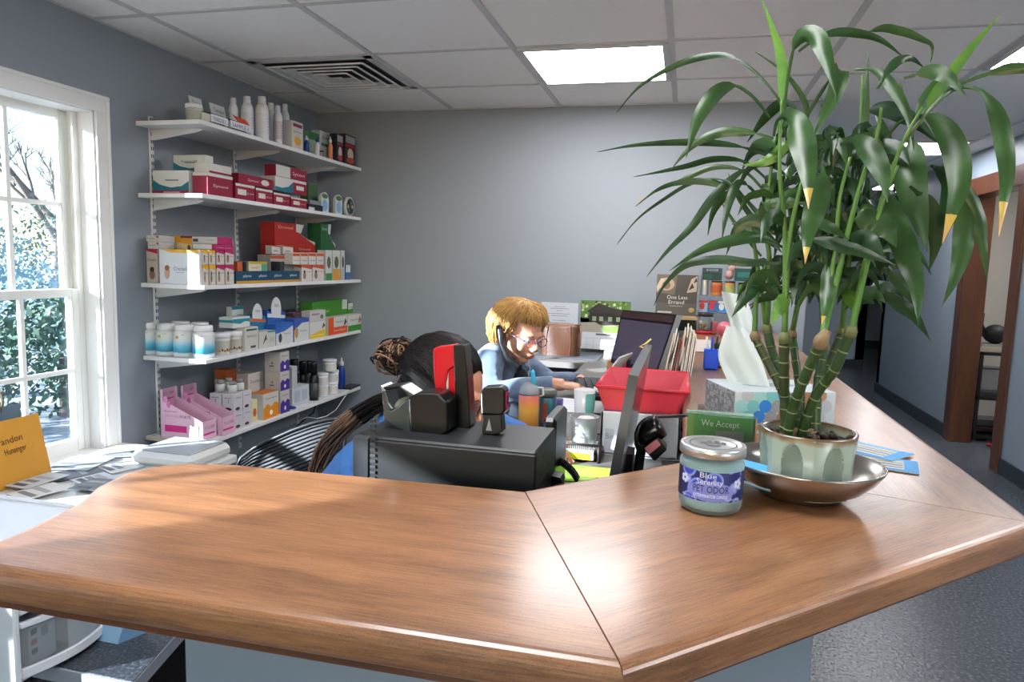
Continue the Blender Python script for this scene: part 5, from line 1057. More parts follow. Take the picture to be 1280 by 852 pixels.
# acrylic rack with cans
Yr = 3.45; x0 = atY(871, 400, Yr).x; x1 = x0+.26; zt_ = atY(880, 372, Yr).z
t = thing('acrylic_rack', 'clear acrylic rack of pet products at the far counter end', 'rack', (0, 0, 0)); zl = [TOP+.001, atY(880, 390, Yr).z, atY(880, 369, Yr).z, atY(880, 350, Yr).z]
b = MB()
for z in zl[1:]: b.box(x0, Yr, z-.004, x1, Yr+.16, z, M_clear)
for x in (x0, x1-.004): b.box(x, Yr, TOP+.001, x+.004, Yr+.16, zl[3]+.07, M_clear)
b.box(x0, Yr+.156, TOP+.001, x1, Yr+.16, zl[3]+.07, M_clear); b.build('shelves', t)
rr = random.Random(8)
def can(nm, lb, x, z, r, h, body, lid=None, band=None):
    t = thing(nm, lb, 'can', (x, Yr+.05, z+.0008), group=None); MB().lathe([(r*.95, 0), (r, .003), (r, h*.85), (r*.92, h*.9)], n=18, m=body).build('body', t)
    MB().lathe([(r*.95, h*.88), (r*.95, h), (0, h)], n=18, m=lid or M_steel).build('lid', t)
    if band: MB().lathe([(r+.0006, h*.2), (r+.0006, h*.7)], n=18, m=band, cap=False).build('label', t)
can('spray_can', 'silver spray can in the acrylic rack', x0+.028, zl[2], .019, .10, M_steel, M_white)
can('food_jar', 'orange labelled jar in the acrylic rack, left of two', x0+.085, zl[2], .026, .07, C('#c7773f'), M_dk, C('#b05a2c'))
can('food_jar', 'orange labelled jar in the acrylic rack, right of two', x0+.145, zl[2], .026, .07, C('#c98a4a'), M_dk, C('#a8b06a'))
can('food_jar', 'green labelled jar at the right of the acrylic rack', x0+.205, zl[2], .024, .065, C('#5f8a4a'), M_dk)
for j, (x, c, c2) in enumerate(((.025, '#8ea0b0', '#b0302c'), (.07, '#2a66a5', '#c2302c'), (.115, '#2f78b8', '#d0d4d6'), (.165, '#b06a4a', '#e0d0b0'), (.215, '#a8502f', '#e0c0a0'))):
    tag(carton_mb(.04, .05, .055, c, [('F', 'e', (.4, .5, .3, .3), c2), ('F', 'r', (0, .8, 1, 1), c2)]).build('treat_box', loc=(x0+x, Yr+.04, zl[1]+.0008)), ['greyish blue', 'dark blue and red', 'bright blue and white', 'tan', 'rust coloured'][j]+' treat box on the second rack tier', 'box', 'treat boxes on the second rack tier')
for j, (x, c) in enumerate(((.04, '#2f4c40'), (.10, '#1f3a34'))):
    pass
tag(carton_mb(.09, .06, .058, '#16332f', [('F', 'r', (0, .62, 1, 1), '#33414a'), ('F', 't', (.5, .82, .6, .2), 'K-COOK', '#b9c4c6'), ('F', 'r', (.05, .1, .5, .5), '#1f4a3c')]).build('treat_box', loc=(x0+.06, Yr+.06, zl[3]+.0008)), 'dark green product box on top of the acrylic rack', 'box')
b = MB(); b.ell((0, 0, .028), (.020, .02, .024), C('#b08a84'), n=12); b.ell((.012, 0, .062), (.018, .018, .018), C('#c09a94'), n=12); b.ell((.0, -.004, .08), (.008, .008, .012), C('#8a3a4a'), n=8); b.ell((.024, -.004, .08), (.008, .008, .012), C('#8a3a4a'), n=8)
tag(b.build('plush_toy', loc=(x0+.14, Yr+.06, zl[3]+.001)), 'small pinkish plush toy on top of the acrylic rack', 'toy')
b = carton_mb(.10, .06, .06, '#1d4a48', [('F', 'r', (.1, .3, .9, .7), '#2f6a64')]); tag(b.build('treat_box', loc=(x0+.215, Yr+.06, zl[3]+.0008)), 'teal product box at the right end of the rack top', 'box')
q = atZ(880, 416, TOP); t = thing('treat_jar', 'clear lidded jar with red base before the acrylic rack', 'jar', (atY(881, 410, 3.38).x, 3.38, TOP+.001))
MB().lathe([(.036, .014), (.038, .02), (.038, .075), (.03, .085)], n=24, m=M_clear, cap=False).build('glass', t); MB().lathe([(.039, 0), (.039, .016), (0, .016)], n=24, m=C('#b01c26')).build('base', t); MB().lathe([(.034, .082), (.036, .098), (0, .10)], n=24, m=M_dgrey).build('lid', t)
b = MB()
for k in range(12): b.ell((rr.uniform(-.02, .02), rr.uniform(-.02, .02), .025+rr.random()*.03), .009, C(rr.choice(['#7a9a4a', '#c9c4b0', '#4a5a34', '#a8482f'])), n=8)
b.build('treats', t)
b = MB(); b.ell((0, 0, .034), .034, mat('pink_rubber', '#c9606e', .4), n=20); b.ell((.004, -.03, .05), (.008, .006, .006), C('#e6a0a8'), n=8); tag(b.build('rubber_ball', loc=(atY(906, 405, 3.3).x, 3.3, TOP+.001)), 'pink rubber ball on the counter before the rack', 'ball')
tag(MB().box(-.03, -.02, 0, .0, .02, .06, C('#a8505a'), b=.006).build('toy_tube', loc=(atY(897, 405, 3.36).x, 3.38, TOP+.001)), 'dusky red upright pack between jar and ball', 'pack')
# papers, pen cup on the counter arm
tag(MB().box(-.07, -.22, 0, .05, .22, .003, C('#b9aca4')).build('paper_sheet', loc=(.055+.03, 2.85, TOP+.001), rot=(0, 0, .1)), 'beige sheet lying on the counter behind the blue pen cup', 'paper')
q = atZ(888, 462, TOP); t = thing('pen_cup', 'bright blue pen cup on the far counter', 'cup', (q.x, 2.2, TOP+.001)); M_bl = mat('bright_blue_plastic', '#1d4fd0', .3)
MB().box(-.022, -.02, 0, .022, .02, .062, M_bl, b=.004).build('cup_wall', t)
for k, (x, y, c) in enumerate(((-.010, 0, '#dcdfe4'), (.002, .006, '#2a4aa0'), (.010, -.004, '#1c1f28'), (.0, -.010, '#2456b8'))): MB().tube([(x, y, .04), (x*1.6, y*1.5, .10)], .0032, 8, C(c)).build('pen', t)
tag(MB().box(-.03, -.03, 0, .03, .03, .02, C('#1d3a30'), b=.003).box(-.025, -.025, .02, .028, .028, .05, C('#23302c'), b=.003).build('desk_gadget', loc=(q.x+.045, 2.5, TOP+.001)), 'dark green blocky item behind the blue pen cup', 'object')
tag(MB().box(-.03, -.02, 0, .03, .02, .012, C('#16181c')).box(-.03, -.0205, .004, .03, -.0200, .007, C('#c0304a')).box(-.03, -.0205, .008, .03, -.0200, .010, C('#d8d8dc')).build('striped_case', loc=(q.x+.05, 2.26, TOP+.001)), 'small black case with red and white stripes beside the pen cup', 'case')

# scanner and webcam cluster with the black cable, behind the inner counter edge
t = thing('barcode_scanner', 'black handheld scanner on a stand behind the candle jar', 'scanner', (0, 0, 0)); Ys = 1.24
a, b_ = atY(797, 548, Ys), atY(827, 532, Ys); b = MB(); b.tube([a, a.lerp(b_, .3), a.lerp(b_, .8), b_], [.013, .018, .021, .019], 14, Mgloss); b.build('head', t)
b = MB(); pprism(b, [(803, 560), (822, 546), (834, 562), (818, 577)], Ys-.02, .035, Mgloss); b.build('handle', t, bevel=.003)
b = MB(); pprism(b, [(806, 560), (821, 549), (826, 556), (811, 568)], Ys-.022, .002, C('#b86a74')); b.build('label', t)
q = atY(797, 580, Ys); b = MB(); b.lathe([(.045, 0), (.045, .01), (.03, .03), (.02, .06), (.018, .075), (0, .075)], n=22, m=M_black, c=(0, 0, 0)); o = b.build('stand_base', t, loc=(q.x+.005, Ys, DZ+.001))
b = MB(); b.tube([(q.x, Ys, DZ+.07), atY(800, 570, Ys), atY(803, 556, Ys)], .009, 10, M_black); b.build('neck', t)
q2 = atZ(882, 521, TOP+.004)
pts = [atY(803, 572, Ys-.01), atY(796, 556, Ys-.02), atY(796, 540, Ys-.02), atY(803, 527, Ys), atY(818, 521, Ys+.05), atY(838, 520, Ys+.14), atY(858, 519, Ys+.2), atY(878, 520, 1.50)]
pts[-1].z = max(pts[-1].z, TOP+.006)
# smooth the cable
def smooth(pts, n=6):
    out_ = []
    P_ = [pts[0]]+list(pts)+[pts[-1]]
    for i in range(1, len(P_)-2):
        for k in range(n):
            t_ = k/n; a, b_, c, d_ = [Vector(P_[i+j]) for j in (-1, 0, 1, 2)]
            out_.append(.5*((2*b_)+(c-a)*t_+(2*a-5*b_+4*c-d_)*t_*t_+(3*b_-a-3*c+d_)*t_**3))
    out_.append(Vector(pts[-1])); return out_
MB().tube(smooth(pts), .0038, 8, M_black).build('cable', t)
# card holder by the tissue box
q = atZ(877, 519, TOP); t = thing('card_holder', 'small smoky card holder left of the tissue box', 'card holder', (q.x+.003, 1.50, TOP+.001))
MB().box(-.012, -.004, 0, .012, -.002, .022, clear('smoky_clear', tint=(.6, .6, .62, 1), amt=.1)).box(-.013, -.01, 0, .013, .02, .003, M_black).box(.011, -.004, 0, .013, .02, .022, M_black).build('holder', t); MB().box(-.012, .004, .003, .010, .016, .012, C('#a03a4c')).build('cards', t)

# office chair with ribbed mesh back
M_mesh = mat('black_chair_mesh', '#191b1f', .55)
t = thing('office_chair', 'black office chair with ribbed mesh back beside the shelves', 'chair', (0, 0, 0))
Yc = 1.85
top_ = [(298, 580), (302, 572), (318, 560), (340, 549), (365, 538), (390, 529), (410, 524), (425, 523), (434, 527)]
tp = [atY(a, b_, Yc+.012*i) for i, (a, b_) in enumerate(top_)]
N_ = len(tp); b = MB(); vs = []
hgt = .42
for i, p_ in enumerate(tp):
    for k in range(9): vs.append(p_+Vector((.05*(k/8)**1.3, -.10*math.sin(k/8*PI*.5), -hgt*k/8*(.55+.45*math.sin(PI*i/(N_-1))))))
b.add(vs, [(i*9+k, i*9+k+1, (i+1)*9+k+1, (i+1)*9+k) for i in range(N_-1) for k in range(8)], M_mesh, smooth=True)
vs2 = [v+Vector((.002, .008, 0)) for v in vs]; b.add(vs2, [((i+1)*9+k, (i+1)*9+k+1, i*9+k+1, i*9+k) for i in range(N_-1) for k in range(8)], M_mesh, smooth=True); b.build('backrest', t)
b = MB()
for k in range(34):
    f_ = k/34*8; k0 = int(f_); fr__ = f_-k0
    b.tube([vs[i*9+k0].lerp(vs[i*9+min(k0+1, 8)], fr__)+Vector((0, -.004, 0)) for i in range(N_)], .0022, 4, mat('rib_black', '#1a1c1f', .75))
b.build('ribs', t)
M_cf = mat('chair_frame_black', '#141518', .35)
MB().tube([vs[8]]+[vs[i] for i in range(8, -1, -1)]+tp+[vs[(N_-1)*9+i] for i in range(9)], .008, 8, M_cf).build('back_frame', t)
cx, cy = -.95, 1.60
MB().lathe([(.02, 0), (.22, .005), (.24, .02), (.23, .05), (.1, .06), (0, .06)], c=(cx+.12, cy, .38), n=28, m=M_mesh).build('seat', t)
MB().lathe([(.025, .1), (.025, .38)], c=(cx+.12, cy, 0), n=12, m=M_cf).build('gas_post', t)
MB().tube([Vector((cx-.05, cy+.1, .39)), Vector((cx-.12, cy+.16, .42)), (vs[4*9+8]+Vector((0, .02, .02)))], .015, 8, M_cf).build('back_arm', t)
for k in range(5):
    a = k*2*PI/5+.3; lg = MB().tube([(cx+.12, cy, .10), (cx+.12+.12*math.cos(a), cy+.12*math.sin(a), .085), (cx+.12+.25*math.cos(a), cy+.25*math.sin(a), .055)], [.022, .018, .014], 8, M_cf).build('leg', t)
    MB().lathe([(.0, -.012), (.024, -.012), (.024, .012), (0, .012)], n=14, m=M_cf, M=Matrix.Translation((cx+.12+.25*math.cos(a), cy+.25*math.sin(a), .0245)) @ Matrix.Rotation(R(90), 4, 'X')).build('caster', lg)

# store room seen through the doorway
X0 = atY(1231, 450, 5.7).x
t = thing('store_shelf', 'dark shelf inside the room beyond the wooden doorway', 'shelf', (0, 0, 0)); b = MB()
for z in (.02, .30, .62): b.box(2.06, 5.55, z, 2.75, 5.95, z+.02, M_dgrey)
for x in (2.06, 2.73):
    for y in (5.55, 5.93): b.box(x, y, 0, x+.02, y+.02, .64, M_dgrey)
b.build('frame', t)
tag(carton_mb(.3, .26, .06, '#1d1f2a', [('F', 'r', (0, .7, 1, .8), '#8a2430')], b=.02).build('cushion', loc=(2.24, 5.75, .041)), 'dark cushion with a red line at the bottom of the store shelf', 'cushion')
tag(MB().box(-.14, -.1, 0, .14, .1, .2, clear('storage_bag', amt=.35, solid='#8f96a5'), b=.03).build('plastic_bag', loc=(2.22, 5.70, .322)), 'translucent plastic bag on the lower store shelf', 'bag')
tag(MB().box(-.16, -.12, 0, .16, .12, .035, C('#b4ab9c')).box(-.14, -.1, .035, .15, .1, .05, C('#8f8a84')).build('paper_pile', loc=(2.23, 5.72, .641)), 'pile of papers on top of the store shelf', 'papers')
mb = MB(); mb.ell((0, 0, .07), (.08, .07, .07), M_blackm, n=14); mb.tube([(-.07, 0, .06), (-.11, 0, .13), (-.10, 0, .22)], [.03, .028, .02], 10, M_blackm); mb.tube([(.06, 0, .08), (.12, 0, .1), (.14, 0, .05)], .018, 8, M_blackm)
tag(mb.build('camera_bag', loc=(2.2, 5.72, .692)), 'black lumpy bag on top of the papers in the store room', 'bag')
mb = MB(); mb.tube([(0, 0, 0), (.02, 0, .2), (0, 0, .5), (.02, 0, .62)], [.04, .045, .05, .02], 12, M_blackm)
tag(mb.build('hanging_coat', loc=(1.985, 5.72, .002)), 'dark upright rolled coat just inside the doorway', 'coat')
tag(MB().tube([(0, 0, .012), (.08, -.06, .012), (.2, -.05, .012), (.3, .02, .012)], .01, 8, C('#a01c28')).build('red_hose', loc=(2.1, 5.40, 0)), 'red hose on the floor inside the doorway', 'hose')
# ================================================================ people
def finish(mb, name, parent, voxel, it=3, fold=0., fscale=18., mt=None):
    o = mb.build(name); m = o.modifiers.new('r', 'REMESH'); m.mode = 'VOXEL'; m.voxel_size = voxel*S; m.use_smooth_shade = True
    s_ = o.modifiers.new('s', 'SMOOTH'); s_.iterations = it; s_.factor = .5
    dg = bpy.context.evaluated_depsgraph_get(); me = bpy.data.meshes.new_from_object(o.evaluated_get(dg)); o.modifiers.clear(); old = o.data; o.data = me; bpy.data.meshes.remove(old)
    me.materials.clear(); me.materials.append(mt)
    me.polygons.foreach_set('use_smooth', [True]*len(me.polygons))
    if fold:
        nrm_ = [v.normal.copy() for v in me.vertices]
        for v, nv_ in zip(me.vertices, nrm_):
            c = v.co.copy(); n1 = noise.noise(c*fscale); n2 = noise.noise(Vector((c.x*fscale*.5, c.y*fscale*.5, c.z*fscale*2.2))+Vector((7, 3, 1)))
            v.co = c+nv_*fold*(n1*.6+abs(n2)*1.2)
    if parent is not None: o.parent = parent
    return o
M_skin1 = mat('skin_light', '#d9a183', .45, sss=.15, vary=.05, vscale=14); M_skin2 = mat('skin_warm', '#c98a6c', .45, sss=.15, vary=.05, vscale=14)
def frame(c, f, up=(0, 0, 1)):
    f = Vector(f).normalized(); r_ = f.cross(Vector(up)).normalized(); u_ = r_.cross(f).normalized()
    M = Matrix((r_, f, u_)).transposed().to_4x4(); M.translation = Vector(c); return M
def head(mb, M, m, k=1.):
    E = lambda c, r: mb.ell(Vector(c)*k, tuple(q*k for q in r), m, M=M, n=20)
    E((0, -.012, .022), (.073, .090, .083)); E((0, .028, -.022), (.058, .056, .080)); E((0, .054, -.082), (.025, .022, .020)); E((0, .02, -.06), (.045, .05, .035))
    for s_ in (-1, 1):
        E((s_*.034, .058, -.030), (.022, .018, .024)); E((s_*.009, .094, -.030), (.0085, .009, .007)); E((s_*.074, -.008, -.008), (.007, .017, .028)); E((s_*.031, .070, .004), (.017, .010, .011))
    mb.tube([Vector(p)*k for p in ((0, .078, .016), (0, .090, -.004), (0, .102, -.026))], [.008*k, .008*k, .011*k], 10, m, M=M)
    mb.tube([Vector(p)*k for p in ((-.045, .064, .022), (-.02, .080, .024), (0, .082, .020), (.02, .080, .024), (.045, .064, .022))], [.007*k, .009*k, .009*k, .009*k, .007*k], 10, m, M=M)
    E((0, .086, -.053), (.021, .009, .0055)); E((0, .084, -.063), (.018, .010, .006))
def eyes(M, parent, k=1., open_=.5):
    b = MB()
    for s_ in (-1, 1):
        b.ell(Vector((s_*.031, .0735, .003))*k, .0115*k, C('#e8e4de', .2), M=M, n=14)
        b.ell(Vector((s_*.031, .0815, .0005))*k, (.005*k, .0045*k, .005*k), C('#3a2a20', .1), M=M, n=10)
    b.build('eyes', parent)
    b = MB()
    for s_ in (-1, 1): b.tube([Vector(p)*k for p in ((s_*.018, .088, .020), (s_*.030, .090, .026), (s_*.044, .082, .022))], [.0015*k, .0025*k, .001*k], 6, C('#7a5236'), M=M)
    b.build('eyebrows', parent)
    b = MB(); b.ell(Vector((0, .0905, -.0535))*k, (.017*k, .0055*k, .0035*k), C('#a8534e', .3), M=M, n=12); b.ell(Vector((0, .089, -.0605))*k, (.014*k, .006*k, .004*k), C('#b0605a', .3), M=M, n=12); b.build('lips', parent)
def glasses(M, parent, col, k=1.):
    b = MB(); m = mat('glasses_'+col[1:], col, .25, metal=.3)
    for s_ in (-1, 1):
        ring = [Vector((s_*.032+.023*math.cos(a*PI/10), .098-.004*abs(math.cos(a*PI/10)), .001+.016*math.sin(a*PI/10)))*k for a in range(21)]
        b.tube(ring, .0014*k, 6, m, M=M); b.tube([Vector((s_*.055, .094, .006))*k, Vector((s_*.074, .05, .008))*k, Vector((s_*.079, -.01, .004))*k], .0016*k, 6, m, M=M)
    b.tube([Vector((-.009, .098, .004))*k, Vector((0, .102, .006))*k, Vector((.009, .098, .004))*k], .0014*k, 6, m, M=M); b.build('glasses', parent)
def handmesh(mb, w, d, nrm, side, m, curl=.35, k=.9):
    """w wrist, d towards the fingers, nrm back of the hand, side towards the thumb"""
    d = Vector(d).normalized(); side = (Vector(side)-d*Vector(side).dot(d)).normalized(); nrm = side.cross(d); nrm = nrm if nrm.z > 0 else -nrm
    w = Vector(w); P = lambda a, b_, c: w+(d*a+side*b_+nrm*c)*k
    mb.tube([P(-.02, 0, 0), P(.02, 0, 0), P(.055, 0, .003), P(.088, 0, .002)], [.026*k, .030*k, .038*k, .036*k], 12, m, flat=.42)
    for j, (o_, L) in enumerate(((.030, .072), (.0105, .082), (-.0095, .076), (-.029, .058))):
        L *= 1.; p0 = P(.080, o_, .002); a1 = curl*.5; pts = [p0]; ang = 0; q = (.080, .002)
        for sgm, ln in enumerate((.42, .32, .26)):
            ang += curl; q = (q[0]+L*ln*math.cos(ang), q[1]-L*ln*math.sin(ang)); pts.append(P(q[0], o_*1.12, q[1]))
        mb.tube([P(.06, o_*.9, 0)]+pts, [.009*k, .0092*k, .0085*k, .0076*k, .006*k], 8, m)
    mb.tube([P(.015, .022, -.002), P(.040, .048, -.008), P(.066, .058, -.014), P(.090, .054, -.018)], [.013*k, .0125*k, .010*k, .0075*k], 8, m)
def dome(mb, M, n, R_, endz, puff, r, mats, rr, start=(0, -.02, .09), turns=0, wob=.004, k=1.):
    for i in range(n):
        ph = rr.uniform(0, 2*PI); ez = endz(ph)+rr.uniform(-.012, .012)
        th1 = math.acos(max(-1, min(1, ez/(R_[2]*1.0)))); pts = []; N = 9; j1, j2 = rr.uniform(-1, 1), rr.uniform(-1, 1)
        for q in range(N):
            s_ = q/(N-1); th = .06+(th1-.06)*s_; p2 = ph+.12*j1*math.sin(3*s_)+.05*j2
            rad = 1+puff*math.sin(PI*s_*.75)+rr.uniform(0, .03)
            p = Vector((R_[0]*math.sin(th)*math.sin(p2)*rad, R_[1]*math.sin(th)*math.cos(p2)*rad+start[1]*(1-s_*.0), R_[2]*math.cos(th)*rad+.018))*k
            pts.append(p+Vector((rr.uniform(-1, 1), rr.uniform(-1, 1), rr.uniform(-1, 1)))*wob*s_)
        rl = r*rr.uniform(.6, 1.2); mb.tube(pts, [rl*.7]+[rl]*(N-3)+[rl*.7, rl*.15], 5, rr.choice(mats), M=M)

rr = random.Random(4)
# ---- older colleague on the telephone
t = thing('person', 'seated person with short blonde hair and glasses, in a grey blue hoodie, phoning', 'person', (0, 0, 0))
HC = atY(650, 415, 2.55); Mh = frame(HC, (.78, -.50, -.34), (.05, 0, 1)); f_ = Vector((.78, -.50, 0)).normalized(); K1 = 1.02
body = MB(); head(body, Mh, M_skin1, K1)
nb = HC+Vector((-.055, .045, -.125))
ns, fs_ = atY(611, 446, 2.46), atY(648, 452, 2.78); ch = atY(628, 478, 2.63); wa = atY(606, 545, 2.66); hp = Vector((wa.x-.02, wa.y, .50))
body.tube([HC+Vector((-.015, .015, -.04)), nb], [.046, .05], 14, M_skin1)
def torso(mb, nb, ns, fs_, ch, wa, hp, k, m):
    mb.tube([nb, nb.lerp(ch, .35), ch, wa, hp], [.05*k, .085*k, .115*k, .11*k, .125*k], 18, m)
    mb.tube([ns, ns.lerp(nb, .6)+Vector((0, 0, .0)), nb, fs_.lerp(nb, .6), fs_], [.05*k, .055*k, .055*k, .055*k, .05*k], 14, m); mb.tube([ns, ch.lerp(ns, .4), ch], [.052*k, .08*k, .1*k], 14, m); mb.tube([fs_, ch.lerp(fs_, .4), ch], [.052*k, .08*k, .1*k], 14, m)
torso(body, nb, ns, fs_, ch, wa, hp, .88, M_skin1)
en, wn = atY(617, 492, 2.37), atY(694, 480, 2.36); ef, wf = atY(688, 478, 2.82), atY(727, 475, 2.70)
body.tube([ns, en], [.040, .032], 12, M_skin1); body.tube([en, wn, wn+Vector((.03, 0, .0))], [.031, .023, .022], 12, M_skin1)
body.tube([fs_, ef], [.040, .032], 12, M_skin1); body.tube([ef, wf], [.030, .023], 12, M_skin1)
handmesh(body, wn+Vector((.01, 0, 0)), (.95, .05, -.12), (0, 0, 1), (0, 1, 0), M_skin1, curl=.28); handmesh(body, wf, (.85, -.45, -.10), (0, 0, 1), (-.4, -.9, 0), M_skin1, curl=.25)
for s_ in (-1, 1):
    h0 = hp+Vector((0, s_*.09, 0)); kn = h0+Vector((.36, 0, .04)); body.tube([h0, kn], [.085, .055], 14, M_skin1); body.tube([kn, kn+Vector((.0, 0, -.42))], [.05, .035], 12, M_skin1); body.tube([kn+Vector((-.02, 0, -.47)), kn+Vector((.06, 0, -.49)), kn+Vector((.14, 0, -.50))], [.034, .032, .024], 12, M_skin1)
finish(body, 'body', t, .0045, 3, mt=M_skin1)
M_hood = mat('heather_blue_grey_fabric', '#64748c', .85, bump=.2, bscale=300, vary=.12, vscale=40, sheen=.3)
jk = MB(); torso(jk, nb, ns, fs_, ch, wa, hp, 1.06, M_hood)
jk.tube([ns, ns.lerp(en, .5)+Vector((-.006, -.004, 0)), en, en.lerp(wn, .45), wn+Vector((-.004, 0, 0))], [.056, .052, .047, .041, .031], 16, M_hood); jk.tube([fs_, fs_.lerp(ef, .5), ef, wf+Vector((-.01, 0, 0))], [.056, .050, .046, .031], 16, M_hood)
for k_ in range(5): q = en.lerp(wn, .12+.14*k_); jk.tube([q+Vector((-.01, -.03, .02)), q+Vector((.004, -.034, -.002)), q+Vector((.012, -.02, -.03))], .011, 8, M_hood)
for k_ in range(4): q = ns.lerp(en, .35+.17*k_); jk.tube([q+Vector((-.03, -.03, -.012)), q+Vector((.0, -.044, .004)), q+Vector((.03, -.03, .022))], .011, 8, M_hood)
hd = nb+Vector((-.05, .0, .02)); jk.tube([nb+Vector((.05, -.06, -.015)), nb+Vector((0, -.085, .01)), hd+Vector((-.03, -.03, .0)), hd+Vector((-.035, .05, .0)), nb+Vector((.02, .085, .01)), nb+Vector((.07, .03, -.03))], [.016, .022, .03, .03, .022, .016], 12, M_hood)
finish(jk, 'hoodie', t, .006, 3, fold=.006, fscale=16, mt=M_hood)
M_navy = mat('shaded_front_navy', '#1d222c', .85); vv = MB(); c0 = ch+Vector((.085, -.075, .02))  # navy strip stands for the shadowed front of the hoodie
vv.tube([nb+Vector((.05, -.035, -.02)), c0+Vector((-.01, .01, .02)), c0+Vector((.01, .02, -.09)), wa+Vector((.11, -.05, .03))], [.028, .045, .05, .04], 12, M_navy); vv.build('shaded_front', t)
tr_ = MB(); M_tr = mat('black_trousers', '#1a1b20', .8)
for s_ in (-1, 1):
    h0 = hp+Vector((0, s_*.09, 0)); kn = h0+Vector((.36, 0, .04)); tr_.tube([h0+Vector((-.03, 0, 0)), kn], [.098, .066], 14, M_tr); tr_.tube([kn+Vector((.01, 0, .02)), kn+Vector((.0, 0, -.43))], [.062, .048], 12, M_tr)
finish(tr_, 'trousers', t, .01, 2, mt=M_tr)
eyes(Mh, t, K1); glasses(Mh, t, '#6a4a78', K1)
M_b1, M_b2, M_b3 = [mat('hair_blonde_%d' % i, c, .5, spec=.4, vary=.15, vscale=40) for i, c in enumerate(('#b98a4e', '#8a6238', '#d2a768'))]
hr = MB(); hr.ell(Vector((0, -.030, .026))*K1, tuple(q*K1 for q in (.080, .082, .086)), M_b2, M=Mh, n=20); hr.ell(Vector((0, -.06, -.03))*K1, (.070, .048, .062), M_b2, M=Mh, n=16)
dome(hr, Mh, 900, (.086, .097, .094), lambda ph: (.050 if math.cos(ph) > .5 else (-.005 if math.cos(ph) > .05 else -.080)), .06, .0030, [M_b1, M_b2, M_b2, M_b3], rr, wob=.008, k=K1)
dome(hr, Mh, 420, (.089, .101, .096), lambda ph: (.046 if math.cos(ph) > .45 else (-.01 if math.cos(ph) > .05 else -.092)), .20, .0018, [M_b1, M_b3], rr, wob=.012, k=K1)
hr.build('hair', t)
# handset held between ear and shoulder
hs = MB(); Q = lambda *p: Mh @ (Vector(p)*K1)
hs.tube([Q(.098, -.012, .022), Q(.100, .0, .008), Q(.106, .028, -.03), Q(.098, .070, -.068), Q(.074, .105, -.082), Q(.064, .112, -.086)], [.020, .024, .017, .017, .023, .018], 12, M_black, flat=.8)
tag(hs.build('telephone_handset'), 'black telephone handset held at the ear of the blonde person', 'phone')
t = thing('task_chair', 'black office seat under the blonde person', 'chair', (hp.x, hp.y, 0)); MB().lathe([(.05, .36), (.2, .365), (.22, .38), (.21, .405), (.1, .41), (0, .41)], n=26, m=M_mesh).build('seat', t); MB().lathe([(.025, .06), (.025, .365)], n=12, m=M_cf).build('gas_post', t)
for k in range(5): a = k*2*PI/5; MB().tube([(0, 0, .08), (.22*math.cos(a), .22*math.sin(a), .03), (.24*math.cos(a), .24*math.sin(a), .018)], [.02, .016, .014], 8, M_cf).build('leg', t)

# ---- younger colleague bent over the desk
t = thing('person', 'dark haired person with a bun and blue denim jacket bent over behind the counter', 'person', (0, 0, 0))
HC = atY(556, 488, 1.47); Mh = frame(HC, (.92, -.12, -.36), (.35, 0, 1)); K2 = 1.03
body = MB(); head(body, Mh, M_skin2, K2); nb = HC+Vector((-.095, .015, -.10))
ns, fs_ = atY(487, 560, 1.345), atY(497, 548, 1.64); ch = atY(484, 594, 1.47); wa = atY(432, 645, 1.52); hp = Vector((wa.x-.04, 1.58, .53))
body.tube([HC+Vector((-.035, .005, -.03)), nb], [.045, .048], 14, M_skin2)
torso(body, nb, ns, fs_, ch, wa, hp, .86, M_skin2)
ez = DZ+.05; en, wn = Vector((-.50, 1.29, ez)), Vector((-.335, 1.32, ez-.01)); ef, wf = Vector((-.50, 1.72, ez)), Vector((-.35, 1.60, ez-.01))
body.tube([ns, en], [.038, .030], 12, M_skin2); body.tube([en, wn], [.029, .022], 12, M_skin2); body.tube([fs_, ef], [.038, .030], 12, M_skin2); body.tube([ef, wf], [.029, .022], 12, M_skin2)
handmesh(body, wn, (.95, .2, -.05), (0, 0, 1), (0, 1, 0), M_skin2); handmesh(body, wf, (.95, -.25, -.05), (0, 0, 1), (0, -1, 0), M_skin2)
for s_ in (-1, 1):
    h0 = hp+Vector((0, s_*.09, 0)); kn = h0+Vector((.36, 0, .0)); body.tube([h0, kn], [.082, .055], 14, M_skin2); body.tube([kn, kn+Vector((.0, 0, -.42))], [.05, .035], 12, M_skin2); body.tube([kn+Vector((-.02, 0, -.46)), kn+Vector((.06, 0, -.48)), kn+Vector((.14, 0, -.49))], [.034, .032, .024], 12, M_skin2)
finish(body, 'body', t, .0045, 3, mt=M_skin2)
M_denim = mat('blue_denim', '#3f6fae', .8, bump=.25, bscale=350, vary=.16, vscale=30)
jk = MB(); torso(jk, nb+Vector((-.01, 0, -.01)), ns, fs_, ch, wa, hp, 1.06, M_denim)
jk.tube([ns, en, wn+Vector((-.01, 0, 0))], [.054, .044, .031], 14, M_denim); jk.tube([fs_, ef, wf+Vector((-.01, 0, 0))], [.054, .044, .031], 14, M_denim); jk.tube([nb+Vector((.05, -.055, -.01)), nb+Vector((-.02, -.065, .01)), nb+Vector((-.055, 0, .02)), nb+Vector((-.02, .065, .01)), nb+Vector((.05, .055, -.01))], .02, 10, M_denim)
finish(jk, 'denim_jacket', t, .006, 3, fold=.005, fscale=14, mt=M_denim)
tr_ = MB()
for s_ in (-1, 1):
    h0 = hp+Vector((0, s_*.09, 0)); kn = h0+Vector((.36, 0, .0)); tr_.tube([h0+Vector((-.03, 0, 0)), kn], [.094, .066], 14, M_tr); tr_.tube([kn+Vector((.01, 0, .02)), kn+Vector((.0, 0, -.43))], [.062, .048], 12, M_tr)
finish(tr_, 'trousers', t, .01, 2, mt=M_tr)
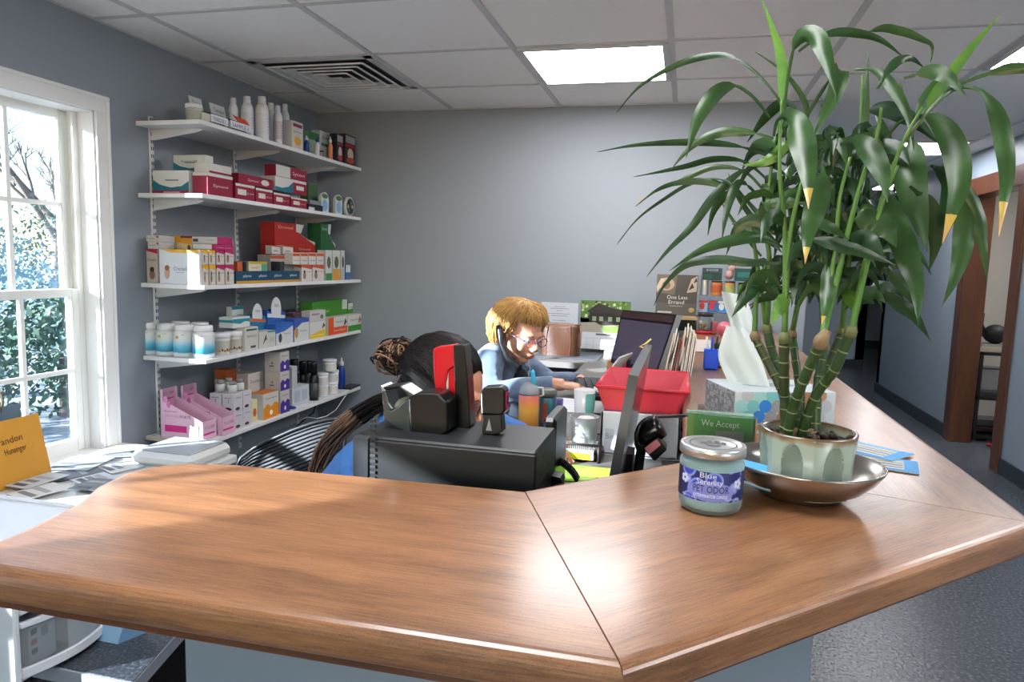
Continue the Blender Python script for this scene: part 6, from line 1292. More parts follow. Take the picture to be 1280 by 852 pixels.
eyes(Mh, t, K2); glasses(Mh, t, '#1a1b1e', K2)
M_h1, M_h2, M_h3 = mat('hair_black', '#0c0908', .6, spec=.2), mat('hair_dark_brown', '#1d1310', .6, spec=.25), mat('hair_sunlit_strands', '#8a664e', .45, spec=.5)  # palest strand colour stands for sunlight painted into the dark hair
hr = MB(); hr.ell(Vector((0, -.024, .026))*K2, tuple(q*K2 for q in (.084, .086, .088)), M_h1, M=Mh, n=24); hr.ell(Vector((0, -.035, -.03))*K2, tuple(q*K2 for q in (.082, .072, .07)), M_h1, M=Mh, n=20)
bun = HC+Vector((-.118, 0, .072))
Mi = Mh.inverted(); bl = Mi @ bun
for i in range(420):   # swept back to the bun
    a = rr.uniform(-1.25, 1.25); st_ = Vector((math.sin(a)*.080, .052*math.cos(a)**2-.0, .074*math.cos(a)-.02*abs(math.sin(a))))*K2
    mid = Vector((math.sin(a)*.092, -.02, .035+.088*math.cos(a)-.03*abs(math.sin(a))))*K2; end = bl+Vector((rr.uniform(-.02, .02), .02, rr.uniform(-.02, .02)))
    pts = []
    for q in range(9):
        s_ = q/8; p = st_*(1-s_)**2+mid*1.12*2*s_*(1-s_)+end*s_*s_
        e_ = Vector((p.x/(.092*K2), (p.y+.024*K2)/(.094*K2), (p.z-.026*K2)/(.096*K2)))
        if e_.length < 1: e_.normalize(); p = Vector((e_.x*.092*K2, e_.y*.094*K2-.024*K2, e_.z*.096*K2+.026*K2))
        pts.append(p)
    hr.tube(pts, [.0012]+[.0026]*7+[.002], 5, rr.choice([M_h1, M_h1, M_h1, M_h2]), M=Mh)
hr.ell(bun, (.032, .033, .027), mat('hair_sunlit_core', '#4a3324', .6, spec=.25), n=14)  # bun core painted lighter, as if sunlit
for i in range(170):    # the bun: loops
    ax = Vector((rr.uniform(-1, 1), rr.uniform(-1, 1), rr.uniform(-1, 1))).normalized(); u_ = ax.orthogonal().normalized(); v_ = ax.cross(u_); r0 = rr.uniform(.012, .034); a0 = rr.uniform(0, 6.28); c = bun+Vector((rr.uniform(-.016, .016), rr.uniform(-.02, .02), rr.uniform(-.012, .012)))
    hr.tube([c+u_*r0*1.15*math.cos(a0+q*.5)+v_*r0*.9*math.sin(a0+q*.5)+ax*.003*q for q in range(10)], [.0006]+[.0021]*8+[.0006], 5, rr.choice([M_h2, M_h3, M_h3, M_h2]))
for i in range(480):   # long hair down the back
    o_ = rr.uniform(-.6, .6); y_ = rr.uniform(.02, .17); w_ = rr.uniform(0, 1)
    ctl = [HC+Vector((-.07+.03*o_, y_*.6-.03, -.02+.03*rr.random())), atY(484+9*o_, 500+9*o_, 1.44+y_*.6), atY(457+10*o_, 514+10*o_, 1.44+y_*.7), atY(426+9*o_, 537+11*o_, 1.46+y_*.8), atY(403+9*o_, 566+10*o_, 1.50+y_*.8), atY(389+9*o_, 600+12*w_, 1.52+y_*.8)]
    ctl = [Vector(c)+Vector((rr.uniform(-1, 1), rr.uniform(-1, 1), rr.uniform(-1, 1)))*.007 for c in ctl]
    P_ = smooth(ctl, 3); n_ = len(P_); k0 = int(n_*.45); r0 = .0017*rr.uniform(.6, 1.2)
    hr.tube(P_[:k0+1], r0, 4, rr.choice([M_h1, M_h2]), cap=False); hr.tube(P_[k0:], [r0]*(n_-k0-1)+[r0*.2], 4, rr.choice([M_h2, M_h3, M_h3]), cap=False)
for i in range(60):    # loose flyaway strands
    a = HC+Vector((rr.uniform(-.12, .0), rr.uniform(-.05, .05), rr.uniform(-.05, .09))); hr.tube([a, a+Vector((rr.uniform(-.03, -.005), 0, rr.uniform(-.01, .02))), a+Vector((rr.uniform(-.05, -.01), 0, rr.uniform(-.03, .02)))], .0006, 3, M_h3, cap=False)
hr.build('hair', t)
# ================================================================ plant and counter-top things
# the pewter dish
DC = atZ(999, 619, TOP); DC.z = TOP+.001
M_pewter = mat('brushed_pewter', '#aaa6a0', .27, metal=1., bump=.08, bscale=40)
b = MB(); b.lathe([(0, .004), (.050, .004), (.052, 0), (.056, 0), (.060, .005), (.082, .016), (.100, .032), (.110, .046), (.1115, .050), (.109, .050), (.098, .036), (.080, .020), (.055, .009), (0, .008)], n=56, m=M_pewter, sx=.95, sy=.84, cap=False)
tag(b.build('pewter_dish', loc=DC), 'oval brushed metal dish under the potted bamboo on the counter', 'dish')
tag(MB().slab((-.03, -.012, 0), (.05, -.012, .0), (.05, .03, .02), (-.03, .03, .02), .002, C('#4aa3dc')).slab((-.03, -.014, .002), (.05, -.014, .002), (.05, -.012, .004), (-.03, -.012, .004), .002, C('#dfe4e8')).build('blue_leaflet', loc=(DC.x-.080, DC.y-.022, DC.z+.020), rot=(0, 0, R(-35))), 'bright blue leaflet tucked into the left side of the metal dish', 'leaflet')
PC = Vector((DC.x+.006, DC.y, DC.z+.009)); PR, PH = .0645, .083
t = thing('potted_bamboo', 'tall lucky bamboo plant with arching leaves in a pale green ceramic pot', 'plant', PC)
mc = bpy.data.materials.new('celadon_glaze'); mc.use_nodes = True; nt = mc.node_tree; bs = nt.nodes['Principled BSDF']; bs.inputs['Roughness'].default_value = .22; bs.inputs['Coat Weight'].default_value = .6
tc = nt.nodes.new('ShaderNodeTexCoord'); sp = nt.nodes.new('ShaderNodeSeparateXYZ'); nt.links.new(tc.outputs['Object'], sp.inputs[0]); nz = nt.nodes.new('ShaderNodeTexNoise'); nz.inputs['Scale'].default_value = 35; nt.links.new(tc.outputs['Object'], nz.inputs['Vector'])
ma = nt.nodes.new('ShaderNodeMath'); ma.operation = 'MULTIPLY_ADD'; ma.inputs[1].default_value = .012; nt.links.new(nz.outputs['Fac'], ma.inputs[0]); nt.links.new(sp.outputs['Z'], ma.inputs[2])
mr = nt.nodes.new('ShaderNodeMapRange'); mr.inputs[1].default_value = 0; mr.inputs[2].default_value = PH*S+.006; nt.links.new(ma.outputs[0], mr.inputs[0]); nt.links.new(ramp(nt, mr.outputs[0], [(0, '#93a398'), (.5, '#a3b1a7'), (.90, '#9cac9f'), (.955, '#8d7c5e'), (1, '#5f4a36')]), bs.inputs['Base Color'])
b = MB(); n = 210; rows = 36; vs = []; fs = []; NP = 7
def prad(th, z):
    s_ = (th/(2*PI)*NP) % 1; a = abs(s_-.5)*2; poly = math.cos(PI/NP)/math.cos((s_-.5)*2*PI/NP)
    base = PR*(.92+.08*z/PH)*(.55+.45*poly*1.0+.0); d = 1-((1-a if False else a)/.54)**2-((z/PH-.46)/.44)**2
    return base*1.0-(.0085*math.sqrt(d) if d > 0 else 0)
for j in range(rows+1):
    z = PH*j/rows
    for k in range(n): th = 2*PI*k/n+.2; r_ = prad(th-.2, z); vs.append((r_*math.cos(th), r_*math.sin(th), z))
for (rs, z) in ((.965, PH+.002), (.90, PH+.001), (.87, PH-.014)):
    for k in range(n): th = 2*PI*k/n+.2; r_ = prad(th-.2, PH)*rs; vs.append((r_*math.cos(th), r_*math.sin(th), z))
for j in range(rows+3):
    for k in range(n): k2 = (k+1) % n; fs.append((j*n+k, j*n+k2, (j+1)*n+k2, (j+1)*n+k))
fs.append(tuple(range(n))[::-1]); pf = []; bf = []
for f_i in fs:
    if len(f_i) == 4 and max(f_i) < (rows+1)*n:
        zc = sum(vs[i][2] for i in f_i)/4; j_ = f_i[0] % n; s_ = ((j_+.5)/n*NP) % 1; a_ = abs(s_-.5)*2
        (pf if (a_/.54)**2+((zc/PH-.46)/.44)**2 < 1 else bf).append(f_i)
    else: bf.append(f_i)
b.add(vs, bf, mc, smooth=True); b.add(vs, pf, mat('glaze_hollow_shaded', '#87968c', .2, coat=.6), smooth=True); b.build('pot', t)  # hollows get a darker glaze colour in place of their shading
M_soil = mat('pot_soil', '#2a1d15', .9, bump=.6, bscale=90, vary=.4, vscale=60)
b = MB(); b.lathe([(PR*.90, PH-.012), (PR*.5, PH-.008), (0, PH-.007)], n=40, m=M_soil); b.build('soil', t)
rr = random.Random(9); b = MB(); M_peb = [mat('pebble_%d' % i, c, .6) for i, c in enumerate(('#4a3626', '#6b5138', '#33261d', '#7d6548'))]
for k in range(46):
    a, q = rr.uniform(0, 2*PI), rr.uniform(.1, .84)*PR; e_ = Euler((rr.random(), rr.random(), rr.random()*3)).to_matrix(); b.ell((q*math.cos(a), q*math.sin(a), PH-.006), (rr.uniform(.006, .013), rr.uniform(.004, .008), rr.uniform(.003, .006)), rr.choice(M_peb), rot=e_, n=8)
o = b.build('pebbles', t); o['kind'] = 'stuff'

def leafmat(name, c1, c2):
    m = bpy.data.materials.new(name); m.use_nodes = True; nt = m.node_tree; bs = nt.nodes['Principled BSDF']; o_ = [n_ for n_ in nt.nodes if n_.type == 'OUTPUT_MATERIAL'][0]
    tc = nt.nodes.new('ShaderNodeTexCoord'); n_ = nt.nodes.new('ShaderNodeTexNoise'); n_.inputs['Scale'].default_value = 22; n_.inputs['Detail'].default_value = 3; nt.links.new(tc.outputs['Object'], n_.inputs['Vector'])
    col = ramp(nt, n_.outputs['Fac'], [(.3, c1), (.7, c2)]); nt.links.new(col, bs.inputs['Base Color']); bs.inputs['Roughness'].default_value = .38; bs.inputs['Specular IOR Level'].default_value = .45
    tl = nt.nodes.new('ShaderNodeBsdfTranslucent'); nt.links.new(col, tl.inputs['Color']); mx = nt.nodes.new('ShaderNodeMixShader'); mx.inputs[0].default_value = .22; nt.links.new(bs.outputs[0], mx.inputs[1]); nt.links.new(tl.outputs[0], mx.inputs[2]); nt.links.new(mx.outputs[0], o_.inputs[0]); return m
M_l1, M_l2, M_l3 = leafmat('leaf_green', '#26421e', '#375a2b'), leafmat('leaf_dark', '#1a3419', '#294a25'), leafmat('leaf_bright', '#467428', '#689638')
M_ly, M_lt = leafmat('leaf_yellowed', '#a59038', '#c4a85a'), leafmat('leaf_dry_tip', '#b08a52', '#c9a876')
M_stem = mat('cane_green', '#2b4420', .4, vary=.25, vscale=30); M_stemd = mat('cane_olive', '#323f20', .45, vary=.3, vscale=30); M_node = mat('cane_node', '#656b44', .6); M_brown = mat('cane_brown_sheath', '#7d6a50', .8, vary=.3, vscale=50); M_shoot = mat('shoot_green', '#4d7333', .4, vary=.15)
PL = PC   # builder space for the plant is relative to its pot
def rel(p): return Vector(p)-PL
def leaf(mb, pts, w, m, t0=.28, tilt=0., fold=.25, tip=None, tipf=.8, n=26):
    P_ = smooth(pts, 6); 
    L = [0]
    for i in range(1, len(P_)): L.append(L[-1]+(P_[i]-P_[i-1]).length)
    def at(s_):
        d = s_*L[-1]
        for i in range(1, len(P_)):
            if L[i] >= d: return P_[i-1].lerp(P_[i], (d-L[i-1])/max(1e-9, L[i]-L[i-1]))
        return P_[-1]
    vs = []; prev = None
    for i in range(n+1):
        s_ = i/n; p = at(s_); tg = (at(min(1, s_+.02))-at(max(0, s_-.02))).normalized(); vd = (p-EYE).normalized()
        wd_ = tg.cross(vd)
        if wd_.length < .05: wd_ = prev if prev is not None else tg.orthogonal()
        wd_.normalize()
        if prev is not None and wd_.dot(prev) < 0: wd_ = -wd_
        if prev is not None: wd_ = (wd_+prev*1.2).normalized(); wd_ = (wd_-tg*wd_.dot(tg)).normalized()
        prev = wd_; nr = wd_.cross(tg).normalized(); tt = tilt*(1+.3*math.sin(s_*5)); wv = wd_*math.cos(tt)+nr*math.sin(tt); nv = wv.cross(tg).normalized()
        if s_ < t0: h = .0016+.0008*s_/t0
        else:
            q = (s_-t0)/(1-t0); h = max(.0008, w*.53*(math.sin(PI*min(1, q**.66))**.95)*(1-q*.35))
            if i == n: h = .0003
        und = .12*h*math.sin(s_*23+w*900)
        for a in (-1, -.5, 0, .5, 1): vs.append(p+wv*h*a+nv*(abs(a)*h*fold+(und if abs(a) == 1 else 0)))
    f1 = []; f2 = []; cut = int(n*tipf)
    for i in range(n):
        for k in range(4): (f2 if tip and i >= cut else f1).append((i*5+k, i*5+k+1, (i+1)*5+k+1, (i+1)*5+k))
    vs = [rel(v) for v in vs]; mb.add(vs, f1, m, smooth=True)
    if f2:
        h_ = 4*max(1, (n-cut)//2); mb.add(vs, f2[:h_], M_ly, smooth=True); mb.add(vs, f2[h_:], tip, smooth=True)
CY = PC.y
# canes: photo outlines rooted in the soil at different depths
canes = [([(401, 545), (397, 470), (394, 400), (393, 300), (395, 205)], -.012, .0066, (398, 130)),
         ([(407, 570), (430, 490), (452, 430), (485, 350), (522, 268), (548, 210)], -.022, .0068, (575, 150)),
         ([(462, 572), (492, 510), (530, 430), (570, 375), (605, 325), (668, 180)], -.018, .0064, (700, 150)),
         ([(412, 560), (395, 460), (375, 400), (340, 330), (272, 198)], .012, .0060, (262, 190)),
         ([(420, 545), (395, 440), (372, 350), (345, 260), (322, 165)], .022, .0062, (318, 100)),
         ([(527, 560), (528, 450), (533, 380), (545, 310), (556, 240)], .018, .0062, (560, 150)),
         ([(500, 560), (512, 480), (535, 400), (582, 300), (632, 175)], .030, .0060, (655, 140)),
         ([(440, 560), (462, 480), (455, 400), (440, 290), (425, 190)], .034, .0058, (420, 120))]
cp = lambda u, v: (860+u/3.277, 360+v/3.277)
stalks = []; tops = []
for i, (pl, dy, r, tp) in enumerate(canes):
    P3 = [atY(*cp(u, v), CY+dy*(1+.5*k)) for k, (u, v) in enumerate(pl)]; P3[0].z = PC.z+PH-.012
    P3 = smooth(P3, 5); b = MB(); m = M_stem if i % 3 else M_stemd
    pts = [rel(p) for p in P3]; n_ = len(pts); rad = [r*(1+.06*math.sin(k*1.9)) for k in range(n_)]; b.tube(pts, rad, 12, m)
    tot = 0; nxt = .018
    for k in range(1, n_):
        seg = pts[k]-pts[k-1]; 
        while tot+seg.length > nxt:
            q = pts[k-1]+seg*((nxt-tot)/seg.length); d = seg.normalized(); b.tube([q-d*.0012, q-d*.0003, q+d*.0004, q+d*.0012], [r*1.02, r*1.15, r*1.1, r*1.0], 12, M_node, cap=False); nxt += rr.uniform(.019, .027)
        tot += seg.length
    if i in (1,): b.tube([pts[-4]+Vector((0, -.001, 0)), pts[-2], pts[-1], pts[-1]+Vector((.006, 0, .012))], [r*1.1, r*1.35, r*1.3, r*.7], 10, M_brown)
    else: b.tube([pts[-1]-(pts[-1]-pts[-2]).normalized()*.006, pts[-1]+Vector((0, 0, .002)), pts[-1]+Vector((0, 0, .008))], [r*1.15, r*1.2, r*.8], 10, M_brown if i % 2 else M_node)
    s = b.build('stalk', t); stalks.append(s); tops.append(P3[-1])
fol = [MB() for _ in canes]
cA = lambda u, v: (740+u/1.937, v/1.937)
# green shoots from the cane tops
sh = [(0, [(470, 770), (468, 640), (466, 540), (455, 430), (455, 330), (460, 240)]), (0, [(470, 760), (476, 600), (500, 470), (520, 400)]), (1, [(560, 790), (575, 700), (590, 600), (600, 480), (625, 380)]), (1, [(560, 790), (590, 690), (620, 560), (655, 430), (690, 330), (700, 260)]),
      (2, [(640, 770), (650, 690), (680, 560), (720, 430), (760, 330), (800, 260)]), (2, [(650, 770), (665, 640), (700, 500), (740, 400)]), (4, [(420, 750), (430, 640), (420, 540), (430, 440), (445, 330)]), (4, [(415, 740), (400, 640), (385, 540)]),
      (5, [(560, 760), (555, 640), (560, 540), (565, 440)]), (6, [(640, 760), (620, 640), (640, 520), (650, 420), (650, 320), (655, 180)]), (7, [(500, 760), (510, 640), (480, 520), (470, 420)]), (3, [(395, 740), (400, 700), (420, 640)])]
for i, pl in sh:
    P3 = [atY(*cA(u, v), CY+canes[i][1]*2+rr.uniform(-.01, .01)) for u, v in pl]; P3[0] = tops[i].copy(); P3 = smooth(P3, 4); n_ = len(P3)
    fol[i].tube([rel(p) for p in P3], [.0042-.0026*k/n_ for k in range(n_)], 7, M_shoot)
LV = [ # cane, points, width px(crop), material, base depth, tip depth, petiole share, yellow tip
 (0, [(455, 245), (425, 205), (385, 165), (340, 138), (290, 133), (210, 155), (120, 205), (60, 272)], 20, 1, 0, .10, .30, 0), (0, [(430, 285), (405, 250), (375, 222), (345, 207), (300, 225), (255, 290), (228, 382)], 46, 0, 0, -.06, .34, 0),
 (0, [(460, 285), (462, 220), (457, 140), (432, 55), (408, -6)], 30, 2, 0, .02, .05, 0), (0, [(465, 300), (472, 200), (490, 110), (512, 84), (545, 92), (572, 150), (592, 238)], 50, 0, 0, -.10, .38, 0),
 (1, [(470, 400), (500, 320), (560, 215), (600, 165), (590, 220), (555, 290), (528, 345)], 46, 0, 0, -.12, .42, 0), (1, [(500, 125), (560, 85), (630, 80), (700, 98), (758, 142)], 24, 0, -.02, .05, .2, 0),
 (2, [(640, 90), (700, 68), (750, 75), (800, 95), (824, 112), (820, 152)], 24, 0, .02, .03, .15, 0), (2, [(795, 300), (825, 240), (860, 195), (920, 115), (992, 34)], 32, 2, 0, .03, .12, 0),
 (2, [(690, 215), (730, 155), (770, 140), (805, 165)], 26, 1, 0, .04, .2, 0), (2, [(755, 190), (820, 172), (865, 190), (905, 235)], 42, 0, 0, -.04, .15, 0), (2, [(760, 340), (830, 250), (890, 205), (980, 172), (1060, 165), (1120, 200)], 30, 0, 0, -.03, .62, 0),
 (2, [(760, 330), (830, 255), (880, 215), (935, 215), (975, 260), (1000, 340), (1005, 430), (996, 500), (985, 572)], 46, 0, 0, -.12, .36, 1), (6, [(690, 400), (730, 310), (790, 280), (840, 300), (880, 370), (888, 450), (870, 520), (848, 590)], 74, 0, 0, -.14, .30, 1),
 (6, [(745, 200), (765, 290), (772, 360), (765, 420), (790, 520), (812, 612)], 92, 0, 0, -.10, .34, 0), (6, [(635, 168), (690, 172), (730, 215), (765, 280), (780, 365)], 34, 0, 0, -.08, .1, 0),
 (0, [(440, 330), (450, 290), (480, 288), (508, 340), (522, 420), (524, 505)], 78, 0, -.02, -.16, .16, 1), (1, [(560, 400), (558, 430), (545, 490), (525, 560), (516, 638)], 66, 0, -.02, -.12, .1, 1), (1, [(600, 350), (640, 340), (680, 375), (705, 430), (716, 490)], 62, 0, 0, -.12, .1, 0),
 (5, [(715, 440), (725, 500), (755, 590), (785, 690), (790, 790)], 78, 0, 0, -.13, .08, 0), (2, [(880, 450), (905, 500), (900, 590), (880, 670), (846, 742)], 56, 0, 0, -.05, .08, 0), (2, [(870, 420), (905, 455), (935, 520), (948, 600), (956, 680)], 40, 0, 0, -.03, .1, 0),
 (5, [(695, 700), (740, 735), (780, 765), (820, 825)], 40, 1, 0, -.05, .05, 0), (4, [(470, 400), (420, 375), (360, 355), (290, 346), (200, 345), (100, 352), (12, 368)], 22, 1, 0, .08, .22, 0), (4, [(495, 262), (460, 250), (420, 285), (375, 345)], 34, 1, 0, .05, .1, 0),
 (4, [(440, 335), (370, 318), (300, 322), (240, 355), (190, 412)], 32, 0, 0, .02, .15, 0), (7, [(430, 440), (370, 392), (300, 385), (230, 402), (170, 415), (100, 428)], 20, 1, 0, .10, .2, 0), (7, [(430, 480), (370, 415), (290, 405), (210, 440), (160, 460), (108, 492)], 18, 0, 0, .05, .25, 1),
 (4, [(410, 520), (350, 465), (280, 440), (210, 442), (160, 458), (105, 500)], 22, 1, 0, .04, .2, 0), (3, [(400, 520), (330, 440), (250, 440), (180, 478), (110, 530), (60, 592)], 12, 1, 0, .12, .25, 0), (7, [(440, 400), (370, 410), (300, 470), (240, 550), (180, 610), (132, 670)], 30, 1, 0, -.04, .15, 0),
 (4, [(400, 470), (360, 440), (335, 480), (322, 530), (314, 585)], 28, 1, 0, -.04, .15, 0), (4, [(380, 480), (330, 470), (295, 510), (280, 570)], 26, 0, 0, .03, .15, 0), (0, [(465, 600), (410, 575), (340, 580), (260, 608), (188, 655)], 38, 0, 0, -.08, .08, 0),
 (3, [(470, 635), (390, 636), (310, 628), (230, 640), (175, 690), (150, 740)], 30, 1, 0, .04, .08, 0), (3, [(430, 655), (400, 680), (370, 720), (338, 768)], 48, 1, 0, -.06, .06, 0), (0, [(478, 712), (465, 730), (450, 752), (436, 785)], 50, 2, -.01, -.06, .04, 0),
 (5, [(650, 690), (580, 680), (520, 668), (470, 675)], 28, 1, 0, -.06, .05, 0), (1, [(500, 535), (550, 540), (590, 558), (622, 580)], 34, 0, 0, -.08, .05, 0), (1, [(520, 575), (590, 590), (670, 615), (735, 642)], 40, 1, 0, -.08, .06, 0), (6, [(590, 655), (650, 655), (700, 640), (752, 622)], 34, 1, 0, -.04, .05, 0),
 (2, [(630, 530), (680, 535), (715, 560), (738, 600)], 74, 0, 0, -.03, .05, 0), (2, [(615, 575), (655, 575), (685, 595), (706, 620)], 50, 1, 0, -.07, .05, 0), (1, [(568, 620), (570, 680), (565, 740), (556, 785)], 44, 0, 0, -.07, .08, 1), (6, [(600, 690), (620, 710), (632, 740), (640, 768)], 38, 2, 0, -.05, .05, 0),
 (2, [(715, 650), (750, 690), (770, 720), (785, 745)], 34, 0, 0, .02, .08, 0), (7, [(340, 540), (380, 552), (430, 580), (460, 612)], 50, 1, .02, -.02, .05, 0), (2, [(770, 450), (815, 500), (832, 580), (815, 660)], 50, 1, 0, .02, .1, 0), (5, [(540, 375), (600, 378), (640, 392), (690, 385)], 44, 1, .02, .04, .05, 0),
 (0, [(500, 330), (470, 350), (420, 390), (360, 400)], 36, 2, .02, .03, .1, 0), (7, [(470, 420), (440, 470), (420, 540), (430, 620)], 44, 1, .03, .02, .05, 0), (7, [(480, 520), (500, 470), (530, 420), (520, 360)], 40, 1, .03, .05, .05, 0), (6, [(700, 430), (720, 380), (700, 300), (680, 260)], 44, 1, .02, .06, .05, 0),
 (5, [(660, 270), (720, 265), (790, 300), (840, 350)], 50, 1, .03, .08, .05, 0), (6, [(640, 500), (630, 420), (655, 340), (665, 200), (668, 130)], 26, 0, 0, .02, .3, 0), (1, [(455, 300), (500, 340), (520, 260), (470, 180), (395, 125)], 16, 0, .02, .05, .2, 0), (6, [(820, 400), (870, 440), (860, 520), (820, 640)], 60, 1, .03, .06, .05, 0),
 (3, [(395, 690), (385, 700), (375, 720), (372, 745)], 20, 1, 0, .0, .05, 0), (1, [(545, 420), (535, 500), (540, 590), (530, 640)], 50, 1, .03, .03, .05, 0), (5, [(600, 640), (610, 560), (590, 500), (600, 430)], 40, 0, .03, .04, .05, 0), (2, [(690, 560), (740, 520), (760, 460), (740, 400)], 44, 1, .03, .06, .05, 0),
 (6, [(780, 300), (800, 240), (840, 190), (880, 185)], 20, 0, .0, .03, .1, 0), (7, [(450, 570), (400, 540), (350, 470), (330, 420)], 18, 1, .03, .06, .2, 0), (4, [(410, 620), (360, 560), (320, 500), (300, 470)], 12, 0, .03, .06, .2, 0), (3, [(440, 690), (470, 700), (430, 710), (380, 740)], 20, 1, .03, .02, .1, 0)]
mts = [M_l1, M_l2, M_l3]
for (ci, pl, w, mi_, d0, d1, t0, yt) in LV:
    n_ = len(pl); P3 = [atY(*cA(u, v), CY+canes[ci][1]*1.5+d0+(d1-d0)*(k/(n_-1))**1.2) for k, (u, v) in enumerate(pl)]
    wr = .74*w/1.937/CF*(CY+d1*.6); tl_ = rr.uniform(-.35, .35); leaf(fol[ci], P3, wr/math.cos(tl_)*1.08, mts[mi_], t0, tl_, rr.uniform(.12, .4), tip=(M_lt if yt else None), tipf=.88)
# filler leaves inside the crown
for k in range(150):
    ci = rr.randrange(8); u0, v0 = rr.uniform(430, 710), rr.uniform(330, 740); a = rr.uniform(-PI, PI); L = rr.uniform(70, 170); sg = 1 if math.cos(a) > 0 else -1
    dx, dz = math.cos(a)*L*.8, -abs(math.sin(a))*L*.5
    if v0 > 640: L *= .6
    dd = rr.uniform(-.05, .14); pl = [(u0, v0), (u0+dx*.35, v0+dz*.8), (u0+dx*.75, v0+dz*.7+L*.08), (u0+dx*1.0, v0+dz*.2+L*.35)]
    b0 = CY+rr.uniform(-.02, .06); P3 = [atY(*cA(*q), b0+dd*(j/3)) for j, q in enumerate(pl)]; leaf(fol[ci], P3, rr.uniform(18, 36)/1.937/CF*CY, rr.choice([M_l1, M_l2, M_l2]), .08, rr.uniform(-.6, .6), rr.uniform(.1, .4), n=14)
for i, b in enumerate(fol): b.build('foliage', stalks[i])

# ---------------- candle jar
JC = atZ(885, 636, TOP); JC = Vector((atY(886, 640, .915).x, .915, TOP+.001)); jr = .0405; jh = atY(886, 553, .915).z-JC.z
t = thing('candle_jar', 'pale blue jar candle with a purple blue label and silver lid on the counter', 'candle', JC)
mg = mat('jar_glass', '#dff0ee', .04, trans=.0); mgl = clear('candle_glass', tint=(.90, .96, .96, 1), amt=.06, rough=.03)
MB().lathe([(.0, .0), (jr*.86, .0), (jr*.96, .003), (jr, .010), (jr, jh*.74), (jr*.96, jh*.80), (jr*.90, jh*.83), (jr*.90, jh*.90)], n=48, m=mgl, cap=False).build('glass', t)
MB().lathe([(0, .005), (jr*.88, .005), (jr*.95, .012), (jr*.955, jh*.76), (jr*.5, jh*.765), (0, jh*.765)], n=48, m=mat('pale_blue_wax', '#a9c6cd', .5, sss=.2)).build('wax', t)
ml = bpy.data.materials.new('candle_label'); ml.use_nodes = True; nt = ml.node_tree; bs = nt.nodes['Principled BSDF']; tc = nt.nodes.new('ShaderNodeTexCoord'); vo = nt.nodes.new('ShaderNodeTexVoronoi'); vo.inputs['Scale'].default_value = 48; nt.links.new(tc.outputs['Object'], vo.inputs['Vector'])
nt.links.new(ramp(nt, vo.outputs['Distance'], [(0, '#c4cdf0'), (.16, '#2f3fae'), (.42, '#3444b8'), (.54, '#8fa0e0'), (.62, '#1a2068')]), bs.inputs['Base Color']); bs.inputs['Roughness'].default_value = .4
b = MB(); fa = R(-92); lr = jr+.0006; z0, z1 = jh*.22, jh*.67
def cyl(u, z, off=0.): a = fa+u/lr; return ((lr+off)*math.cos(a), (lr+off)*math.sin(a), z)
def cpatch(u0, u1, z0, z1, m, off=0., n=28):
    vs = []
    for k in range(n+1): u = u0+(u1-u0)*k/n; vs += [cyl(u, z0, off), cyl(u, z1, off)]
    b.add(vs, [(2*k, 2*k+2, 2*k+3, 2*k+1) for k in range(n)], m, smooth=True)
cpatch(-.055, .055, z0, z1, ml); cpatch(-.055, -.042, z0, z1, C('#20243c'), .0002); cpatch(.043, .055, z0, z1, C('#30345c'), .0002)
ov = [(.030*math.cos(k*PI/14), (z0+z1)/2-.002+.014*math.sin(k*PI/14)) for k in range(28)]
ovs = []
for k in range(25):
    u = -.030+.060*k/24; hz = .0125*math.sqrt(max(0, 1-(u/.0301)**2)); ovs += [cyl(u, (z0+z1)/2-.006-hz, .0004), cyl(u, (z0+z1)/2-.006+hz, .0004)]
b.add(ovs, [(2*k, 2*k+2, 2*k+3, 2*k+1) for k in range(24)], C('#7f86cf'), smooth=True)
def ctext(s_, u, z, h, w_, m, off=.0012):
    vs, fs = text_geo(s_); wd_ = max(p[0] for p in vs)-min(p[0] for p in vs); b.add([cyl(u+p[0]*w_/wd_, z+p[1]*h, off) for p in vs], fs, m)
LM = C('#d9dcf4')
ctext('Blue', -.004, z1-.0045, .0095, .020, LM); ctext('Serenity', -.002, z1-.0125, .0095, .032, LM); ctext('PET ODOR', .0, (z0+z1)/2-.003, .0125, .044, C('#1a1c58')); ctext('EXTERMINATOR CANDLE', 0, (z0+z1)/2-.0115, .0058, .042, C('#f0f0fa'))
ctext('Net Wt 13 oz', .028, z0+.004, .004, .020, LM); ctext('Made for pets', -.028, z0+.004, .004, .02, LM)
for u, z in ((.036, (z0+z1)/2+.004), (-.036, (z0+z1)/2+.006)):
    for a in range(5): c_ = (u+.004*math.cos(a*1.257), z+.004*math.sin(a*1.257)); b.add([cyl(c_[0]+.0028*math.cos(k), c_[1]+.0028*math.sin(k), .0005) for k in range(6)], [tuple(range(6))], C('#c9cdea'))
b.build('label', t)
MB().lathe([(jr*.99, jh*.86), (jr*1.03, jh*.865), (jr*1.03, jh*.975), (jr*1.0, jh), (jr*.86, jh), (jr*.83, jh-.0015), (0, jh-.001)], n=56, m=M_steel).build('lid', t)
b = MB(); 
b.lathe([(jr*.74, jh-.0006), (jr*.70, jh-.0006)], n=40, m=C('#55585a'), cap=False)
for (x, y, rx, ry) in ((0, -.006, .010, .007), (-.012, .004, .004, .006), (-.004, .009, .004, .006), (.005, .009, .004, .006), (.013, .004, .004, .006)): b.add([(x+rx*math.cos(k*.4), y+ry*math.sin(k*.4), jh-.0004) for k in range(16)], [tuple(range(16))], C('#5c5f60'))
b.build('paw_mark', t)

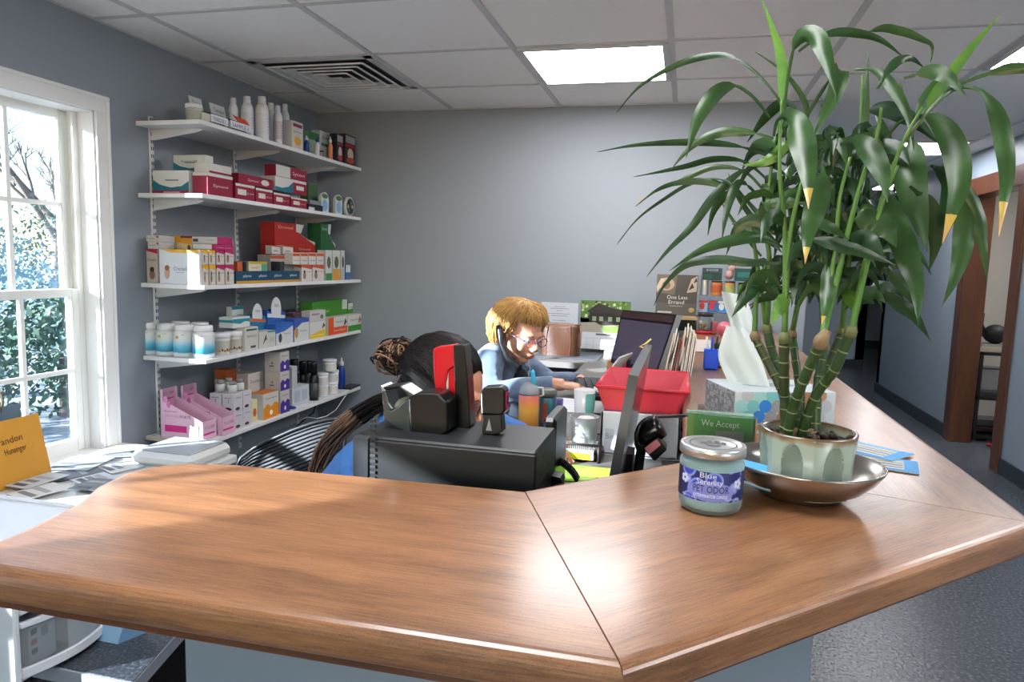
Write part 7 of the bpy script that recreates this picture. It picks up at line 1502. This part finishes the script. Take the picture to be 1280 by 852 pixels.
# ---------------- we accept sign
Ya = 1.19; a, b_ = atY(858, 545, Ya), atY(945, 545, Ya); zt_ = atY(900, 521, Ya).z; w_ = b_.x-a.x
t = thing('card_sign', 'green card sign in a clear stand between candle jar and plant pot', 'sign', (a.x+w_/2, Ya, TOP+.001)); h = zt_-TOP; rx = R(6)
b = MB(); b.box(-w_/2, -.001, .004, w_/2*.96, .001, h, C('#3f9a34'))
b.box(-w_*.5, -.0014, .004, -w_*.40, -.0009, h, C('#7aa63a')); b.box(w_*.40, -.0014, .01, w_*.455, -.0009, h*.96, C('#3f9a34')); b.box(-w_*.08, -.0014, .004, w_*.33, -.0009, h*.62, C('#98a29a')); b.text('We Accept', (-w_*.02, -.001, h*.80), (1, 0, 0), (0, 0, 1), .0155, C('#e3efdd'), off=.0012, fit=w_*.55)
b.box(w_*.455, -.001, .006, w_*.5, .001, h*.995, C('#e0a868')); b.build('card', t)
b = MB(); b.box(-w_/2-.002, -.0035, .002, w_/2, -.0022, h+.003, M_clear); b.box(-w_/2-.002, .0022, .002, w_/2, .0035, h+.003, M_clear); b.box(-w_/2-.002, -.01, 0, w_/2, .03, .002, M_clear); b.box(-w_/2-.002, -.004, h+.002, w_/2*.9, .012, h+.006, clear('green_acrylic_edge', tint=(.75, .86, .78, 1), amt=.35, solid='#8fb09a')); b.build('holder', t)

# ---------------- tissue box
TZ = TOP+.082; P1, P0 = atZ(919, 489, TZ), atZ(883, 473, TZ); e1 = (P0-P1); L1 = e1.length; e1.normalize(); e2 = Vector((e1.y, -e1.x, 0)); 
if e2.x < 0: e2 = -e2
L2 = .20; ang = math.atan2(e2.y, e2.x); cN = P1+e1*L1/2+e2*L2/2
t = thing('tissue_box', 'patterned tissue box with coloured dots behind the bamboo pot', 'tissue box', (cN.x, cN.y, TOP+.001), ang); h = .081
b = MB(); b.box(-L2/2, -L1/2, 0, L2/2, L1/2, h, C('#b9c2c4'), b=.001)
mh = bpy.data.materials.new('hexagon_print'); mh.use_nodes = True; nt = mh.node_tree; bs = nt.nodes['Principled BSDF']; tc = nt.nodes.new('ShaderNodeTexCoord'); vo = nt.nodes.new('ShaderNodeTexVoronoi'); vo.feature = 'DISTANCE_TO_EDGE'; vo.inputs['Scale'].default_value = 85; vo.inputs['Randomness'].default_value = .35
nt.links.new(tc.outputs['Object'], vo.inputs['Vector']); nt.links.new(ramp(nt, vo.outputs['Distance'], [(0, '#74787c'), (.05, '#74787c'), (.09, '#a3a8ac'), (1, '#adb2b5')]), bs.inputs['Base Color'])
b.add([(-L2/2-.0006, L1/2, .001), (-L2/2-.0006, -L1/2, .001), (-L2/2-.0006, -L1/2, h-.001), (-L2/2-.0006, L1/2, h-.001)], [(0, 1, 2, 3)], mh)
dc = ['#2f7cc8', '#a9aeb0', '#9a6f50', '#6fb4b2', '#2a70bc', '#8d8f90', '#93c0bf', '#a87f5c']
ci = 0
for j in range(4):
    for k in range(9):
        x = -L2/2+.013+k*.024+(.012 if j % 2 else 0); z = .012+j*.0205
        if x+.012 > L2/2: continue
        rd = .0125; b.add([(x+rd*math.cos(q*PI/10), -L1/2-.0006-.00002*k, min(h-.0005, max(.0005, z+rd*math.sin(q*PI/10)))) for q in range(20)], [tuple(range(20))], C(dc[(j*3+k*5) % 8]))
b.add([(.055*math.cos(q*PI/10), .022*math.sin(q*PI/10), h+.0006) for q in range(20)], [tuple(range(20))], C('#8f999c'))
b.build('carton', t)
M_tis = clear('tissue_paper', tint=(.9, .93, .92, 1), amt=.9, rough=.8, solid='#c9d3d2')
Mt = Matrix.Rotation(-ang, 4, 'Z')
def tissue(lp, rp, Y, ph, parent):
    b = MB(); n = 24; vs = []; LP = smooth([atY(*p, Y) for p in lp], 4); RP = smooth([atY(*p, Y) for p in rp], 4); nr = min(len(LP), len(RP))
    LP = [LP[round(i*(len(LP)-1)/(nr-1))] for i in range(nr)]; RP = [RP[round(i*(len(RP)-1)/(nr-1))] for i in range(nr)]
    for j in range(nr):
        for k in range(n+1): s_ = k/n; p = LP[j].lerp(RP[j], s_); p.y += .014*math.sin(s_*PI*1.6+ph+j*.07)+.005*math.sin(s_*PI*3.3+j*.15); p -= Vector((cN.x, cN.y, TOP+.001)); vs.append(Mt @ p)
    b.add(vs, [(j*(n+1)+k, j*(n+1)+k+1, (j+1)*(n+1)+k+1, (j+1)*(n+1)+k) for j in range(nr-1) for k in range(n)], M_tis, smooth=True); return b.build('tissue', parent)
Yt = cN.y-.01
tissue([(914, 484), (903, 462), (898, 444), (903, 424), (909, 408)], [(962, 484), (953, 455), (945, 436), (938, 420), (928, 408)], Yt, .4, t)
tissue([(918, 430), (912, 400), (906, 382), (902, 364)], [(945, 430), (942, 405), (938, 385), (926, 368)], Yt+.02, 1.6, t)

# ---------------- brochures to the right of the dish
for j, (pa, pb, lb) in enumerate((((1068, 562), (1132, 577), 'blue edged brochure lying behind the dish, upper of the two'), ((1085, 580), (1140, 588), 'blue edged brochure lying behind the dish, lower of the two'))):
    a, b_ = atZ(*pa, TOP), atZ(*pb, TOP); d_ = (b_-a); L = max(d_.length, .11); an = math.atan2(d_.y, d_.x); mb = MB(); mb.box(-L/2, -.04, 0, L/2, .04, .0012, C('#c3c6c4')); mb.box(-L/2, -.04, .0012, L/2, -.028, .0014, C('#2f8fd0')); mb.box(L/2-.02, -.04, .0013, L/2, .04, .0015, C('#3f9ad8')); mb.box(-L/2, .028, .0012, L/2, .04, .0014, C('#6fb0dc'))
    for q in range(3): mb.box(-L*.35, -.018+q*.014, .0012, L*.3, -.014+q*.014, .0014, C(['#7d7468', '#5a5f66', '#a8987c'][q]))
    c_ = (a+b_)/2+Vector((-.01, .02, 0)); tag(mb.build('brochure', loc=(c_.x, c_.y, TOP+.001+.002*(1-j)), rot=(0, 0, an)), lb, 'brochure')
# ================================================================ outside the window
M_bark = mat('bare_bark', '#6a5f58', .9); M_hedge = mat('winter_shrub', '#55685a', .9, vary=.5, vscale=3); M_snow = mat('outside_ground', '#b3b6b2', .95, vary=.3)
struct(MB().box(-60, -40, -.6, WX-.3, 60, -.5, M_snow).build('ground_1'))
rr = random.Random(2)
def bare_tree(x, y, h, lb):
    t = thing('bare_tree', lb, 'tree', (x, y, -.5)); b = MB()
    def br(p, d, l, r, dep):
        q = p+d*l; m_ = (p+q)/2+Vector((rr.uniform(-1, 1), rr.uniform(-1, 1), 0))*l*.06
        b.tube([p, m_, q], [r, r*.85, r*.65], 5, M_bark, cap=False)
        if dep == 0: return
        for k in range(3 if dep > 1 else 4):
            e = (d+Vector((rr.uniform(-1, 1), rr.uniform(-1, 1), rr.uniform(-.2, .6)))*.75).normalized(); br(p.lerp(q, rr.uniform(.5, 1)), e, l*rr.uniform(.55, .8), r*.55, dep-1)
    br(Vector((0, 0, 0)), Vector((0, 0, 1)), h*.35, h*.022, 5); b.build('trunk_and_branches', t); return t
bare_tree(-9.5, 4.2, 6.5, 'bare tree nearest the window glass'); bare_tree(-15, 14, 7, 'bare tree farther off seen through the window'); bare_tree(-19, 2, 8, 'bare tree at the left of the window view'); bare_tree(-14, 7.4, 6.5, 'bare tree in the middle of the window view')
def shrub(x, y, r, h, col, lb):
    t = thing('garden_shrub', lb, 'shrub', (x, y, -.5)); b = MB(); m = mat('shrub_leaf_'+col[1:], col, .8, vary=.4)
    for k in range(3000):
        a, c = rr.uniform(0, 2*PI), rr.uniform(-.2, 1); s_ = math.sqrt(max(0, 1-c*c)); q = Vector((r*s_*math.cos(a), r*s_*math.sin(a), h*.3+h*.7*c))*rr.uniform(.75, 1.05)
        u_ = Vector((rr.uniform(-1, 1), rr.uniform(-1, 1), rr.uniform(-1, 1))).normalized(); v_ = u_.orthogonal().normalized(); l = rr.uniform(.03, .065)
        b.add([q-u_*l, q+v_*l*.4, q+u_*l, q-v_*l*.4], [(0, 1, 2, 3)], m)
    b.build('foliage', t); MB().tube([(0, 0, 0), (0, 0, h*.5)], .06, 6, M_bark).build('stem', t)
shrub(-6.5, 3.2, 1.0, 1.5, '#6f8c92', 'grey green shrub nearest the window'); shrub(-9, 7, 1.4, 1.9, '#7d9aa2', 'pale shrub in the middle of the window view'); shrub(-6, 5.6, .9, 1.2, '#4a6350', 'darker green shrub at the right of the window view'); shrub(-10, 1.5, 1.6, 2.2, '#708f98', 'pale shrub at the left of the window view'); shrub(-12, 11.5, 2.0, 2.6, '#58725f', 'large shrub farther off outside')
